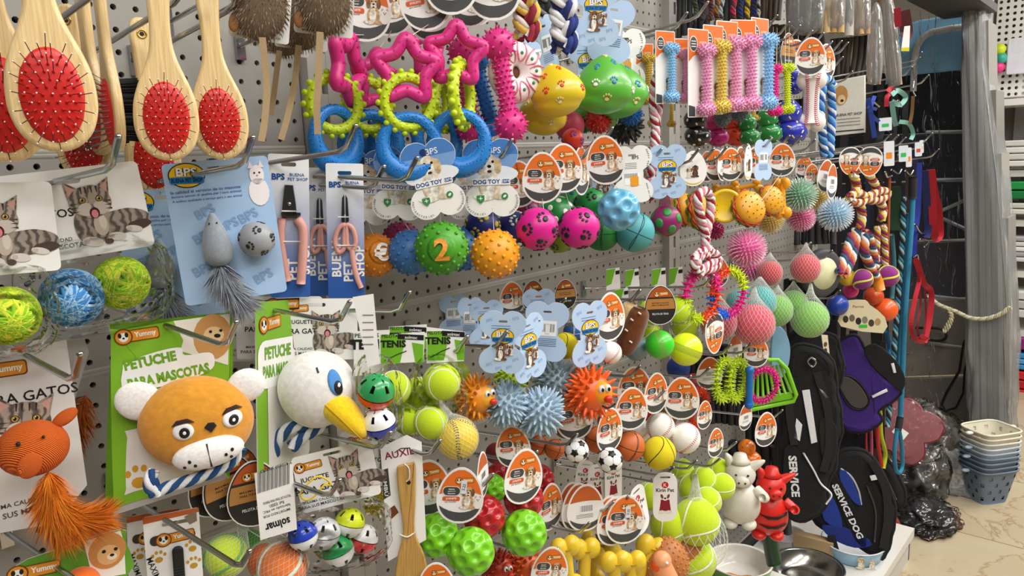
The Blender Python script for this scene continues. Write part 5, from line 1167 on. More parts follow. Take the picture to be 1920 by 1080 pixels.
hang('paw_ball', 'navy ball with yellow paw prints behind the orange knobbly ball', 'ball', cached('pnv', lambda: B_paw('1c2a78', 'c9b83a', 12)), 905, 425, -.16, 34, 0, 0, None, 'paw print balls'); hang('paw_ball', 'navy ball with white paw prints left of the pink ones', 'ball', cached('pnw', lambda: B_paw('1c2a78', 'e8ead8', 12)), 964, 432, -.17, 36, 0, 0, None, 'paw print balls')
tagonly('deep blue bone card end just under the blue rings', 'dogtoy', 935, 285, -.2, 100, 0, 0)
PK = lambda: cached('ppk', lambda: B_paw('dc1a90', '1c1c20', 14, 1.35))
hang('paw_ball', 'hot pink ball with black paw prints, left of two', 'ball', PK(), 1007, 429, -.265, 40, 0, 20, ('orange', 1017, 333, 96, 0, 2), 'paw print balls')
hang('paw_ball', 'hot pink ball with black paw prints, right of two', 'ball', PK(), 1086, 427, -.27, 39, 40, -30, ('orange', 1057, 315, 92, 12, 0), 'paw print balls')
hang('spotted_ball', 'green ball with white spots behind the pink paw balls', 'ball', cached('gsd', lambda: B_dots('1c8a3e', 'f0f2e6')), 1046, 402, -.21, 34); hang('spotted_ball', 'green ball with blue spots above the right pink ball', 'ball', cached('gbd', lambda: B_dots('1c8a3e', '1a4a6a')), 1072, 384, -.18, 28); hang('paw_ball', 'green ball with dark paw prints right of the pink balls', 'ball', cached('gpp', lambda: B_paw('1c8a3e', '0e2a16', 12)), 1108, 385, -.22, 32, 0, 0, None, 'paw print balls'); hang('sport_ball', 'dark green football-patterned ball below the dimpled blue ball', 'ball', cached('gbk', lambda: B_basket('1a7a2e', '0e3a1a')), 1128, 436, -.2, 34); hang('paw_ball', 'maroon ball in shadow at the far left of the pink balls', 'ball', cached('mpp', lambda: B_paw('8c1a50', '2a1a1c', 10)), 988, 398, -.15, 26, 0, 0, None, 'paw print balls')
hang('paw_ball', 'yellow-green ball low behind the two pink balls', 'ball', cached('ylp', lambda: B_paw('8c9a1c', '4a5a10', 10)), 1050, 448, -.16, 26, 0, 0, None, 'paw print balls')
hang('dimpled_ball', 'sky blue dimpled ball with a small hole', 'ball', cached('dbl', lambda: B_dimple('69b2d6', 28, .26, .18)), 1160, 393, -.285, 40, 0, 0, ('orange', 1135, 300, 92, 0, -4))
hang('sport_ball', 'teal basketball under the sky blue dimpled ball', 'ball', cached('tbk', lambda: B_basket('4fa5ac', '1c4a50')), 1190, 435, -.25, 37, 10, 25)
tagonly('orange egg tag at the left end of the egg tag row', 'orange', 972, 345, -.22, 88, 0, 0, 'orange egg tags in the middle row'); tagonly('orange egg tag turned edge on left of the sky blue ball', 'orange', 1090, 320, -.24, 92, 66, 0, 'orange egg tags in the middle row')
tagonly('white bone-shaped tag with price sticker above the teal ball', 'whiteback', 1186, 327, -.255, 104, 12, img(1186, -2)); tagonly('blue bone card in shadow behind the egg tags', 'blue', 1128, 342, -.16, 92, 12, 0); tagonly('pale blue bone tag with puppy beside the upright', 'blue', 1251, 322, -.285, 98, 12, img(1251, 0)); 
hang('bumpy_ball', 'small purple ball with green dots under the pale blue bone tag', 'ball', cached('pud', lambda: B_dots('8f1f62', '2f8a3c', 14, .3)), 1249, 414, -.27, 29)
root = thing('rubber_strap', 'dusty pink rubber loop under the pale blue bone tag', 'dog toy', frame(1248, 378, -.27, 1, 0, 0)); part('strap', slab(MB(), [(-8, 18), (8, 18), (12, -14), (-14, -14)], 5, 2, mat('c9748a', .5)), root)
tagonly('white round-bottomed tag with three puppies', 'puppies', 1300, 316, -.27, 66, 20, 0)
for i, (px, py, h, o, y, k) in enumerate(((1326, 312, 58, 48, -.2, 'orange'), (1342, 310, 60, 35, -.23, 'orange'), (1356, 309, 60, 64, -.25, 'back'), (1370, 308, 62, 30, -.26, 'orange'), (1388, 306, 62, 66, -.265, 'back'), (1403, 304, 66, 74, -.28, 'puppies'), (1416, 306, 62, 40, -.25, 'orange'))):
    tagonly('%s egg tag in the crowded row over the burgers, %s from the left' % ('orange' if k == 'orange' else 'pale', ('first', 'second', 'third', 'fourth', 'fifth', 'sixth', 'seventh')[i]), k, px, py, y, h, o, 0, 'egg tags over the burgers')
tagonly('clear-edged blue and white bone tag in the egg tag row', 'blueback', 1431, 300, -.285, 74, 55, 0)
BUR = lambda: cached('bur', burger_parts); BG = 'burger toys'
hang('burger_toy', 'rubber burger with seeded bun, foremost', 'dog toy', BUR(), 1402, 391, -.285, 36, 0, 0, ('orange', 1466, 300, 62, 8, 0), BG, pitch=68, yaw=-25)
hang('burger_toy', 'rubber burger behind the striped rope', 'dog toy', BUR(), 1312, 396, -.22, 38, 0, 0, None, BG, pitch=75, yaw=-5)
hang('burger_toy', 'rubber burger furthest left beside the purple ball', 'dog toy', BUR(), 1280, 392, -.19, 33, 0, 0, None, BG, pitch=80, yaw=10)
hang('burger_toy', 'rubber burger with pale seeded bun on the right', 'dog toy', BUR(), 1443, 376, -.265, 30, 0, 0, None, BG, pitch=75, yaw=-20)
root = thing('yellow_disc_toy', 'plain yellow rubber disc shown from its flat back', 'dog toy', frame(1359, 386, -.25, 32, 12, 0), BG); part('disc', MB().lathe([(0, -.25), (.8, -.25), (1, -.1), (1, .1), (.86, .2), (.8, .12), (0, .1)], mat('e6c21a', .35), 28, M=Matrix.Rotation(PI/2, 4, 'X')), root)
for i, (px, py, r, a) in enumerate(((1466, 372, 38, -4), (1446, 352, 30, 75), (1400, 350, 26, 80), (1360, 352, 24, 80))):
    hang('rubber_bone', 'golden yellow rubber bone %s' % ('hanging upright beside the burgers', 'lying over the pale burger', 'behind the foremost burger', 'behind the yellow disc')[i], 'dog toy', cached('ybn', lambda: bone_toy_parts('eda51c', 'plain', .4)), px, py, (-.275, -.2, -.18, -.16)[i], r, 0, a, None, 'golden rubber bones')
LG = 'clear spiky balls'
LED = {'g': ('5f9a78', 'c4dccb'), 'p': ('d45a92', 'f0b0cc'), 'b': ('7fb2d2', 'dbe8f2'), 'P': ('ee62a6', 'f4b4d2'), 'y': ('c8a63c', 'ecdca0')}
for px, py, r, k, y, d in ((1500, 366, 33, 'g', -.27, 'green clear spiky ball at the top of the cluster'), (1502, 408, 27, 'p', -.25, 'pink clear spiky ball below the green one'), (1566, 402, 33, 'b', -.285, 'pale blue clear spiky ball at the right'), (1400, 466, 37, 'P', -.285, 'large pink clear spiky ball on its own'), (1445, 412, 26, 'y', -.22, 'yellow clear spiky ball behind the burgers'), (1532, 372, 24, 'y', -.21, 'small yellow clear spiky ball behind the green one'), (1408, 498, 30, 'P', -.2, 'pink clear spiky ball in shadow below the large one')):
    hang('clear_spiky_ball', d, 'ball', cached(('led', k), lambda: B_led(*LED[k])), px, py, y, r, random.uniform(-30, 30), 20, None, LG)
hang('spiky_ball', 'dark magenta spiky ball behind the striped rope', 'ball', cached('msp', lambda: B_spike('b01f6c', 90, .22, .1)), 1340, 432, -.2, 20)
for px, py, h, o, a, k, y, d in ((1594, 302, 52, 20, 180, 'orange', -.27, 'upside-down orange egg tag, left of the pair over the ropes'), (1631, 303, 56, 5, 180, 'orange', -.29, 'upside-down orange egg tag, right of the pair over the ropes'), (1508, 315, 46, 30, 0, 'orange', -.2, 'orange egg tag in shadow above the green spiky ball'), (1522, 330, 46, 45, 0, 'orange', -.22, 'dark orange egg tag behind the clear spiky balls'), (1548, 330, 62, 55, 12, 'back', -.25, 'white folded tag edge above the pale blue spiky ball'), (1560, 340, 66, 70, 5, 'back', -.27, 'narrow white tag edge right of the folded tag'), (1608, 300, 50, 30, 170, 'dark', -.23, 'brown egg tag between the upside-down pair')):
    tagonly(d, k, px, py, y, h, o, a, 'tags at the right of the middle row')
for px, py, L_, d in ((1310, 280, .29, 'over the burgers, first from the upright'), (1338, 279, .29, 'over the burgers, second from the upright'), (1362, 277, .29, 'over the burgers, third from the upright'), (1401, 271, .29, 'over the burgers, fourth from the upright'), (1447, 259, .3, 'with the tip above the foremost burger tag'), (1480, 255, .3, 'through the foremost burger tag'), (1502, 256, .29, 'just right of the foremost burger tag'), (1274, 281, .29, 'holding the pale blue bone tag by the upright'), (1240, 280, .28, 'holding the white bone tag'), (1528, 262, .28, 'left of the blue rope loop end'), (1560, 272, .28, 'under the blue rope loop'), (1618, 282, .3, 'carrying the upside-down egg tags, left'), (1642, 280, .3, 'carrying the upside-down egg tags, right')): hook(px, py, L_, d)
for px, py, L_, d in ((960, 262, .27, 'over the numbered balls, behind the pink bone'), (860, 318, .2, 'hidden among the dog tags')): hook(px, py, L_, d)
# multicolour ropes with balls at the right
MC = ['8c2a5c', 'e3c44a', 'efe9e0', 'b8662a']; MO = ['d8783a', 'efe9e0', '2a5a78', '8c2a5c']
RG = 'multicoloured rope toys'
rope_toy('rope_toy', 'maroon, yellow and white rope with a heavy knot hanging under the egg tags', 'rope toy', [[(1600, 325), (1606, 350), (1600, 365)], [(1628, 325), (1640, 345), (1646, 360)], [(1592, 370), (1610, 362), (1630, 375), (1655, 372), (1664, 362), (1650, 358), (1630, 368), (1612, 380), (1596, 378)], [(1612, 375), (1616, 405), (1612, 430)], [(1642, 370), (1656, 390), (1652, 412)]], MC, -.285, 8.5, RG)
rope_toy('rope_toy', 'orange, white and teal rope hanging left of the purple tennis balls', 'rope toy', [[(1606, 430), (1600, 470), (1590, 500), (1580, 515)], [(1598, 440), (1585, 480), (1572, 512)]], MO, -.275, 9, RG)
rope_toy('rope_toy', 'orange, white and teal rope loop with orange end cap', 'rope toy', [[(1622, 438), (1620, 470), (1632, 500), (1642, 520)], [(1626, 436), (1636, 470), (1640, 500)]], MO, -.29, 9, RG)
rope_toy('rope_toy', 'thin maroon and yellow rope above the right purple tennis ball', 'rope toy', [[(1657, 422), (1659, 460), (1660, 500)], [(1645, 425), (1644, 460), (1643, 490)]], MC, -.28, 6, RG)
PT = lambda: cached('ptn', lambda: B_tennis('8c2f7c', 'd9dc52', 'fuzz', .12))
for px, py, r, y, d in ((1616, 524, 19, -.28, 'purple tennis ball with yellow band, left one'), (1664, 518, 20, -.29, 'purple tennis ball with yellow band, right one'), (1648, 495, 14, -.25, 'purple tennis ball half hidden between the other two')): hang('tennis_ball', d, 'ball', PT(), px, py, y, r, 20, 60, None, 'purple tennis balls')
for px, py, r, c, y, d in ((1660, 581, 22, 'ee5a1e', -.29, 'glossy orange ribbed ball at the end of a rope'), (1638, 556, 18, 'cc4a1c', -.26, 'darker orange ball behind the ribbed one'), (1595, 545, 14, 'd81f7c', -.24, 'small pink ball under the ropes'), (1570, 572, 20, '1c3fa0', -.23, 'royal blue ball under the ropes'), (1588, 520, 16, 'e0b81c', -.24, 'yellow rubber end left of the purple balls')): hang('rubber_ball', d, 'ball', cached(('rb', c), lambda: B_plain(c, 'gloss', .35)), px, py, y, r)
R = PXF('rope_end_cap', 'orange rubber handle on the rope between purple balls', 'dog toy', 1646, 530, -.292); part('cap', MB().tube([R.p3(1640, 510), R.p3(1646, 530), R.p3(1650, 545)], [9, 10, 9], mat('e88a1c', .4), 12), R.root)
R = PXF('header_card', 'cream header card with dog photographs below the orange balls', 'card', 1616, 594, -.285, off=8); c = part('card', card_mesh(R.sm([(1585, 570), (1592, 562), (1622, 562), (1630, 572), (1655, 595), (1652, 626), (1580, 612), (1578, 590)], 2), G('e6d9b4'), .8), R.root); mb = MB()
for i in range(6): mb.poly(ell(-28+11*i, -4-2*i+(i % 2)*4, 5, 7, 10), -.7, G(('3a342c', '7a6a50', '2a2a2c', '8a8478', '4a4034', 'b89a60')[i]))
mb.box((2, -.9, -18), (14, .1, 6), G('38c83c')); mb.text('Perros', -6, 20, 5, G('b0502c'), -.7); part('print', mb, c)
# ================================================================== lower middle: tennis packs, spiky animals, nets, rings
def rect_pack(label, card, balls, y, bagbox, group, prt, name='tennis_ball_pack', cat='ball pack', off=0):
    xs = [p[0] for p in card]; ys = [p[1] for p in card]; R = PXF(name, label, cat, sum(xs)/len(xs), sum(ys)/len(ys), y, off=off, group=group)
    c = part('header_card', card_mesh(R.o(card), WHITE, 1.2), R.root); mb = MB(); prt(mb, R); part('print', mb, c)
    for px, py, r, ps, yy in balls:
        fo = parts(R.root, ps, wl(R.root, frame(px, py, yy, r, random.uniform(-60, 60), random.uniform(-50, 50))))
    if bagbox: bag(R.root, *bagbox[:2], y+.01, bagbox[2], bagbox[3], bagbox[0])
    return R.root
TN = lambda: cached('tn', lambda: B_tennis('c2dc26', 'e4ead0'))
def solmar(x, z, w, word='TENIS'):
    def f(mb, R):
        mb.poly(R.o([(x-w*.48, z+2), (x+w*.1, z+2), (x-w*.05, z+58), (x-w*.48, z+58)]), -1, G('76b82a')); mb.poly(R.o([(x+w*.22, z+18), (x+w*.48, z+22), (x+w*.48, z+58), (x+w*.3, z+58)]), -1, G('76b82a')); mb.poly(R.o([(x-w*.1, z+1), (x+w*.49, z+4), (x+w*.49, z+14), (x-w*.1, z+11)]), -1.2, INK)
        a = R.p3(x+w*.2, z+8); mb.text('solmac', a.x, a.z, 6, WHITE, -1.6, rot=-3); a = R.p3(x-w*.25, z+5); mb.text('PELOTAS', a.x, a.z, 6, INK, -1.4); a = R.p3(x-w*.2, z+20); mb.text(word, a.x, a.z, 14, INK, -1.6, fat=.04)
        mb.tube([R.p3(x-w*.4, z+52, -1.5), R.p3(x-w*.1, z+40, -1.5), R.p3(x+w*.1, z+34, -1.5)], .8, INK, 4)
    return f
rect_pack('bag of yellow tennis balls with green and black header, front right', [(800, 612), (872, 622), (870, 678), (800, 682)], [(828, 716, 36, TN(), -.255), (808, 790, 33, TN(), -.25), (790, 752, 30, TN(), -.22)], -.26, (822, 745, 108, 170), 'bags of tennis balls', solmar(836, 618, 72))
rect_pack('bag of yellow tennis balls with green header, behind on the left', [(712, 628), (796, 622), (794, 680), (712, 682)], [(738, 728, 33, TN(), -.22), (766, 786, 30, TN(), -.22), (752, 750, 28, TN(), -.2)], -.225, (752, 752, 104, 160), 'bags of tennis balls', solmar(754, 624, 82))
rect_pack('third green tennis ball header hanging behind the other two', [(730, 612), (800, 608), (800, 640), (730, 642)], [(785, 735, 28, TN(), -.17)], -.18, None, 'bags of tennis balls', solmar(765, 610, 70))
hook(876, 631, .29, 'carrying the front bag of tennis balls'); hook(950, 622, .29, 'carrying the foremost pale blue bone tag')
def bellhead(mb, R):
    for i in range(5): mb.box((R.p3(690, 600).x, -1.2, R.p3(690, 590+14*i).z), (20, .2, 2), G('8a8884'))
rect_pack('bag with a red and green bell ball above a blue and white one', [(662, 556), (700, 550), (712, 684), (690, 690)], [(705, 734, 35, cached('cg1', lambda: B_cage('2f9a58', 'e0401c')), -.25), (711, 793, 31, cached('cg2', lambda: B_cage('f0f0ee', '2438b0')), -.252)], -.25, (708, 745, 92, 170), None, bellhead, 'bell_ball_pack', 'cat toy')
def ten(mb, R): a = R.p3(688, 628); mb.text('PELOTAS', a.x, a.z, 8, INK, -1.2); a = R.p3(690, 645); mb.text('TENIS', a.x, a.z, 20, INK, -1.2, fat=.05)
rect_pack('white card printed tenis behind the bell ball bag', [(664, 620), (730, 618), (726, 700), (664, 706)], [], -.19, None, None, ten, 'tennis_card', 'card')
hang('softball', 'yellow softball with black stitching in a white net', 'ball', cached('sfb', lambda: B_baseball('e2c428', '241c10')), 858, 822, -.275, 39, 0, -20, None, None, net=2.9)
hang('spiky_lion_toy', 'orange spiky lion toy peering out between net and blue tag', 'dog toy', cached('lio', lambda: hedgehog_parts('e08a1c', 'f0b03a')), 892, 745, -.23, 42, 20, 0)
BT = 'pale blue bone tags in the middle'
for px, py, h, o, a, k, y, d in ((942, 642, 118, 0, 2, 'blue', -.275, 'with puppy, foremost over the spiky balls'), (992, 652, 124, 48, -6, 'blue', -.28, 'turned aside, overlapping the barcode one'), (1024, 622, 112, 0, 4, 'blueback', -.25, 'showing its barcode back'), (1106, 626, 120, 42, 0, 'blue', -.28, 'turned aside above the orange spiky face'), (912, 608, 90, 15, 0, 'blue', -.2, 'smaller, second behind the foremost'), (880, 600, 84, 40, 5, 'blueback', -.15, 'in shadow, third behind the foremost'), (850, 592, 78, 20, 0, 'blueback', -.1, 'furthest back beside the tennis headers'), (1010, 585, 86, 10, 0, 'blue', -.17, 'peeping over the barcode one')): tagonly('pale blue bone tag '+d, k, px, py, y, h, o, img(px, a), BT)
SB = lambda: cached('sbb', lambda: B_spike('a6bfd2', 130, .40, .10)); SG = 'spiky vinyl balls'
for px, py, r, ps, y, d in ((946, 756, 45, SB(), -.25, 'pale blue spiky ball, left'), (1012, 772, 47, SB(), -.275, 'pale blue spiky ball, nearest in the middle'), (1042, 716, 43, cached('sbg', lambda: B_spike('93a3ad', 130, .40, .10)), -.23, 'grey-blue spiky ball behind, upper right'), (958, 712, 34, cached('sbl', lambda: B_spike('a8c020', 130, .35, .10)), -.19, 'lime spiky ball in shadow behind the blue tags')): hang('spiky_ball', d, 'ball', ps, px, py, y, r, random.uniform(-40, 40), 15, None, SG)
hang('spiky_face_toy', 'bright orange spiky ball with smiling cartoon face', 'dog toy', cached('hdg', hedgehog_parts), 1107, 735, -.285, 49, 12, 0)
hang('sport_ball', 'yellow tennis-style vinyl ball behind the barcode tag', 'ball', cached('ytn', lambda: B_tennis('dccb1c', '2a2a14', 'plain', .03, lk='plain')), 1060, 648, -.22, 25); hang('sport_ball', 'blue and white ball in shadow behind the yellow one', 'ball', cached('bwb', lambda: B_basket('2a5a9c', 'e8eaec')), 1076, 622, -.17, 20)
BB = lambda: cached('bsb', B_baseball)
for px, py, r, y, d in ((1145, 661, 21, -.285, 'white baseball with red stitching above the orange face'), (1084, 658, 20, -.22, 'white ball dimly seen left of the turned bone tag'), (1284, 821, 29, -.285, 'white baseball with red stitching beside the yellow tennis ball'), (1238, 800, 27, -.25, 'white baseball behind the yellow tennis ball'), (1200, 806, 22, -.2, 'white baseball in shadow left of the others')): hang('baseball', d, 'ball', BB(), px, py, y, r, 30, 25, None, 'baseballs')
R = PXF('plush_hot_dog', 'brown plush hot dog in a cream bun', 'dog toy', 1182, 622, -.265); part('sausage', MB().tube(catmull([R.p3(1200, 576), R.p3(1194, 600), R.p3(1182, 630), R.p3(1168, 664)], 5), [12, 17, 19, 20, 20, 21, 21, 21, 22, 22, 22, 21, 20, 19, 17, 10], mat('6a3a16', .95, 'plush'), 14), R.root)
part('bun', MB().tube(catmull([R.p3(1186, 568, 10), R.p3(1176, 592, 12), R.p3(1162, 630, 12)], 5), [8, 14, 16, 17, 17, 17, 17, 17, 15, 12, 8], mat('d9b684', .95, 'plush'), 12), R.root)
q = MB(); [q.tube([R.p3(a, b, -22), R.p3(a+5, b+4, -22)], 1.6, mat('f0e4d0', .8), 5) for a, b in ((1196, 580), (1182, 592), (1172, 612), (1180, 634))]; part('embroidery', q, R.root)
hang('crinkle_ball', 'pale blue crinkly ball in shadow below the hot dog', 'ball', cached('crk', lambda: [('ball', MB().sphere(mat('7f9aa6', .4), 3, lambda v: v*(1+.12*noise.noise(v*3))).build('ball'))]), 1192, 652, -.22, 24)
def neon(c, lc): 
    L_ = B_plain(c, 'gloss', .3); q = MB()
    for k in range(-3, 4): q.tube([p*1.005 for p in ringpts(V(.25, .2, 1), k*.06, 36)], .008, mat(lc, .5), 4, True)
    for i in range(40):
        p = ringpts(V(.25, .2, 1), 0, 40)[i]; n_ = V(.25, .2, 1).normalized(); q.tube([(p+n_*.22).normalized()*1.006, (p-n_*.22).normalized()*1.006], .007, mat(lc, .5), 4)
    return [(L_[0][0], L_[0][1], [('mesh_band', q.build('mesh_band'))])]
hang('neon_ball', 'neon green ball with a mesh band', 'ball', cached('neg', lambda: neon('3fd02c', 'b8a868')), 1237, 646, -.27, 27, 0, 60); hang('neon_ball', 'neon yellow ball with a mesh band', 'ball', cached('ney', lambda: neon('dcee1c', '8a8a4a')), 1286, 655, -.285, 31, 0, 8)
for px, py, r, y, d in ((1222, 582, 26, -.24, 'left above the neon green ball'), (1272, 580, 25, -.25, 'right above the neon yellow ball'), (1216, 622, 22, -.21, 'half hidden behind the neon green ball'), (1284, 612, 24, -.23, 'just above the neon yellow ball')):
    rt = hang('tennis_ball', 'lime tennis ball in clear wrap, '+d, 'ball', TN(), px, py, y, r, 0, 30, None, 'wrapped lime tennis balls'); bag(rt, px, py, y, r*2.4, r*2.4, px, name='clear_wrap')
tagonly('orange egg tag half turned above the white baseball', 'orange', 1144, 594, -.28, 94, 42, 0); tagonly('black and brown egg tag over the neon balls', 'dark', 1238, 572, -.285, 76, 12, 0); tagonly('narrow upside-down egg tag beside the pink net ball', 'orange', 1340, 625, -.285, 80, 58, 175)
for i, (px, py, y) in enumerate(((1150, 522, -.1), (1186, 524, -.12), (1236, 522, -.15), (1166, 560, -.16), (1268, 520, -.14))):
    R = PXF('green_card', 'small green and white ball card among the long hooks, %s' % ('leftmost', 'second from left', 'third from left', 'lower one', 'rightmost')[i], 'card', px, py, y, off=20, group='green cards among the long hooks'); c = part('card', card_mesh(R.o([(px-14, py-18), (px+12, py-20), (px+14, py+20), (px-14, py+22)]), WHITE, .6), R.root); mb = MB(); mb.poly(R.o([(px-14, py-17), (px+4, py-19), (px-4, py+10), (px-14, py+14)]), -.6, G('76b82a')); mb.poly(R.o([(px+4, py-14), (px+12, py-15), (px+12, py-8), (px+4, py-7)]), -.7, INK); part('print', mb, c)
for i, (px, py, y, h) in enumerate(((1000, 555, -.12, 60), (960, 560, -.1, 66), (1060, 552, -.14, 58), (1345, 510, -.2, 60))): tagonly('dim brown egg tag in the back row of long hooks, %s' % ('second from left', 'leftmost', 'third from left', 'rightmost by the rings')[i], 'orange' if i % 2 else 'dark', px, py, y, h, 25, 0, 'dim egg tags in the back row')
# spiky ring coils
hang('spiky_ring', 'segmented spiky ring in pink, lime and orange, left of two', 'dog toy', cached('co1', lambda: coil_parts(['e82a92', 'e82a92', 'c8e01c', 'f0501e'])), 1316, 553, -.275, 57, 52, 0, None, 'spiky rings'); hang('spiky_ring', 'segmented spiky ring in blue, pink, lime and orange, nearest', 'dog toy', cached('co2', lambda: coil_parts(['c8e01c', 'f0501e', '1f6fe0', 'e82a92'])), 1365, 549, -.29, 52, 48, 0, None, 'spiky rings')
for px, d in ((1357, 'left'), (1382, 'right')): hang('spiky_ring', 'lime spiky ring turned sideways, %s one' % d, 'dog toy', cached('co3', lambda: coil_parts(['b4cf1c', 'b4cf1c'])), px, 712, -.26, 46, 70, 10 if d == 'left' else -8, None, 'spiky rings')
hang('spiky_ring', 'hot pink spiky ring over the lime litter scoop', 'dog toy', cached('co4', lambda: coil_parts(['d81f86', 'd81f86', 'd81f86'])), 1430, 722, -.27, 38, 35, 0, None, 'spiky rings')
hang('rubber_bar', 'straight blue rubber dumbbell beside the lime rings', 'dog toy', cached('bar', lambda: dumbbell_parts('1766b8', False, kr=.2, sr=.15)), 1405, 727, -.275, 42)
hang('spiky_ring', 'orange-red spiky ring in shadow above the white baseballs', 'dog toy', cached('co5', lambda: coil_parts(['e0401c', 'e0401c'])), 1310, 765, -.2, 40, 65, 0, None, 'spiky rings'); hang('spiky_ball', 'red spiky ball in shadow among the egg tags', 'ball', cached('rsp', lambda: B_spike('c8281e', 90, .3, .1)), 1212, 775, -.2, 24)
# net balls
NB = 'rubber balls in nets'
for px, py, r, c, y, net, d in ((1413, 608, 38, 'd8566a', -.285, 1.9, 'large coral ball in net, nearest'), (1347, 605, 33, 'c44a60', -.24, 1.6, 'coral ball behind the spiky rings'), (1424, 566, 30, '4fb0ae', -.25, 1.6, 'teal ball above the nearest coral one'), (1386, 566, 24, '4fb0ae', -.21, 1.5, 'smaller teal ball half hidden by the spiky ring'), (1443, 512, 23, 'c8404a', -.25, 1.7, 'red ball in net, left of the upper pair'), (1510, 503, 27, 'd2505a', -.27, 1.8, 'red ball in net, right of the upper pair'), (1456, 582, 29, '7ab850', -.26, 1.7, 'green ball in net, left'), (1487, 570, 26, '6fae48', -.245, 1.7, 'green ball in net, behind the nearest green one'), (1518, 598, 34, '86c25a', -.285, 2.0, 'green ball in net, nearest')):
    hang('net_ball', d, 'ball', cached(('rbm', c), lambda: B_plain(c, 'fuzz', .7)), px, py, y, r, 0, 0, None, NB, net=net)
R = PXF('tyre_toy', 'cream and grey rubber wheel behind the red net balls', 'dog toy', 1540, 512, -.24, off=45); part('tyre', MB().lathe([(24, -8), (40, -9), (46, -4), (46, 4), (40, 9), (24, 8)], mat('3c3e42', .6), 32, M=Matrix.Rotation(PI/2, 4, 'X')), R.root); part('hub', MB().lathe([(0, -6), (22, -7), (26, -9), (30, -9), (30, 9), (0, 8)], mat('d8d8ae', .5), 32, M=Matrix.Rotation(PI/2, 4, 'X')), R.root)
R = PXF('blue_paddle', 'pale grey-blue plastic scoop behind the lime one', 'scoop', 1462, 655, -.24, off=25); part('blade', slab(MB(), R.sm([(1450, 612), (1470, 618), (1482, 655), (1474, 700), (1452, 716), (1444, 670)], 5), 5, 2, mat('7ea8c8', .35)), R.root)
def scoop():
    R = PXF('litter_scoop', 'lime plastic litter scoop with slotted blade', 'scoop', 1455, 720, -.255, off=8); m = mat('7cc81e', .35); mb = MB(); r = R.root
    part('rim', MB().tube([R.p3(a, b, -4) for a, b in ((1408, 770), (1486, 752), (1490, 740), (1474, 690), (1458, 672), (1440, 672))], 4, m, 8), r); part('blade', slab(MB(), R.o([(1412, 765), (1486, 748), (1482, 735), (1408, 748)]), 3, 1, m), r)
    for i in range(8):
        t = i/7; part('bar', MB().tube([R.p3(1412+70*t, 752-14*t), R.p3(1416+46*t, 690-8*t)], 2.6, m, 6), r)
    part('handle', MB().tube([R.p3(1440, 676), R.p3(1425, 650), R.p3(1415, 620)], 6, m, 8), r)
scoop()
EG = 'egg tags in the lower middle'
for px, py, h, o, a, k, y, d in ((1190, 728, 86, 18, 0, 'orange', -.22, 'behind, above the middle long hook'), (1184, 766, 84, 22, 3, 'orange', -.275, 'nearest over the basketball'), (1230, 737, 80, 46, 0, 'orange', -.26, 'half turned, between its two neighbours'), (1278, 747, 84, 8, 0, 'orange', -.285, 'facing forward above the white baseballs'), (1143, 806, 88, 46, 0, 'orange', -.27, 'half turned below the orange spiky face'), (1076, 782, 90, 10, -6, 'orange', -.22, 'half hidden by the spiky balls'), (1321, 778, 56, 52, 0, 'orange', -.25, 'small, half turned by the orange-red ring'), (1398, 782, 52, 55, 0, 'back', -.25, 'small pale one under the hot pink ring'), (1436, 805, 68, 44, 0, 'orange', -.28, 'above the red pig'), (1418, 660, 60, 20, 0, 'orange', -.26, 'under the nearest coral net ball'), (1378, 655, 58, 55, 0, 'back', -.24, 'dim, left of the one under the coral ball'), (1342, 830, 58, 52, 0, 'orange', -.26, 'beside the last baseball hook'), (1330, 700, 64, 20, 0, 'back', -.2, 'pale, below the neon yellow ball'), (962, 838, 84, 0, -4, 'orange', -.25, 'above the red dimpled balls'), (982, 893, 108, 32, 6, 'orange', -.285, 'large, between the green dimpled balls'), (803, 915, 112, 10, 0, 'orange', -.22, 'behind the bamboo spoon card'), (863, 929, 112, 0, 6, 'orange_price', -.285, 'large, with a price sticker, over the green dimpled ball'), (905, 890, 90, 72, 0, 'back', -.27, 'edge on beside the softball')):
    tagonly(('orange egg tag ' if k.startswith('orange') else 'pale egg tag ')+d, k, px, py, y, h, o, a, EG)
for px, py, L_, d in ((1338, 516, .30, 'long, pointing at the spiky rings'), (1200, 544, .28, 'holding the half turned egg tag over the baseball'), (1246, 538, .29, 'holding the black and brown egg tag'), (1330, 690, .29, 'under the neon yellow ball'), (1295, 705, .29, 'through the egg tag above the baseballs'), (1200, 686, .25, 'under the plush hot dog'), (1193, 757, .28, 'through the egg tag over the basketball'), (1246, 732, .28, 'through the half turned egg tag'), (1408, 645, .29, 'under the coral net ball'), (1370, 647, .28, 'left of the coral net ball hook'), (1082, 814, .28, 'above the left football'), (1263, 876, .28, 'behind the yellow tennis ball'), (1350, 860, .29, 'above the tennis ball cluster'), (1306, 864, .28, 'left above the tennis ball cluster'), (1380, 829, .29, 'over the white pig'), (1467, 769, .28, 'low right of the lime scoop'), (1128, 585, .27, 'through the turned pale blue bone tag'), (1010, 600, .28, 'through the other turned pale blue bone tag'), (1060, 560, .26, 'long, under the numbered balls')): hook(px, py, L_, d)
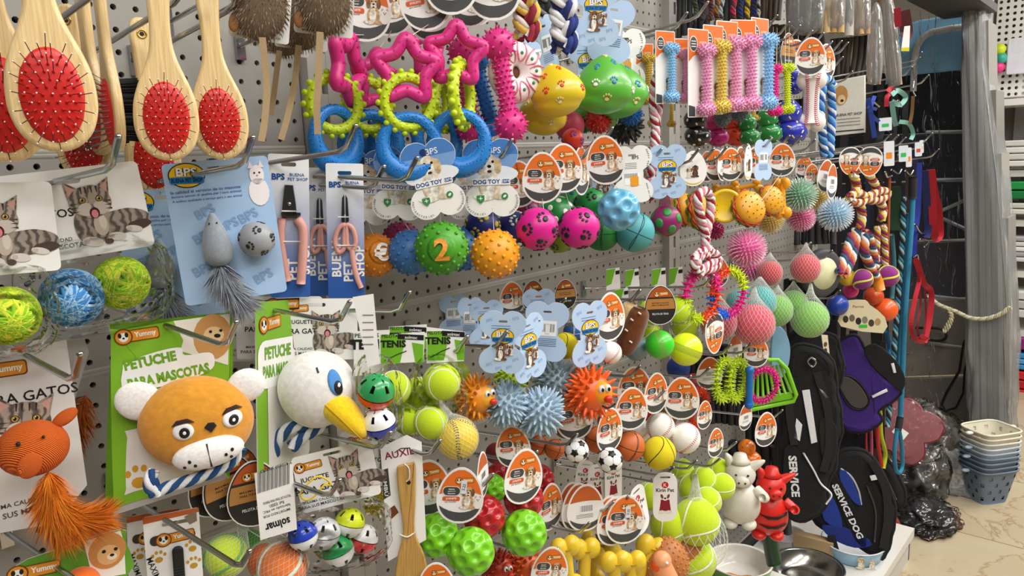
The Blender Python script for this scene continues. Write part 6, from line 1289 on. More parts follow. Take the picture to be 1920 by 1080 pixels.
# ================================================================== bottom rows
SO = lambda: cached('soc', B_soccer); BK = lambda: cached('bsk', B_basket)
for px, py, r, y, d in ((1081, 845, 23, -.27, 'left'), (1144, 863, 24, -.285, 'right')): hang('football', 'small black and white football, %s one' % d, 'ball', SO(), px, py, y, r, 20 if d == 'left' else -15, 20, None, 'small footballs')
for px, py, r, y, d in ((1180, 836, 29, -.26, 'orange basketball, largest, under the egg tags'), (1122, 824, 26, -.23, 'orange basketball behind the right football'), (1040, 842, 19, -.21, 'small basketball left of the left football'), (1012, 834, 19, -.18, 'small basketball furthest left in shadow'), (1140, 790, 20, -.2, 'dim basketball behind the half turned egg tag')): hang('basketball', d, 'ball', BK(), px, py, y, r, 25, 20, None, 'small basketballs')
hang('sport_ball', 'shiny yellow tennis-style ball with black seam, nearest', 'ball', cached('ytn', lambda: 0), 1236, 849, -.29, 31, -20, 20)
# dimpled balls at the bottom
DG = lambda: cached('dgn', lambda: B_dimple('76c41c', 40, .22, .15)); DR = lambda: cached('drd', lambda: B_dimple('b01420', 40, .22, .15)); DGp = 'dimpled rubber balls at the bottom'
for px, py, r, ps, y, d in ((883, 1034, 45, DG(), -.285, 'lime dimpled ball, nearest at the bottom'), (983, 999, 43, DG(), -.285, 'lime dimpled ball right of the price tag'), (820, 1004, 41, DG(), -.24, 'lime dimpled ball behind the bamboo spoon'), (908, 968, 40, DR(), -.25, 'red dimpled ball behind the nearest lime one'), (922, 916, 28, DG(), -.22, 'small lime dimpled ball between the tags'), (938, 902, 34, DR(), -.2, 'red dimpled ball above the small lime one'), (982, 935, 38, DR(), -.24, 'red dimpled ball behind the large egg tag'), (1010, 900, 30, DR(), -.17, 'dark red dimpled ball furthest right')): hang('dimpled_ball', d, 'ball', ps, px, py, y, r, 15, 10, None, DGp)
for px, py, r, c, y, d in ((985, 1062, 38, 'c8541c', -.24, 'orange squeaky figure low under the lime ball'), (935, 1065, 34, 'b0301c', -.22, 'red squeaky figure low behind the lime ball'), (1040, 1060, 30, 'a8441c', -.18, 'dark orange toy in shadow behind the yellow bones')): hang('face_toy', d, 'dog toy', cached(('hg', c), lambda: hedgehog_parts(c, c)), px, py, y, r, 10, 0, None, 'shadowed face toys')
tagonly('orange egg tag with green sticker at the bottom edge', 'orange', 1031, 1068, -.29, 92, 15, 8); tagonly('orange egg tag cut by the bottom edge under the bamboo spoon', 'orange', 818, 1095, -.28, 88, 0, 0)
EB = 'overlapping egg tags at the bottom'
for px, py, h, o, k, y, d in ((1141, 975, 96, 40, 'orange', -.25, 'rearmost of the front three'), (1153, 977, 98, 30, 'orange', -.268, 'middle of the front three'), (1172, 974, 98, 20, 'orange_price', -.285, 'foremost of the front three'), (1070, 948, 92, 42, 'back', -.2, 'rearmost of the three back-side ones'), (1083, 950, 94, 36, 'back', -.22, 'middle of the three back-side ones'), (1098, 952, 94, 20, 'back', -.24, 'foremost of the three back-side ones'), (1032, 950, 92, 50, 'orange', -.2, 'leftmost, beside the red ball')): tagonly('egg tag %s at the bottom' % d, k, px, py, y, h, o, 2, EB)
# tall rounded tags with a printed dog in a red coat
def ktag(label, px, py, y, h, off, a):
    root = thing('rounded_tag', label, 'tag', frame(px, py, y, h, off, img(px, a)), 'tall rounded dog tags'); c = part('tag', cached('ktm', lambda: card_mesh(rrect(0, 0, .46, 1, .2, 6), WHITE, .012, rrect(0, .40, .2, .045, .02, 3)).build('tag')), root)
    def pr():
        mb = MB(); y_ = -.009; mb.poly(ell(0, .25, .065, .065, 18), y_, G('c8202c')); mb.text('K', 0, .25, .07, WHITE, y_-.002); mb.text('Kirin Pet', 0, .145, .075, INK, y_, w=.34, fat=.02); mb.poly([(-.08, -.05), (.08, -.05), (.11, -.28), (-.11, -.28)], y_, G('8c1c2c'))
        mb.poly(ell(0, .0, .06, .07, 14), y_-.002, G('f0ece6')); mb.poly(ell(0, -.02, .02, .02, 8), y_-.004, INK); mb.poly(ell(-.06, .02, .025, .05, 10, 20), y_-.003, G('7c4a30')); mb.poly(ell(.06, .02, .025, .05, 10, -20), y_-.003, G('7c4a30')); mb.poly(ell(-.06, -.30, .06, .035, 10), y_-.002, G('e8e2da')); mb.poly(ell(.07, -.30, .06, .035, 10), y_-.002, G('e8e2da')); return mb.build('print')
    part('print', cached('ktp', pr), c)
for a in (('tall white tag with a red-coated dog, facing forward under the yellow tennis ball', 1247, 932, -.285, 98, 8, 0), ('tall white tag with a red-coated dog, turned aside and tilted', 1199, 956, -.28, 104, 55, -14), ('tall white dog tag in shadow, right of the pair at the back', 1150, 905, -.2, 84, 35, 0), ('tall white dog tag in shadow, left of the pair at the back', 1120, 908, -.18, 80, 20, 0), ('tall white dog tag partly behind the footballs', 1095, 900, -.14, 76, 15, 8)): ktag(*a)
TC = 'lime tennis balls at the bottom'
for px, py, r, y, d in ((1305, 978, 44, -.28, 'largest, right of the dog tag'), (1255, 985, 36, -.24, 'behind the dog tag'), (1325, 940, 27, -.27, 'lower left of the bunch by the white pig'), (1353, 912, 25, -.27, 'right of the bunch by the white pig'), (1318, 900, 25, -.24, 'middle of the bunch by the white pig'), (1345, 880, 22, -.22, 'top of the bunch by the white pig'), (1300, 915, 28, -.22, 'left of the bunch by the white pig'), (1300, 1050, 42, -.27, 'low at the bottom edge by the bowl'), (1280, 880, 20, -.18, 'in shadow under the last baseball'), (1218, 930, 26, -.2, 'in shadow between the two dog tags')):
    hang('tennis_ball', 'lime tennis ball '+d, 'ball', TN(), px, py, y, r, px*7 % 90, px*3 % 70, None, TC)
rt = thing('ball_net', 'clear mesh bag drawn over the largest lime tennis balls', 'net', frame(1303, 1010, -.275, 58, 0, 0)); part('net', cached('nt2', lambda: B_net(neck=2.2, n=22)), rt)
YB = 'yellow latex bones at the bottom'
for px, py, a, y, r, d in ((1064, 1062, -4, -.25, 56, 'leftmost'), (1096, 1066, 3, -.24, 56, 'second from the left'), (1112, 1050, 8, -.2, 54, 'third, set back'), (1150, 1075, -18, -.24, 58, 'leaning left in the middle'), (1152, 1090, 4, -.28, 56, 'nearest, upright under the tags'), (1182, 1090, 2, -.285, 56, 'nearest, right of the upright one'), (1205, 1062, 24, -.24, 58, 'leaning right beside the roast')): hang('latex_bone', 'yellow latex bone '+d, 'dog toy', cached('lbn', lambda: bone_toy_parts('e6c431', 'plain', .35, .36, .2)), px, py, y, r, 20, a, None, YB)
for px, py, r, y, d in ((1275, 1025, 44, -.25, 'behind'), (1248, 1052, 44, -.27, 'in front')):
    hang('roast_chicken_toy', 'brown pimpled rubber roast chicken, the one %s' % d, 'dog toy', cached('rst', lambda: [('body', MB().sphere(mat('b8733c', .5), 4, lambda v: V(v.x*1.0*(1-.15*v.z), v.y*.8, v.z*1.05)).build('body'), [('pimples', (lambda k: [k.sphere(mat('c07c44', .5), 1, c=(p.x*(1-.15*p.z), p.y*.8, p.z*1.05), r=.055) for p in fib(180)] and k.build('pimples'))(MB()))])]), px, py, y, r, 0, 15, None, 'roast chicken toys')
R = PXF('rubber_chicken', 'peach rubber chicken head with orange beak at the bottom edge', 'dog toy', 1243, 1062, -.315); sk = mat('eea070', .4); part('neck', MB().tube(catmull([R.p3(1241, 1052), R.p3(1246, 1075), R.p3(1256, 1110)], 5), [16, 17, 18, 19, 20, 21, 22, 23, 24, 25, 26], sk, 14), R.root); part('head', MB().sphere(sk, 3, c=R.p3(1241, 1050), r=18), R.root); part('beak', MB().sphere(mat('e8501c', .35), 3, lambda v: R.p3(1232, 1058, -8)+V(v.x*11, v.y*9, v.z*11)), R.root); part('eye', MB().sphere(WHITE, 2, c=R.p3(1250, 1046, -15), r=3), R.root)
hang('pig_toy', 'white rubber pig standing behind the red one', 'dog toy', cached('pgw', lambda: pig_parts('d8d2c6')), 1388, 915, -.27, 70, 0, img(1388, 0), None, 'rubber pigs'); hang('pig_toy', 'red rubber pig with dark belly stripes', 'dog toy', cached('pgr', lambda: pig_parts('d2241a', 1)), 1443, 938, -.30, 68, 12, img(1443, 4), None, 'rubber pigs')
hang('squeaky_toy', 'orange squeaky toy hung behind the white pig', 'dog toy', cached('osq', lambda: squeaky_parts('e0761c', 'dot', 'c85a10')), 1405, 850, -.24, 26)
for px, py, L_, d in ((1178, 931, .29, 'through the foremost of three bottom egg tags'), (1150, 941, .28, 'left of the three bottom egg tags'), (1105, 981, .28, 'under the back-side egg tags'), (1046, 1029, .29, 'through the green-stickered egg tag'), (1007, 846, .29, 'through the large egg tag between lime balls'), (924, 889, .29, 'through the price-stickered egg tag'), (825, 826, .30, 'through the bamboo spoon card'), (732, 811, .31, 'over the yellow noodle toy'), (637, 900, .31, 'through the barcode tag with the yellow rubber band'), (1262, 890, .28, 'through the forward-facing tall dog tag'), (468, 1033, .32, 'through the black comb card')): hook(px, py, L_, d, {825: 0, 732: .07, 637: .06, 468: 0}.get(px, .10))
# ---- near bottom left
def netb(label, px, py, y, r, c, l, tagpos):
    hang('net_tennis_ball', label, 'ball', cached(('nt', c), lambda: B_tennis(c, l, 'fuzz', .10)), px, py, y, r, 10, 40, ('dark',)+tagpos, 'tennis balls in nets with dark tags', net=2.0)
netb('lime tennis ball in a white net under dark egg tags', 424, 1042, -.155, 40, 'c2dc26', '6fae4a', (432, 912, 135, 20, -6)); netb('orange and green tennis ball in a net, nearest', 530, 1062, -.175, 46, 'f0803a', 'dfe6d0', (478, 925, 130, 10, 0)); netb('orange tennis ball left of the nearest net ball', 494, 1050, -.14, 32, 'e8722e', 'c8d8a0', (400, 905, 130, 30, 4)); netb('green tennis ball in shadow between the net balls', 470, 1020, -.10, 28, '4fa03a', 'c8d8a0', (452, 895, 120, 40, 0))
R = PXF('barcode_tag', 'white tag with upside-down barcode and maker name', 'tag', 517, 940, -.215); c = part('tag', card_mesh(R.o([(479, 882), (546, 864), (556, 1000), (490, 1014)]), WHITE, 1.2), R.root); mb = MB()
for i in range(24): mb.box((-32+2.4*i, -1.2, 40+.6*i), (1.2 if i % 3 else .7, .2, 42), INK)
mb.text('9 415037 503057', 0, 68, 6, INK, -1.2, rot=194)
for i, t in enumerate(('PELOTA DE TENIS PARA PERROS', 'Ref. 03001', 'fabricado en PRC', 'IMPORTADO POR')): mb.text(t, 2, 4-9*i, 5 if i != 1 else 6.5, G('333333'), -1.2, rot=194, w=50 if i != 1 else 26)
mb.text('solmar', 4, -46, 17, INK, -1.2, rot=194, fat=.03, w=46); part('print', mb, c)
q = MB(); q.tube(catmull([R.p3(a, b, -8) for a, b in ((562, 922), (590, 895), (612, 905), (615, 915), (605, 912), (585, 935), (568, 938))], 5, True), 2, mat('e0c01c', .5), 6, True); part('rubber_band', q, R.root)
def gatos(label, px, py, y, h, a, balls, g):
    root = thing('bell_ball_pack', label, 'cat toy', frame(px, py, y, h, 0, img(px, a)), g); c = part('card', card_mesh(rrect(0, 0, 1.32, 1, .07), WHITE, .012, rrect(.0, .42, .3, .05, .022, 3)), root); mb = MB(); y0 = -.010
    logo_badge(mb, -.42, .30, .38, y0, .002, 2); mb.text('JUGUETE', -.36, .06, .11, INK, y0, fat=.02); mb.text('PARA GATOS', -.26, -.12, .11, INK, y0, fat=.02); mb.text('MÁXIMA CALIDAD', -.36, -.32, .055, INK, y0); mb.text('PARA SUS MASCOTAS', -.33, -.40, .055, INK, y0); cat_print(mb, .22, -.04, .80, y0-.003); part('print', mb, c)
    for bx, by, r, c1, c2, t in balls: parts(root, cached(('cg', c1, c2), lambda: B_cage(c1, c2)), wl(root, frame(bx, by, y+.004, r, t, t)))
    if balls: bag(root, 632, 1000, y+.004, 200, 150, 3)
gatos('kitten card with five slotted bell balls bagged below', 632, 893, -.205, 112, -11, [(608, 1000, 30, 'eef0f4', 'e2e6ee', 10), (656, 980, 28, 'dcea2c', 'f0f0ec', 20), (634, 1032, 30, '2fae5c', 'eef0ec', -15), (682, 1010, 27, 'f0eeec', 'd8343a', 25), (568, 1004, 28, '2440b0', 'e8eaee', -10)], None)
R = PXF('noodle_toy', 'blue fish with yellow noodle fringe behind the kitten card', 'cat toy', 690, 925, -.17); part('fish', MB().sphere(mat('4a90b8', .6), 3, lambda v: R.p3(686, 922)+V(v.x*24, v.y*12, v.z*14)), R.root); q = MB(); rnd = random.Random(6)
for i in range(150): a = R.p3(705+rnd.uniform(-18, 14), 945+rnd.uniform(-24, 20), rnd.uniform(-8, 8)); q.tube([a, a+V(rnd.uniform(-9, 9), rnd.uniform(-9, 2), rnd.uniform(-9, 9))], 2.2, mat('d9c934', .7), 4)
part('fringe', q, R.root); catcard('kitten card edge showing left of the bamboo spoon', 705, 860, -.13, 110, 0, 0, 1.2, True, .3, None)
def spoon():
    R = PXF('bamboo_spoon_card', 'bamboo spatula tied to a white card printed bambu', 'bamboo spoon', 757, 945, -.245); r = R.root
    c = part('card', card_mesh(R.o([(714, 836), (762, 813), (790, 828), (800, 1024), (728, 1064)]), WHITE, 1.3), r, Matrix.Translation((0, 9, 0))); mb = MB(); mb.text('AUXIL', -8, 97, 14, G('8c1c34'), -1.3, rot=10, fat=.01); mb.poly(R.o([(716, 880), (728, 876), (733, 930), (720, 938)]), -1.2, G('3a3a3c')); mb.text('BAMBÚ', -33, 38, 9, WHITE, -1.5, rot=-84, w=48)
    mb.poly(R.o([(726, 960), (740, 950), (748, 965), (734, 978)]), -1.2, G('7a4028')); mb.tube([R.p3(740, 846, -1.4), R.p3(752, 838, -1.4), R.p3(768, 838, -1.4)], .8, INK, 4); part('print', mb, c)
    wd = mat('c49a52', .5, 'wood', 'b08440'); sp = R.sm([(744, 880), (748, 868), (770, 864), (778, 868), (779, 930), (778, 1000), (796, 1050), (802, 1100), (770, 1130), (742, 1100), (746, 1050), (756, 1000), (748, 930)], 4); part('spatula', slab(MB(), sp, 8, 3, wd), r)
    part('hole', MB().lathe([(0, -.4), (4, -.4), (4, .4), (0, .4)], mat('2a1c10', .8), 14, M=Matrix.Translation(R.p3(766, 901, -4)) @ Matrix.Rotation(PI/2, 4, 'X')), r); q = MB(); q.tube(catmull([R.p3(757, 864, -2), R.p3(766, 872, -7), R.p3(767, 890, -8), R.p3(762, 898, -6)], 5), 1.3, STRING, 5); q.tube(catmull([R.p3(750, 1006, 0), R.p3(764, 1008, -7), R.p3(780, 1001, -1)], 5), 1.5, STRING, 5); part('cord', q, r)
spoon()
def combcard(label, px, py, y, h, a):
    root = thing('grooming_comb_card', label, 'pet comb', frame(px, py, y, h, 0, img(px, a)), 'black comb cards'); c = part('card', card_mesh(rrect(0, 0, .44, 1, .02), WHITE, .005, rrect(.03, .40, .22, .035, .016, 3)), root); mb = MB(); y0 = -.005
    mb.poly([(-.22, .5), (.22, .5), (.22, .46), (-.22, .44)], y0, G('c0642c')); mb.poly(rrect(.0, .27, .36, .09, .04), y0, G('3a3836')); logo_badge(mb, .02, .27, .26, y0-.002, .0015, 3); mb.poly([(.1, .44), (.2, .48), (.2, .38), (.14, .36)], y0-.001, G('8a7a68'))
    for x, z in ((-.12, .12), (.15, .16), (.15, -.0), (-.14, -.16), (.16, -.22)):
        for q in paw(.3): mb.poly([(x+u*.9, z+v*.9) for u, v in q], y0, G('c89a34'))
    mb.text('MAXIMA CALIDAD', -.12, -.15, .05, INK, y0, rot=-75); part('print', mb, c); q = MB(); slab(q, rrect(.03, -.12, .09, .62, .04, 4), .04, .012, BLACK, y=-.025); o = part('comb', q, root); g = MB(); [g.box((.03, -.047, .0-.025*i), (.08, .006, .008), mat('2c2c30', .5)) for i in range(14)]; part('grip_ridges', g, o)
combcard('black grooming comb on white card, nearest at the bottom', 328, 1062, -.145, 215, -4); combcard('second comb card half hidden behind the nearest', 290, 1056, -.10, 200, -2)
# ================================================================== right end: harnesses, leads
def vest(label, body, y, col, extra, group='dog harnesses', th=16, trim='0e0e10', name='dog_harness', hole=None):
    xs = [p[0] for p in body]; ys = [p[1] for p in body]; R = PXF(name, label, 'harness', (min(xs)+max(xs))/2, (min(ys)+max(ys))/2, y, group=group, off=5); o = R.sm(body, 4)
    sd = Vector((min(xs)*.37, 0, min(ys)*.21)); fold = lambda v: v+V(5*noise.noise(v*.03+sd), -5*noise.noise(v*.03+sd)-2*noise.noise(v*.09+sd), 5*noise.noise(v*.03-sd))
    part('body', slab(MB(), [(p.x, p.z) for p in resample([V(x, 0, z) for x, z in o+o[:1]], 6)[:-1]], th, th*.42, mat(col, .9, 'fabric'), fn=fold), R.root)
    part('binding', MB().tube([fold(V(x, -th*.2, z)) for x, z in o], 3.2, mat(trim, .85, 'fabric'), 6, True), R.root)
    for kind, nm, data, c in extra:
        if kind == 'strip': mb = MB(); slab(mb, R.o(data), 3, 1, mat(c, .6), y=-th/2-4)
        elif kind == 'line': mb = MB().tube(catmull([R.p3(a, b, -th/2-2) for a, b in data], 6), 1.8, mat(c, .6), 5)
        elif kind == 'panel': mb = MB(); slab(mb, R.sm(data, 3), 4, 1.5, mat(c, .9, 'fabric'), y=-th/2-2)
        elif kind == 'text':
            t, px, py, h, rot, w_ = data; a = R.p3(px, py); mb = MB(); mb.text(t, a.x, a.z, h, mat(c, .6), -th/2-5.5, rot=rot, w=w_, fat=.04)
        elif kind == 'strap': mb = ribbon_mb(MB(), catmull([R.p3(a, b, -th/2-4) for a, b in data], 6), 14, 3, mat(c, .85, 'fabric'))
        elif kind == 'ring': mb = MB().tube(catmull([R.p3(a, b, -th/2-6) for a, b in data], 6), 2, CHROME, 6)
        part(nm, mb, R.root)
    return R
LTG = 'e8e9ee'
vest('black service harness with white reflective stripes, leftmost', [(1478, 660), (1520, 640), (1556, 670), (1570, 760), (1568, 850), (1552, 900), (1540, 960), (1500, 990), (1466, 960), (1462, 860), (1470, 760)], -.24, '141417', [('strip', 'reflective_stripe', [(1504, 724), (1517, 722), (1530, 822), (1519, 826)], LTG), ('strip', 'reflective_stripe', [(1494, 778), (1504, 790), (1500, 822), (1489, 815)], LTG), ('line', 'piping', [(1506, 846), (1524, 880), (1536, 905), (1554, 925), (1545, 945)], LTG), ('panel', 'name_patch', [(1472, 840), (1500, 846), (1504, 955), (1474, 950)], '0e0e10'), ('text', 'lettering', ('SERVICE', 1489, 892, 15, -86, 82), 'e8e8ea'), ('strip', 'white_tab', [(1533, 720), (1540, 722), (1550, 736), (1544, 740)], LTG), ('strap', 'chest_strap', [(1530, 690), (1548, 760), (1550, 830), (1540, 880)], '1c1c20'), ('strap', 'belly_strap', [(1486, 700), (1482, 760), (1490, 830)], '1e1e22'), ('panel', 'side_pocket', [(1534, 780), (1562, 790), (1562, 850), (1540, 860)], '1a1a1e'), ('line', 'seam', [(1540, 785), (1556, 800), (1558, 845)], '3a3a40'), ('ring', 'd_ring', [(1520, 660), (1528, 668), (1522, 678), (1514, 668), (1520, 660)], 'c')], th=24)
vest('black harness hanging behind the leftmost, upper edge only', [(1482, 630), (1530, 618), (1570, 640), (1572, 720), (1530, 740), (1484, 720)], -.18, '101013', [('strip', 'white_tab', [(1486, 655), (1492, 650), (1494, 662), (1488, 668)], LTG), ('strip', 'white_tab', [(1512, 648), (1517, 645), (1516, 668), (1513, 670)], LTG)], th=14)
vest('black and blue harness lettered service dog, lowest', [(1560, 860), (1590, 836), (1622, 840), (1650, 880), (1668, 940), (1664, 1000), (1652, 1046), (1630, 1040), (1585, 1010), (1536, 990), (1530, 940), (1545, 890)], -.27, '121215', [('panel', 'blue_panel', [(1578, 872), (1592, 880), (1608, 920), (1612, 940), (1596, 930), (1576, 890)], '1f3f9c'), ('panel', 'blue_panel', [(1545, 925), (1565, 930), (1580, 985), (1548, 975)], '1f3f9c'), ('panel', 'blue_panel', [(1545, 985), (1600, 990), (1630, 1015), (1600, 1025), (1560, 1010)], '1b2f86'), ('panel', 'name_patch', [(1558, 888), (1578, 892), (1622, 1006), (1600, 1010)], '0c0c0e'), ('text', 'lettering', ('SERVICE DOG', 1589, 952, 12, -67, 112), 'e8e8ea'), ('line', 'piping', [(1578, 870), (1596, 885), (1608, 912), (1612, 938)], 'b8bac0'), ('strip', 'white_tab', [(1626, 880), (1636, 877), (1639, 886), (1629, 889)], LTG), ('strap', 'belly_strap', [(1630, 850), (1652, 900), (1656, 960), (1648, 1020)], '1e1e22'), ('line', 'seam', [(1622, 900), (1636, 950), (1634, 1010)], '3c3c42'), ('strap', 'buckle_strap', [(1560, 1004), (1566, 1030), (1570, 1050)], '17171b')], th=26)
vest('black padded harness side bulging right of the service dog one', [(1618, 850), (1648, 838), (1676, 880), (1690, 920), (1684, 945), (1660, 940), (1640, 900)], -.25, '101013', [('line', 'seam', [(1640, 862), (1662, 895), (1676, 930)], '38383e'), ('strap', 'strap', [(1630, 862), (1650, 900), (1668, 930)], '1a1a1e')], th=30)
R = vest('purple mesh dog harness with black trim', [(1578, 640), (1604, 622), (1622, 650), (1650, 700), (1682, 730), (1672, 752), (1645, 770), (1650, 790), (1625, 808), (1592, 812), (1568, 780), (1562, 720), (1570, 680)], -.275, '3c2078', [('panel', 'black_side', [(1620, 650), (1640, 640), (1672, 670), (1688, 705), (1680, 728), (1655, 705), (1632, 680)], '121215'), ('strip', 'white_tab', [(1664, 676), (1669, 675), (1673, 693), (1668, 694)], LTG), ('strip', 'reflective_stripe', [(1632, 738), (1657, 724), (1659, 729), (1634, 743)], LTG), ('strip', 'reflective_stripe', [(1560, 738), (1572, 742), (1574, 748), (1562, 744)], LTG), ('panel', 'arm_hole', [(1574, 708), (1592, 704), (1612, 720), (1626, 748), (1616, 764), (1598, 760), (1584, 738)], '4a4640'), ('line', 'arm_trim', [(1574, 706), (1594, 702), (1614, 718), (1628, 748), (1617, 766), (1596, 762), (1582, 738), (1574, 706)], '0e0e10'), ('strap', 'strap', [(1576, 668), (1584, 690)], '141417'), ('ring', 'snap_hook', [(1574, 632), (1578, 650), (1570, 666), (1560, 662), (1558, 656)], 'c')], th=18, trim='101012')
vest('dark indigo and black harness under the purple one', [(1566, 790), (1620, 800), (1640, 830), (1600, 850), (1566, 840)], -.22, '16121c', [('strip', 'reflective_stripe', [(1604, 804), (1614, 792), (1616, 800), (1608, 810)], LTG)], th=14)
R = PXF('carabiner_card', 'long narrow label hanging at the harness straps', 'tag', 1549, 655, -.27, off=40); c = part('card', card_mesh(R.o([(1538, 625), (1552, 628), (1558, 676), (1546, 676)]), G('d8cfae'), .6), R.root); mb = MB(); [mb.poly(ell(-2, 10-12*i, 4, 5, 8), -.6, G(k)) for i, k in enumerate(('5a4a34', '3a3a3c', '3f9a3c'))]; part('print', mb, c)
LD = 'dog leads at the right end'
lead('dog_lead', 'teal round dog lead with black grip hanging to a loop', 'dog lead', [([(1712, 335), (1710, 400), (1703, 500), (1696, 600), (1692, 700), (1688, 785)], 10, '1f7fa6', 'rope', 'cord'), ([(1712, 330), (1711, 372)], 15, '0f0f12', 'rope', 'sleeve'), ([(1688, 782), (1684, 806)], 13, '0f0f12', 'rope', 'grip'), ([(1682, 804), (1677, 850), (1680, 880), (1687, 886), (1692, 870), (1690, 830), (1686, 806)], 8, '1f7fa6', 'rope', 'hand_loop')], -.33, LD)
lead('dog_lead', 'teal and black checked round lead beside the plain teal one', 'dog lead', [([(1694, 370), (1692, 450), (1684, 560), (1676, 660), (1668, 760), (1664, 800)], 10, ['2a7a94', '14181c', '8fb6c0'], 'cord2', 'cord')], -.31, LD)
lead('dog_lead', 'second plain teal lead close behind the first', 'dog lead', [([(1703, 400), (1697, 520), (1688, 640), (1682, 720)], 9, '1a6f92', 'rope', 'cord')], -.30, LD)
lead('dog_lead', 'bright red flat lead folded in a long loop at the far right', 'dog lead', [([(1745, 318), (1748, 370), (1750, 420), (1754, 446), (1762, 440), (1760, 400), (1750, 350), (1746, 320)], 14, 'b41026', 'rib', 'webbing')], -.36, LD)
lead('dog_lead', 'navy flat lead left of the red loop', 'dog lead', [([(1734, 320), (1738, 380), (1740, 430), (1736, 446)], 13, '18245c', 'rib', 'webbing')], -.345, LD)
lead('dog_lead', 'royal blue flat lead behind the teal grip', 'dog lead', [([(1724, 305), (1723, 350), (1721, 400), (1716, 440), (1714, 480)], 9, '2436a0', 'rib', 'webbing')], -.33, LD)
lead('dog_lead', 'dark green woven lead left of the checked cord', 'dog lead', [([(1678, 350), (1680, 400), (1678, 432)], 20, '123a1e', 'rib', 'webbing')], -.29, LD)
for i, (pts, wd, c, y, d) in enumerate((([(1668, 330), (1666, 420), (1664, 500)], 5, 'b0562a', -.28, 'thin orange cord behind the rope toys'), ([(1672, 440), (1676, 500), (1672, 560)], 9, '4f8f9c', -.27, 'pale teal webbing low behind the checked cord'), ([(1666, 440), (1668, 520)], 5, '8c1a2c', -.26, 'thin dark red cord'), ([(1632, 780), (1634, 840), (1632, 878)], 6, 'b84a6a', -.28, 'pink cord below the purple harness'), ([(1644, 775), (1646, 830), (1652, 870), (1650, 880)], 8, 'c82a1c', -.29, 'red cord loop below the purple harness'), ([(1650, 770), (1652, 815), (1660, 850), (1656, 878)], 8, 'c9d81c', -.295, 'yellow cord loop below the purple harness'), ([(1626, 770), (1624, 830), (1628, 870)], 4, 'c8283a', -.27, 'red speckled cord below the purple harness'), ([(1638, 780), (1640, 840), (1642, 880)], 5, '6a2a1c', -.275, 'brown cord among the lower loops'), ([(1662, 620), (1668, 650), (1662, 680)], 10, '1a6f9c', -.28, 'blue frayed cord under the orange ball'))):
    lead('dog_lead', d, 'dog lead', [(pts, wd, c, 'rope', 'cord')], y, LD)
lead('red_harness', 'red nylon dog harness hanging in loops', 'harness', [([(1716, 485), (1724, 520), (1716, 560), (1708, 610), (1716, 636), (1730, 642)], 8, 'b81428', 'rib', 'webbing'), ([(1718, 488), (1732, 530), (1746, 548), (1744, 590), (1736, 630), (1732, 642)], 11, 'b81428', 'rib', 'webbing'), ([(1722, 515), (1726, 570), (1720, 610), (1724, 635)], 4, '8c1020', 'rib', 'webbing'), ([(1734, 540), (1736, 590), (1732, 628)], 4, '8c1020', 'rib', 'webbing'), ([(1722, 632), (1738, 640)], 17, 'c81c30', 'rib', 'padded_end'), ([(1714, 482), (1720, 478), (1722, 488)], 3, 'c', 'metal', 'ring')], -.355)
lead('blue_harness', 'blue nylon harness straps bunched under the chew bags', 'harness', [([(1628, 185), (1634, 220), (1640, 258)], 9, '2c4cb4', 'rib', 'webbing'), ([(1640, 180), (1632, 210), (1650, 230), (1668, 245)], 7, '2c4cb4', 'rib', 'webbing'), ([(1626, 200), (1644, 205)], 6, '22388c', 'rib', 'webbing'), ([(1636, 190), (1648, 200)], 4, 'c', 'metal', 'buckle')], -.31)
lead('teal_harness', 'pale teal nylon harness straps bunched above the leads', 'harness', [([(1672, 178), (1684, 170), (1698, 182), (1688, 196), (1672, 190)], 9, '7fb8ac', 'rib', 'webbing'), ([(1672, 190), (1676, 220), (1680, 236)], 9, '7fb8ac', 'rib', 'webbing'), ([(1686, 228), (1704, 232), (1712, 250), (1708, 262)], 8, '7fb8ac', 'rib', 'webbing'), ([(1684, 188), (1690, 200)], 4, 'c', 'metal', 'buckle')], -.325)
lead('red_collar', 'small red collar strap among the harness straps', 'collar', [([(1664, 172), (1670, 166), (1676, 172), (1664, 180), (1662, 200)], 8, 'b81c34', 'rib', 'webbing')], -.32)
lead('black_collar', 'black collar strap bunched between blue and teal straps', 'collar', [([(1646, 190), (1660, 215), (1672, 250)], 10, '16161a', 'rib', 'webbing'), ([(1650, 180), (1656, 230), (1650, 262)], 9, '1c1c20', 'rib', 'webbing')], -.3)
lead('brown_lead', 'brown leather lead end with chrome clip at the right', 'dog lead', [([(1712, 180), (1710, 210), (1706, 232)], 6, '6a4a20', 'rib', 'webbing'), ([(1714, 150), (1712, 170), (1716, 180)], 3, 'c', 'metal', 'clip')], -.34)
lead('red_pouch', 'red and grey bagged lead at the top by the table', 'dog lead', [([(1682, 15), (1684, 50)], 12, 'a81c30', 'rib', 'webbing'), ([(1694, 20), (1700, 60), (1696, 70)], 22, '6a3038', 'rib', 'webbing')], -.33)
R = PXF('yellow_label', 'small white and yellow label hanging left of the blue table', 'tag', 1699, 75, -.345, off=15); c = part('card', card_mesh(R.o([(1696, 50), (1706, 50), (1704, 96), (1690, 94)]), WHITE, .5), R.root); mb = MB(); mb.poly(R.o([(1691, 88), (1704, 89), (1704, 96), (1690, 94)]), -.5, G('dcd21c')); part('print', mb, c)
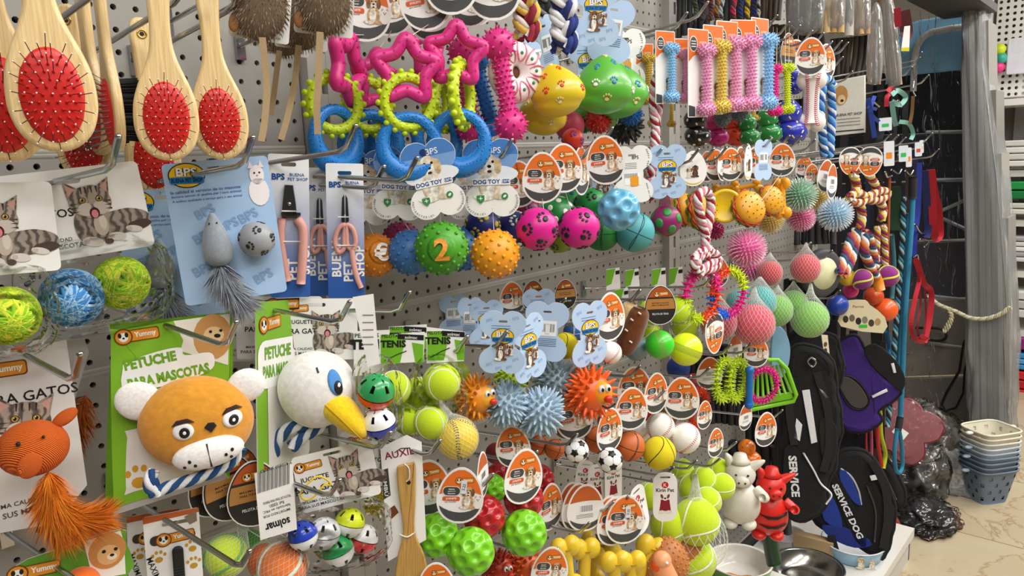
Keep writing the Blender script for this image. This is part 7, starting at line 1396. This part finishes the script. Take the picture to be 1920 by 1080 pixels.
for i, (px, py, w_, h, c, y, d) in enumerate(((1660, 233, 22, 24, '38c05a', -.325, 'green'), (1667, 288, 18, 46, 'f0902a', -.33, 'orange'), (1694, 288, 16, 30, '38c05a', -.335, 'lime'), (1704, 295, 10, 36, 'f0902a', -.345, 'amber'), (1722, 280, 12, 26, 'd8502a', -.345, 'red'), (1728, 275, 7, 24, 'e0b090', -.35, 'peach'))):
    R = PXF('price_tag', 'white price tag with a %s sticker among the lead clips' % d, 'tag', px, py, y, group='price tags on the leads', off=10); q = part('card', card_mesh(rrect(0, 0, w_, h, 2), G('e6e9ee') if i % 2 else G('dfe7ef'), .5), R.root); mb = MB(); mb.poly(rrect(0, -h*.08, w_*.55, h*.25, 1), -.6, G(c)); part('print', mb, q)
for i, (pts, y) in enumerate((([(1672, 318), (1684, 326), (1690, 318)], -.31), ([(1698, 320), (1706, 328), (1712, 320)], -.33), ([(1716, 420), (1726, 436), (1740, 438)], -.34), ([(1726, 448), (1740, 452), (1734, 462)], -.34), ([(1660, 322), (1664, 332), (1672, 330)], -.3), ([(1684, 290), (1692, 282), (1700, 276)], -.32))):
    lead('snap_hook', 'chrome snap clip among the leads, %s' % ('upper left', 'upper middle', 'at the navy lead', 'lowest', 'far left', 'slanting by the lime price tag')[i], 'clip', [(pts, 4, 'c', 'metal', 'clip')], y, 'chrome clips on the leads')
for px, py, L_, d in ((1728, 98, .33, 'upper of three beside the blue table'), (1725, 108, .33, 'middle of three beside the blue table'), (1710, 126, .32, 'lowest of three beside the blue table'), (1741, 141, .36, 'carrying the brown lead'), (1736, 263, .36, 'pointing at the black panel, lower'), (1748, 250, .37, 'pointing at the black panel, upper'), (1760, 280, .38, 'carrying the red lead loop'), (1670, 252, .31, 'first over the price tags'), (1684, 254, .32, 'second over the price tags'), (1698, 258, .33, 'third over the price tags'), (1575, 545, .28, 'in front of the cream wheel'), (1560, 470, .28, 'through the red net ball strings'), (1520, 455, .28, 'under the clear spiky balls')): hook(px, py, L_, d)
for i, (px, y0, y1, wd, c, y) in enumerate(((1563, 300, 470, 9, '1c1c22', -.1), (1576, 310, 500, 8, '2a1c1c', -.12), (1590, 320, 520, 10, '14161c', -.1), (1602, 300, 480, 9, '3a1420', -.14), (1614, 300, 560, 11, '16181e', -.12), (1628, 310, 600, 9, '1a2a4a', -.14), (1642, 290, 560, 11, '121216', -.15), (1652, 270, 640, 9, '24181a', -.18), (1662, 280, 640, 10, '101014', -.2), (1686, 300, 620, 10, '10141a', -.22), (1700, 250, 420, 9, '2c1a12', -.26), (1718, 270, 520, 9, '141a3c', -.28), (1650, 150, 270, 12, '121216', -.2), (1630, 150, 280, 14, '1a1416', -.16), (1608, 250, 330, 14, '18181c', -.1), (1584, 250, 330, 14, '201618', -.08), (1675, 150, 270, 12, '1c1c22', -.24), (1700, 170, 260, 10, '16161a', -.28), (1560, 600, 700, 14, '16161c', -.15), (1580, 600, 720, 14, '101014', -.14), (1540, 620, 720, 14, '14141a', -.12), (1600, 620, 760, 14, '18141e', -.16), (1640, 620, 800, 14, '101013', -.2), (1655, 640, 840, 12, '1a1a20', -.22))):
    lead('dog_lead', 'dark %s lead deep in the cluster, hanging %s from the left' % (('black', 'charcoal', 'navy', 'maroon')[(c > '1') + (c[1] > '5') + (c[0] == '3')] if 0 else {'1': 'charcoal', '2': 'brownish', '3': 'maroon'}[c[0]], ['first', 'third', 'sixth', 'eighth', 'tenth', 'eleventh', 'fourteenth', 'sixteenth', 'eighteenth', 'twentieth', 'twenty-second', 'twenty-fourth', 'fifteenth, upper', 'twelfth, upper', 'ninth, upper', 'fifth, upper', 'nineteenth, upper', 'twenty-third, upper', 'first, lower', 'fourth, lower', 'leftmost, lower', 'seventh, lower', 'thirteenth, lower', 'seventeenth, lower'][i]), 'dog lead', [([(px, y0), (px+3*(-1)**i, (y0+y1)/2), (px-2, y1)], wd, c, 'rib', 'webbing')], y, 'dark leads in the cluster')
# ---- on the plinth
def stand(x, y, z, R_): p = V(x, y, z); return Matrix.Translation(p) @ Matrix.Rotation(face_yaw(p), 4, 'Z') @ Matrix.Diagonal((R_, R_, R_, 1))
BO = thing('pet_bowl', 'white ceramic bowl with green outside and bone motif', 'bowl', stand(1.655, -.19, .331, .08)); parts(BO, bowl_parts('5a8a34', 'e4e0d8', 1, .62))
mb = MB(); rb = in_bone(.16, .13, .3, .1); o = radial(rb, 40); mb.add([(x*.9, z*.5, .075) for z, x in o], [list(range(len(o)))], mat('c98a4c', .5), False); part('bone_motif', mb, BO)
q = MB(); [q.lathe([(0, 0), (.1, .0), (.1, .01), (0, .01)], mat('e8e4da', .4), 16, M=Matrix.Translation((-.86+.9*i*0-.02, -.42+.0*i, .34)) @ Matrix.Rotation(PI/2, 4, 'X')) for i in (0,)]; part('badge', q, BO)
SBW = thing('steel_bowl', 'shiny stainless steel bowl at the bottom edge', 'bowl', stand(2.09, -.21, .1155, .104)); parts(SBW, bowl_parts('c4c2bc', 'b4b2ac', 1, .5, 'metal', .12))
TB = thing('puppy_tub', 'white and blue oval tub with puppies printed on it', 'bowl', stand(2.335, -.27, .1155, .094)); parts(TB, bowl_parts('9cc4e0', 'e8ecf0', 1, .5, rim='eef0f2')); mb = MB(); dog_print(mb, .25, .28, .42, -1.0, 'e6cfa6', 'f4e8d2', small=False, ear='d8b888'); dog_print(mb, .58, .22, .36, -.86, 'efe0c4', 'f8f0e0', small=False, ear='d8b888'); part('puppy_print', mb, TB)
GB = thing('grey_bowl', 'pale grey small bowl behind the steel bowl', 'bowl', stand(2.27, -.08, .1155, .062)); parts(GB, bowl_parts('c8c4cc', 'b0acb0', 1, .6))
R = PXF('cardboard_box', 'flattened tan cardboard packs behind the steel bowl', 'box', 1530, 1018, -.18, off=0); mb = MB(); slab(mb, R.o([(1490, 1000), (1560, 1010), (1560, 1045), (1490, 1030)]), 20, 1, mat('b0946c', .8)); part('box', mb, R.root)
R = PXF('ball_toy_box', 'red-brown rounded pouch with white bone mark at plinth end', 'pouch', 1676, 985, -.30, off=0); slab_ = MB(); slab(slab_, R.sm([(1664, 955), (1676, 960), (1690, 990), (1688, 1012), (1664, 1018)], 4), 18, 6, mat('8c3018', .5)); c = part('pouch', slab_, R.root); mb = MB(); mb.poly(ell(-1, 0, 3, 8, 10, 20), -9.5, WHITE); part('bone_mark', mb, c)
R = PXF('green_chew', 'dark green toy hanging below the red pig', 'dog toy', 1456, 1035, -.27); mb = MB(); mb.tube(catmull([R.p3(1448, 985), R.p3(1446, 1020), R.p3(1452, 1060)], 5), 14, mat('0f3a1c', .4), 10); part('body', mb, R.root)
# ================================================================== beyond the end of the gondola
def XM(X): return Matrix.Translation((X, 0, 0)) @ Matrix.Rotation(-PI/2, 4, 'Z')
def xo(pts, X): return [(-(lambda p: p.y)(PX(a, b, X)[0]), PX(a, b, X)[0].z) for a, b in pts]
XT = 3.85
root = thing('folding_table', 'wrapped folding table with pale blue top and white tube frame', 'table', XM(XT))
part('table_top', slab(MB(), xo([(1660, 160), (1668, 90), (1690, 50), (1725, 38), (1822, 22), (1836, 20), (1836, 128), (1822, 130), (1690, 144)], XT), .03, .01, mat('8fcdf5', .35)), root)
fr = [V(x, -.035, z) for x, z in xo([(1716, 172), (1718, 120), (1724, 88), (1742, 66), (1770, 58), (1815, 52), (1830, 60), (1833, 130)], XT)]; part('frame', MB().tube(catmull(fr, 5), .014, mat('e8e8e6', .3), 10), root)
for y0, y1, c, nm in ((132, 246, '0e0f14', 'black_panel'), (248, 334, '2a2c36', 'grey_panel'), (338, 446, '33353e', 'grey_panel'), (450, 556, '4a4a50', 'grey_panel'), (560, 700, '8a857f', 'grey_panel'), (704, 806, '7c7772', 'grey_panel')):
    part(nm, slab(MB(), xo([(1560, y0+8), (1836, y0), (1836, y1), (1560, y1+10)], XT), .02, .006, mat(c, .3)), root)
for a, b in (((1762, 397), (1829, 367)), ((1762, 405), (1829, 436)), ((1740, 337), (1829, 336)), ((1740, 248), (1829, 247)), ((1740, 552), (1829, 562)), ((1740, 640), (1829, 652))):
    pp = [V(x, -.03, z) for x, z in xo([a, b], XT)]; part('strut', MB().tube(pp, .008, mat('9a9a9c', .4), 8), root)
sh = []; nx, nz = 16, 40
w0 = xo([(1690, 20), (1826, 20), (1826, 800), (1690, 800)], XT-.06)
mb = MB(); vs_ = [(w0[0][0]+(w0[1][0]-w0[0][0])*i/nx, -.05+.012*noise.noise(V(i*.6, j*.35, 0)), w0[0][1]+(w0[2][1]-w0[0][1])*j/nz) for j in range(nz+1) for i in range(nx+1)]; mb.add(vs_, [[j*(nx+1)+i, j*(nx+1)+i+1, (j+1)*(nx+1)+i+1, (j+1)*(nx+1)+i] for j in range(nz) for i in range(nx)], CLEAR); part('plastic_wrap', mb, root)
lead2 = MB().tube([V(x, -.06, z) for x, z in xo([(1824, 612), (1812, 640), (1804, 690), (1780, 730), (1771, 752), (1780, 763), (1798, 758), (1812, 730), (1814, 690), (1824, 660)], XT)], .006, mat('17181c', .6), 6); solo('black_strap', lead2, 'black strap looping down beside the wrapped boards', 'strap', XM(XT)); lead3 = MB().tube(catmull([V(x, -.06, z) for x, z in xo([(1722, 610), (1768, 612), (1780, 626), (1766, 634), (1730, 630)], XT)], 5), .006, mat('17181c', .6), 6); solo('black_strap', lead3, 'short black strap loop behind the red harness', 'strap', XM(XT))
XB = 3.55
root = thing('wrapped_boards', 'bundle of tall grey boards wrapped in clear plastic', 'boards', XM(XB) @ Matrix.Rotation(math.radians(-4.1), 4, 'Y')); cols = ['8d8c88', 'a09e98', '74736f', '98958e', '86847e', '7a7872', '9a978f', '8a8780']; e = [1823, 1832, 1843, 1847, 1858, 1868, 1880, 1890, 1901]
for i in range(8):
    hz = min(2.3, PX(1850, (-300, -300, -300, 46, 58, 190, 310, 430)[i], XB)[0].z); x0 = xo([(e[i], 812)], XB)[0][0]; x1 = xo([(e[i+1]-1, 812)], XB)[0][0]; part('board', MB().box(((x0+x1)/2, .1+.006*(i % 3), hz/2+.012), (x1-x0, .2, hz), mat(cols[i], .5, 'paint')), root)
def wrapfn(v):
    zz = 1.2+math.copysign(abs(v.z)**.35, v.z)*1.2; x0 = xo([(1820, 812)], XB)[0][0]; x1 = xo([(1906-46*max(0, min(1, (zz-.9)/.8)), 812)], XB)[0][0]; n_ = .012*noise.noise(V(v.x*3, v.y*2, v.z*9)); s_ = lambda t: math.copysign(abs(t)**.35, t)
    return V((x0+x1)/2+s_(v.x)*(x1-x0)/2*1.04+n_, .1+s_(v.y)*.125+n_, 1.2+s_(v.z)*1.2)
part('plastic_wrap', MB().sphere(mat('ffffff', .2, 'wrap'), 5, wrapfn), root)
cp = catmull([V(x, -.045, z) for x, z in xo([(1745, 552), (1765, 568), (1785, 576), (1800, 582), (1822, 592), (1850, 594), (1878, 586), (1898, 572)], XB)], 5); q = rope_mb(MB(), resample(cp, .004), .009, ['d8d2b4', 'c0b890', 'e4dfc6'], twist=220, n=5)
kn = catmull([V(x, -.05, z) for x, z in xo([(1782, 574), (1788, 590), (1780, 606), (1774, 618), (1782, 612), (1790, 592), (1786, 578)], XB)], 5); rope_mb(q, resample(kn, .004), .008, ['d8d2b4', 'c0b890'], twist=220, n=5); solo('twine', q, 'cream twine tied round the wrapped boards', 'twine', XM(XB))
# grey shelf over the table
root = thing('overhead_shelf', 'grey metal shelf end above the blue table', 'shelf', Matrix.Translation((0, 0, 0))); c0 = PX(1700, 4, 3.1)[0]; c1 = PX(1815, -16, 3.1)[0]; mb = MB().box(((3.1+3.7)/2, (c0.y+c1.y)/2, c0.z+.02), (.6, abs(c1.y-c0.y), .03), mat('4c4a48', .6)); part('board', mb, root); part('front_lip', MB().box((3.1, (c0.y+c1.y)/2, c0.z+.10), (.03, abs(c1.y-c0.y), .14), mat('6a6764', .6)), root)
# far shelving at the right edge
XS = 5.3
def yz(px, py): p = PX(px, py, XS)[0]; return p.y, p.z
root = thing('far_shelving', 'cream shop shelving in the next aisle at right', 'shelving', Matrix.Translation((0, 0, 0))); CR = mat('e9e6dd', .45, 'paint'); yl = yz(1868, 300)[0]
top = yz(1890, 186)[1]
part('perforated_panel', cached('far_panel', lambda: panel_mesh(1.4, 40, 34, .0095, CR)), root, Matrix.Translation((XS, yl+.05, top+.01)) @ Matrix.Rotation(-PI/2, 4, 'Z'))
part('panel_backing', MB().box((XS+.06, yl-.65, 1.3), (.02, 1.5, 2.6), mat('8a867c', .7)), root)
for py in (192, 316, 402, 490, 592): z = yz(1890, py)[1]; part('shelf', MB().box((XS-.17, yl-.65, z-.015), (.45, 1.5, .035), CR), root)
part('post', MB().box((XS+.02, yl-.10, 1.2), (.03, .05, 2.4), PW2), root); part('post', MB().box((XS-.39+.25, yl+.06, 1.2), (.5, .02, 2.4), CR), root) if 0 else None
XS2 = XS-.33
def onshelf(name, label, cat, px, py0, py1, w_, col, n=1, kind='plain', rough=.4, group=None):
    p0 = PX(px, py1, XS2)[0]; p1 = PX(px, py0, XS2)[0]; h = p1.z-p0.z; k = (p0-CAMP).length/FPX
    root = thing(name, label, cat, Matrix.Translation(p0), group)
    for i in range(n):
        mb = MB(); z = h*i/n; slab(mb, rrect(0, 0, w_*k, h/n*.86, min(.012, h/n*.3), 3), .2, .006, mat(col if isinstance(col, str) else col[i % len(col)], rough, kind), M=Matrix.Translation((0, 0, z+h/n/2)) @ Matrix.Rotation(-PI/2, 4, 'Z')); part('item', mb, root)
onshelf('tray_stack', 'white slatted trays stacked on the upper far shelf', 'tray', 1912, 262, 312, 90, ['e4e2dc', 'd6d4ce'], 4, rough=.3); onshelf('green_bags', 'green plastic bags on the far shelf', 'bag', 1910, 338, 372, 70, ['1a7a3c', '24924a'], 2); onshelf('white_packs', 'white packs lying under the green bags', 'pack', 1912, 378, 400, 80, ['e2e0d6', 'd2cfc2'], 2); onshelf('foil_packs', 'silver foil packs on the far shelf', 'pack', 1912, 440, 487, 84, ['d8d8d8', 'a8a8aa', 'eaeaea'], 5, 'gloss', .2); onshelf('clear_packs', 'crumpled clear packs on the lower far shelf', 'pack', 1912, 540, 590, 76, ['d4d6d4', 'bcbebc'], 3, 'gloss', .2)
onshelf('plastic_tubs', 'magenta tub on top of the far lower stack', 'tub', 1918, 626, 650, 60, '8c1f78'); onshelf('plastic_tubs', 'blue tubs in the far lower stack', 'tub', 1918, 655, 686, 60, ['3a92d0', '4aa4e0'], 3); onshelf('plastic_tubs', 'red tubs at the foot of the far stack', 'tub', 1918, 688, 738, 60, ['d0202c', 'c01824'], 3)
p = PX(1908, 105, XS-.05)[0]; root = thing('toy_packet', 'white packet with a bright caterpillar toy on the perforated panel', 'packet', Matrix.Translation(p) @ Matrix.Rotation(-PI/2, 4, 'Z')); part('packet', slab(MB(), rrect(.03, 0, .16, .2, .01), .02, .004, mat('e2e0ea', .4)), root)
for i, c in enumerate(('c8d81c', '2fa08a', 'e02f7c')): part('segment', MB().sphere(mat(c, .4), 2, c=(-.09+.01*(i == 1), -.01, .045-.05*i), r=.035), root)
# ---- on the floor
def basket():
    mb = MB(); n, rows = 40, 9; vs_ = []; fs = []
    def rr(a, b, t): 
        c, s_ = math.cos(t), math.sin(t); k = (abs(c)**5+abs(s_)**5)**(-.2); return a*c*k, b*s_*k
    for j in range(rows+1):
        q = j/rows
        for i in range(n): x, y = rr(.068+.030*q, .058+.026*q, 2*PI*i/n); vs_.append((x, y, .14*q))
    for j in range(rows):
        for i in range(n):
            if j in (1, 3, 5, 7) and (i+j//2*2) % 4 == 0: continue
            fs.append([j*n+i, j*n+(i+1) % n, (j+1)*n+(i+1) % n, (j+1)*n+i])
    fs.append(list(range(n))); rim = [V(*rr(.101, .087, 2*PI*i/n), .142) for i in range(n)]
    return vs_, fs, rim
bv, bf, brim = basket(); bp = PZ(1848, 934, 0)[0]; BC = ['68788a', '647486', '68788a', '75869a', 'a3b0bd', 'bfc9d2', 'd6d4c8', 'ddd7c2', 'e2dcc6']
for i, c in enumerate(BC):
    m = mat(c, .4); root = thing('storage_basket', '%s slotted plastic basket, %s' % (('blue-grey' if i < 4 else 'pale blue' if i < 6 else 'cream'), ('bottom of the stack', 'second from the bottom', 'third from the bottom', 'fourth from the bottom', 'fifth from the bottom', 'sixth from the bottom', 'third from the top', 'second from the top', 'top of the stack')[i]), 'basket', Matrix.Translation((bp.x, bp.y, .001+.0195*i)) @ Matrix.Rotation(math.radians(-38+1.5*(i % 3)), 4, 'Z') @ Matrix.Diagonal((.86, .86, .96, 1)), 'stacked plastic baskets')
    part('body', cached(('bsk', c), lambda: MB().add(bv, bf, m).build('body')), root); part('rim', cached(('bskr', c), lambda: MB().tube(brim, .0045, m, 6, True).build('rim')), root)
    if i in (0, 3, 5, 8):
        for q in (-1, 1): part('handle', MB().sphere(mat('9fb0c0' if i < 6 else 'd6d8d4', .3), 2, c=(q*.118, 0, .135), r=(.02, .014, .007)), root)
def crumple(label, cx, cy, z, rx, ry, rz, col, seed, kind='gloss', rough=.15, name='plastic_bag', group='crumpled bags on the floor'):
    p = PZ(cx, cy, z)[0]
    def fn(v):
        n_ = noise.noise(v*2.2+V(seed, 0, 0))*.35+noise.noise(v*6+V(0, seed, 0))*.16+abs(noise.noise(v*3.5+V(0, 0, seed)))*.25; r = 1+n_; return V(v.x*rx*r, v.y*ry*r, max(-rz*.5, v.z*rz*r))
    root = thing(name, label, 'plastic bag', Matrix.Translation((p.x, p.y, z+rz*.52)), group); part('bag', MB().sphere(mat(col, rough, kind), 5, fn), root)
    if kind != 'wrap': part('clear_film', MB().sphere(CLEAR, 4, lambda v: fn(v)*1.08+V(0, 0, .01)), root)
crumple('dark grey shiny bag with crinkled highlights by the plinth end', 1722, 928, .0, .12, .09, .13, '56534f', 1); crumple('black bag lying under the dark grey one', 1735, 985, .0, .11, .09, .05, '2a292b', 2); crumple('grey clear bag behind, towards the table', 1738, 862, .0, .13, .13, .14, '63605c', 3); crumple('crumpled clear bag beside the baskets', 1776, 915, .0, .07, .09, .10, '8a8884', 4, 'wrap', .2); crumple('small clear bag with a red corner on the floor', 1770, 985, .0, .06, .05, .03, '7a3a38', 5)
p = PX(1700, 808, 2.98)[0]; root = thing('red_plate', 'red scalloped dish in a clear bag leaning on the bags', 'dish', Matrix.Translation(p) @ Matrix.Rotation(math.radians(-70), 4, 'Z') @ Matrix.Rotation(math.radians(-25), 4, 'X') @ Matrix.Rotation(math.radians(35), 4, 'Y') @ Matrix.Diagonal((.68, .68, .68, 1))); o = radial(in_bone(.10, .07, .09, .12), 48, .4)
part('dish', slab(MB(), [(x*.9, z*.9) for x, z in o], .02, .008, mat('7a0f18', .3)), root); mb = MB(); mb.poly(rrect(-.02, -.03, .07, .05, .002), -.014, WHITE); part('label', mb, root); part('clear_bag', MB().sphere(CLEAR, 4, lambda v: V(v.x*.2, v.y*.06, v.z*.2)*(1+.2*noise.noise(v*4))), root)
# ================================================================== dark filler stock, added to darken the pale gaps behind the front rows
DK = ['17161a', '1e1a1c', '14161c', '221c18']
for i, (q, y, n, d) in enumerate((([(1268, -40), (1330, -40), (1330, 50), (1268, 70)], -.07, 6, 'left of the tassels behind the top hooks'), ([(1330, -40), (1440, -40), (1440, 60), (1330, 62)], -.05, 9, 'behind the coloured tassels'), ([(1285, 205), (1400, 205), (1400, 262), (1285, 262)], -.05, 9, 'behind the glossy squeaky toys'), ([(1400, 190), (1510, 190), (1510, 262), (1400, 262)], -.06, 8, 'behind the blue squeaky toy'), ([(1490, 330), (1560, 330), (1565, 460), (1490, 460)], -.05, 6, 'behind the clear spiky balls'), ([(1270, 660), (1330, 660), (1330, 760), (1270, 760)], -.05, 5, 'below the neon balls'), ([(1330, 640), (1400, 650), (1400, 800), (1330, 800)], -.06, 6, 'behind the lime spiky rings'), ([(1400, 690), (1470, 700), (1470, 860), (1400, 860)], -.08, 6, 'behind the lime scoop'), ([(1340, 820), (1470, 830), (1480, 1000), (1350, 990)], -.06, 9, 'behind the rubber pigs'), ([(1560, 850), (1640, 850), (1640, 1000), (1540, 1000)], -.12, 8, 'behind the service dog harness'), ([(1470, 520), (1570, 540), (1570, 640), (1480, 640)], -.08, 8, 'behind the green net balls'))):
    chewpack('added bundle of dark filler straps '+d, q, y, DK, n, False, 'dark fillers at the back')
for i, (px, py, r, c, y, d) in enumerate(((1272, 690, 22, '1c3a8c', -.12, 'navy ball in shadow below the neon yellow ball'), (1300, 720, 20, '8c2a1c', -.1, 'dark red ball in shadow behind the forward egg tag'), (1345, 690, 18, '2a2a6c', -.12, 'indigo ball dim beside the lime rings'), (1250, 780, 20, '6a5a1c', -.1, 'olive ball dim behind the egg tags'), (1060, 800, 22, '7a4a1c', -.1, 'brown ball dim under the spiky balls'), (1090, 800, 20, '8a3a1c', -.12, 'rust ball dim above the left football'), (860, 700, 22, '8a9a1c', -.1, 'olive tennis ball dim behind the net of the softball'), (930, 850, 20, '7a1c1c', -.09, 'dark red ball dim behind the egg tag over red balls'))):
    hang('rubber_ball', d, 'ball', cached(('rb', c), lambda: B_plain(c, 'plain', .5)), px, py, y, r, 0, 0, None, 'dark filler balls at the back')
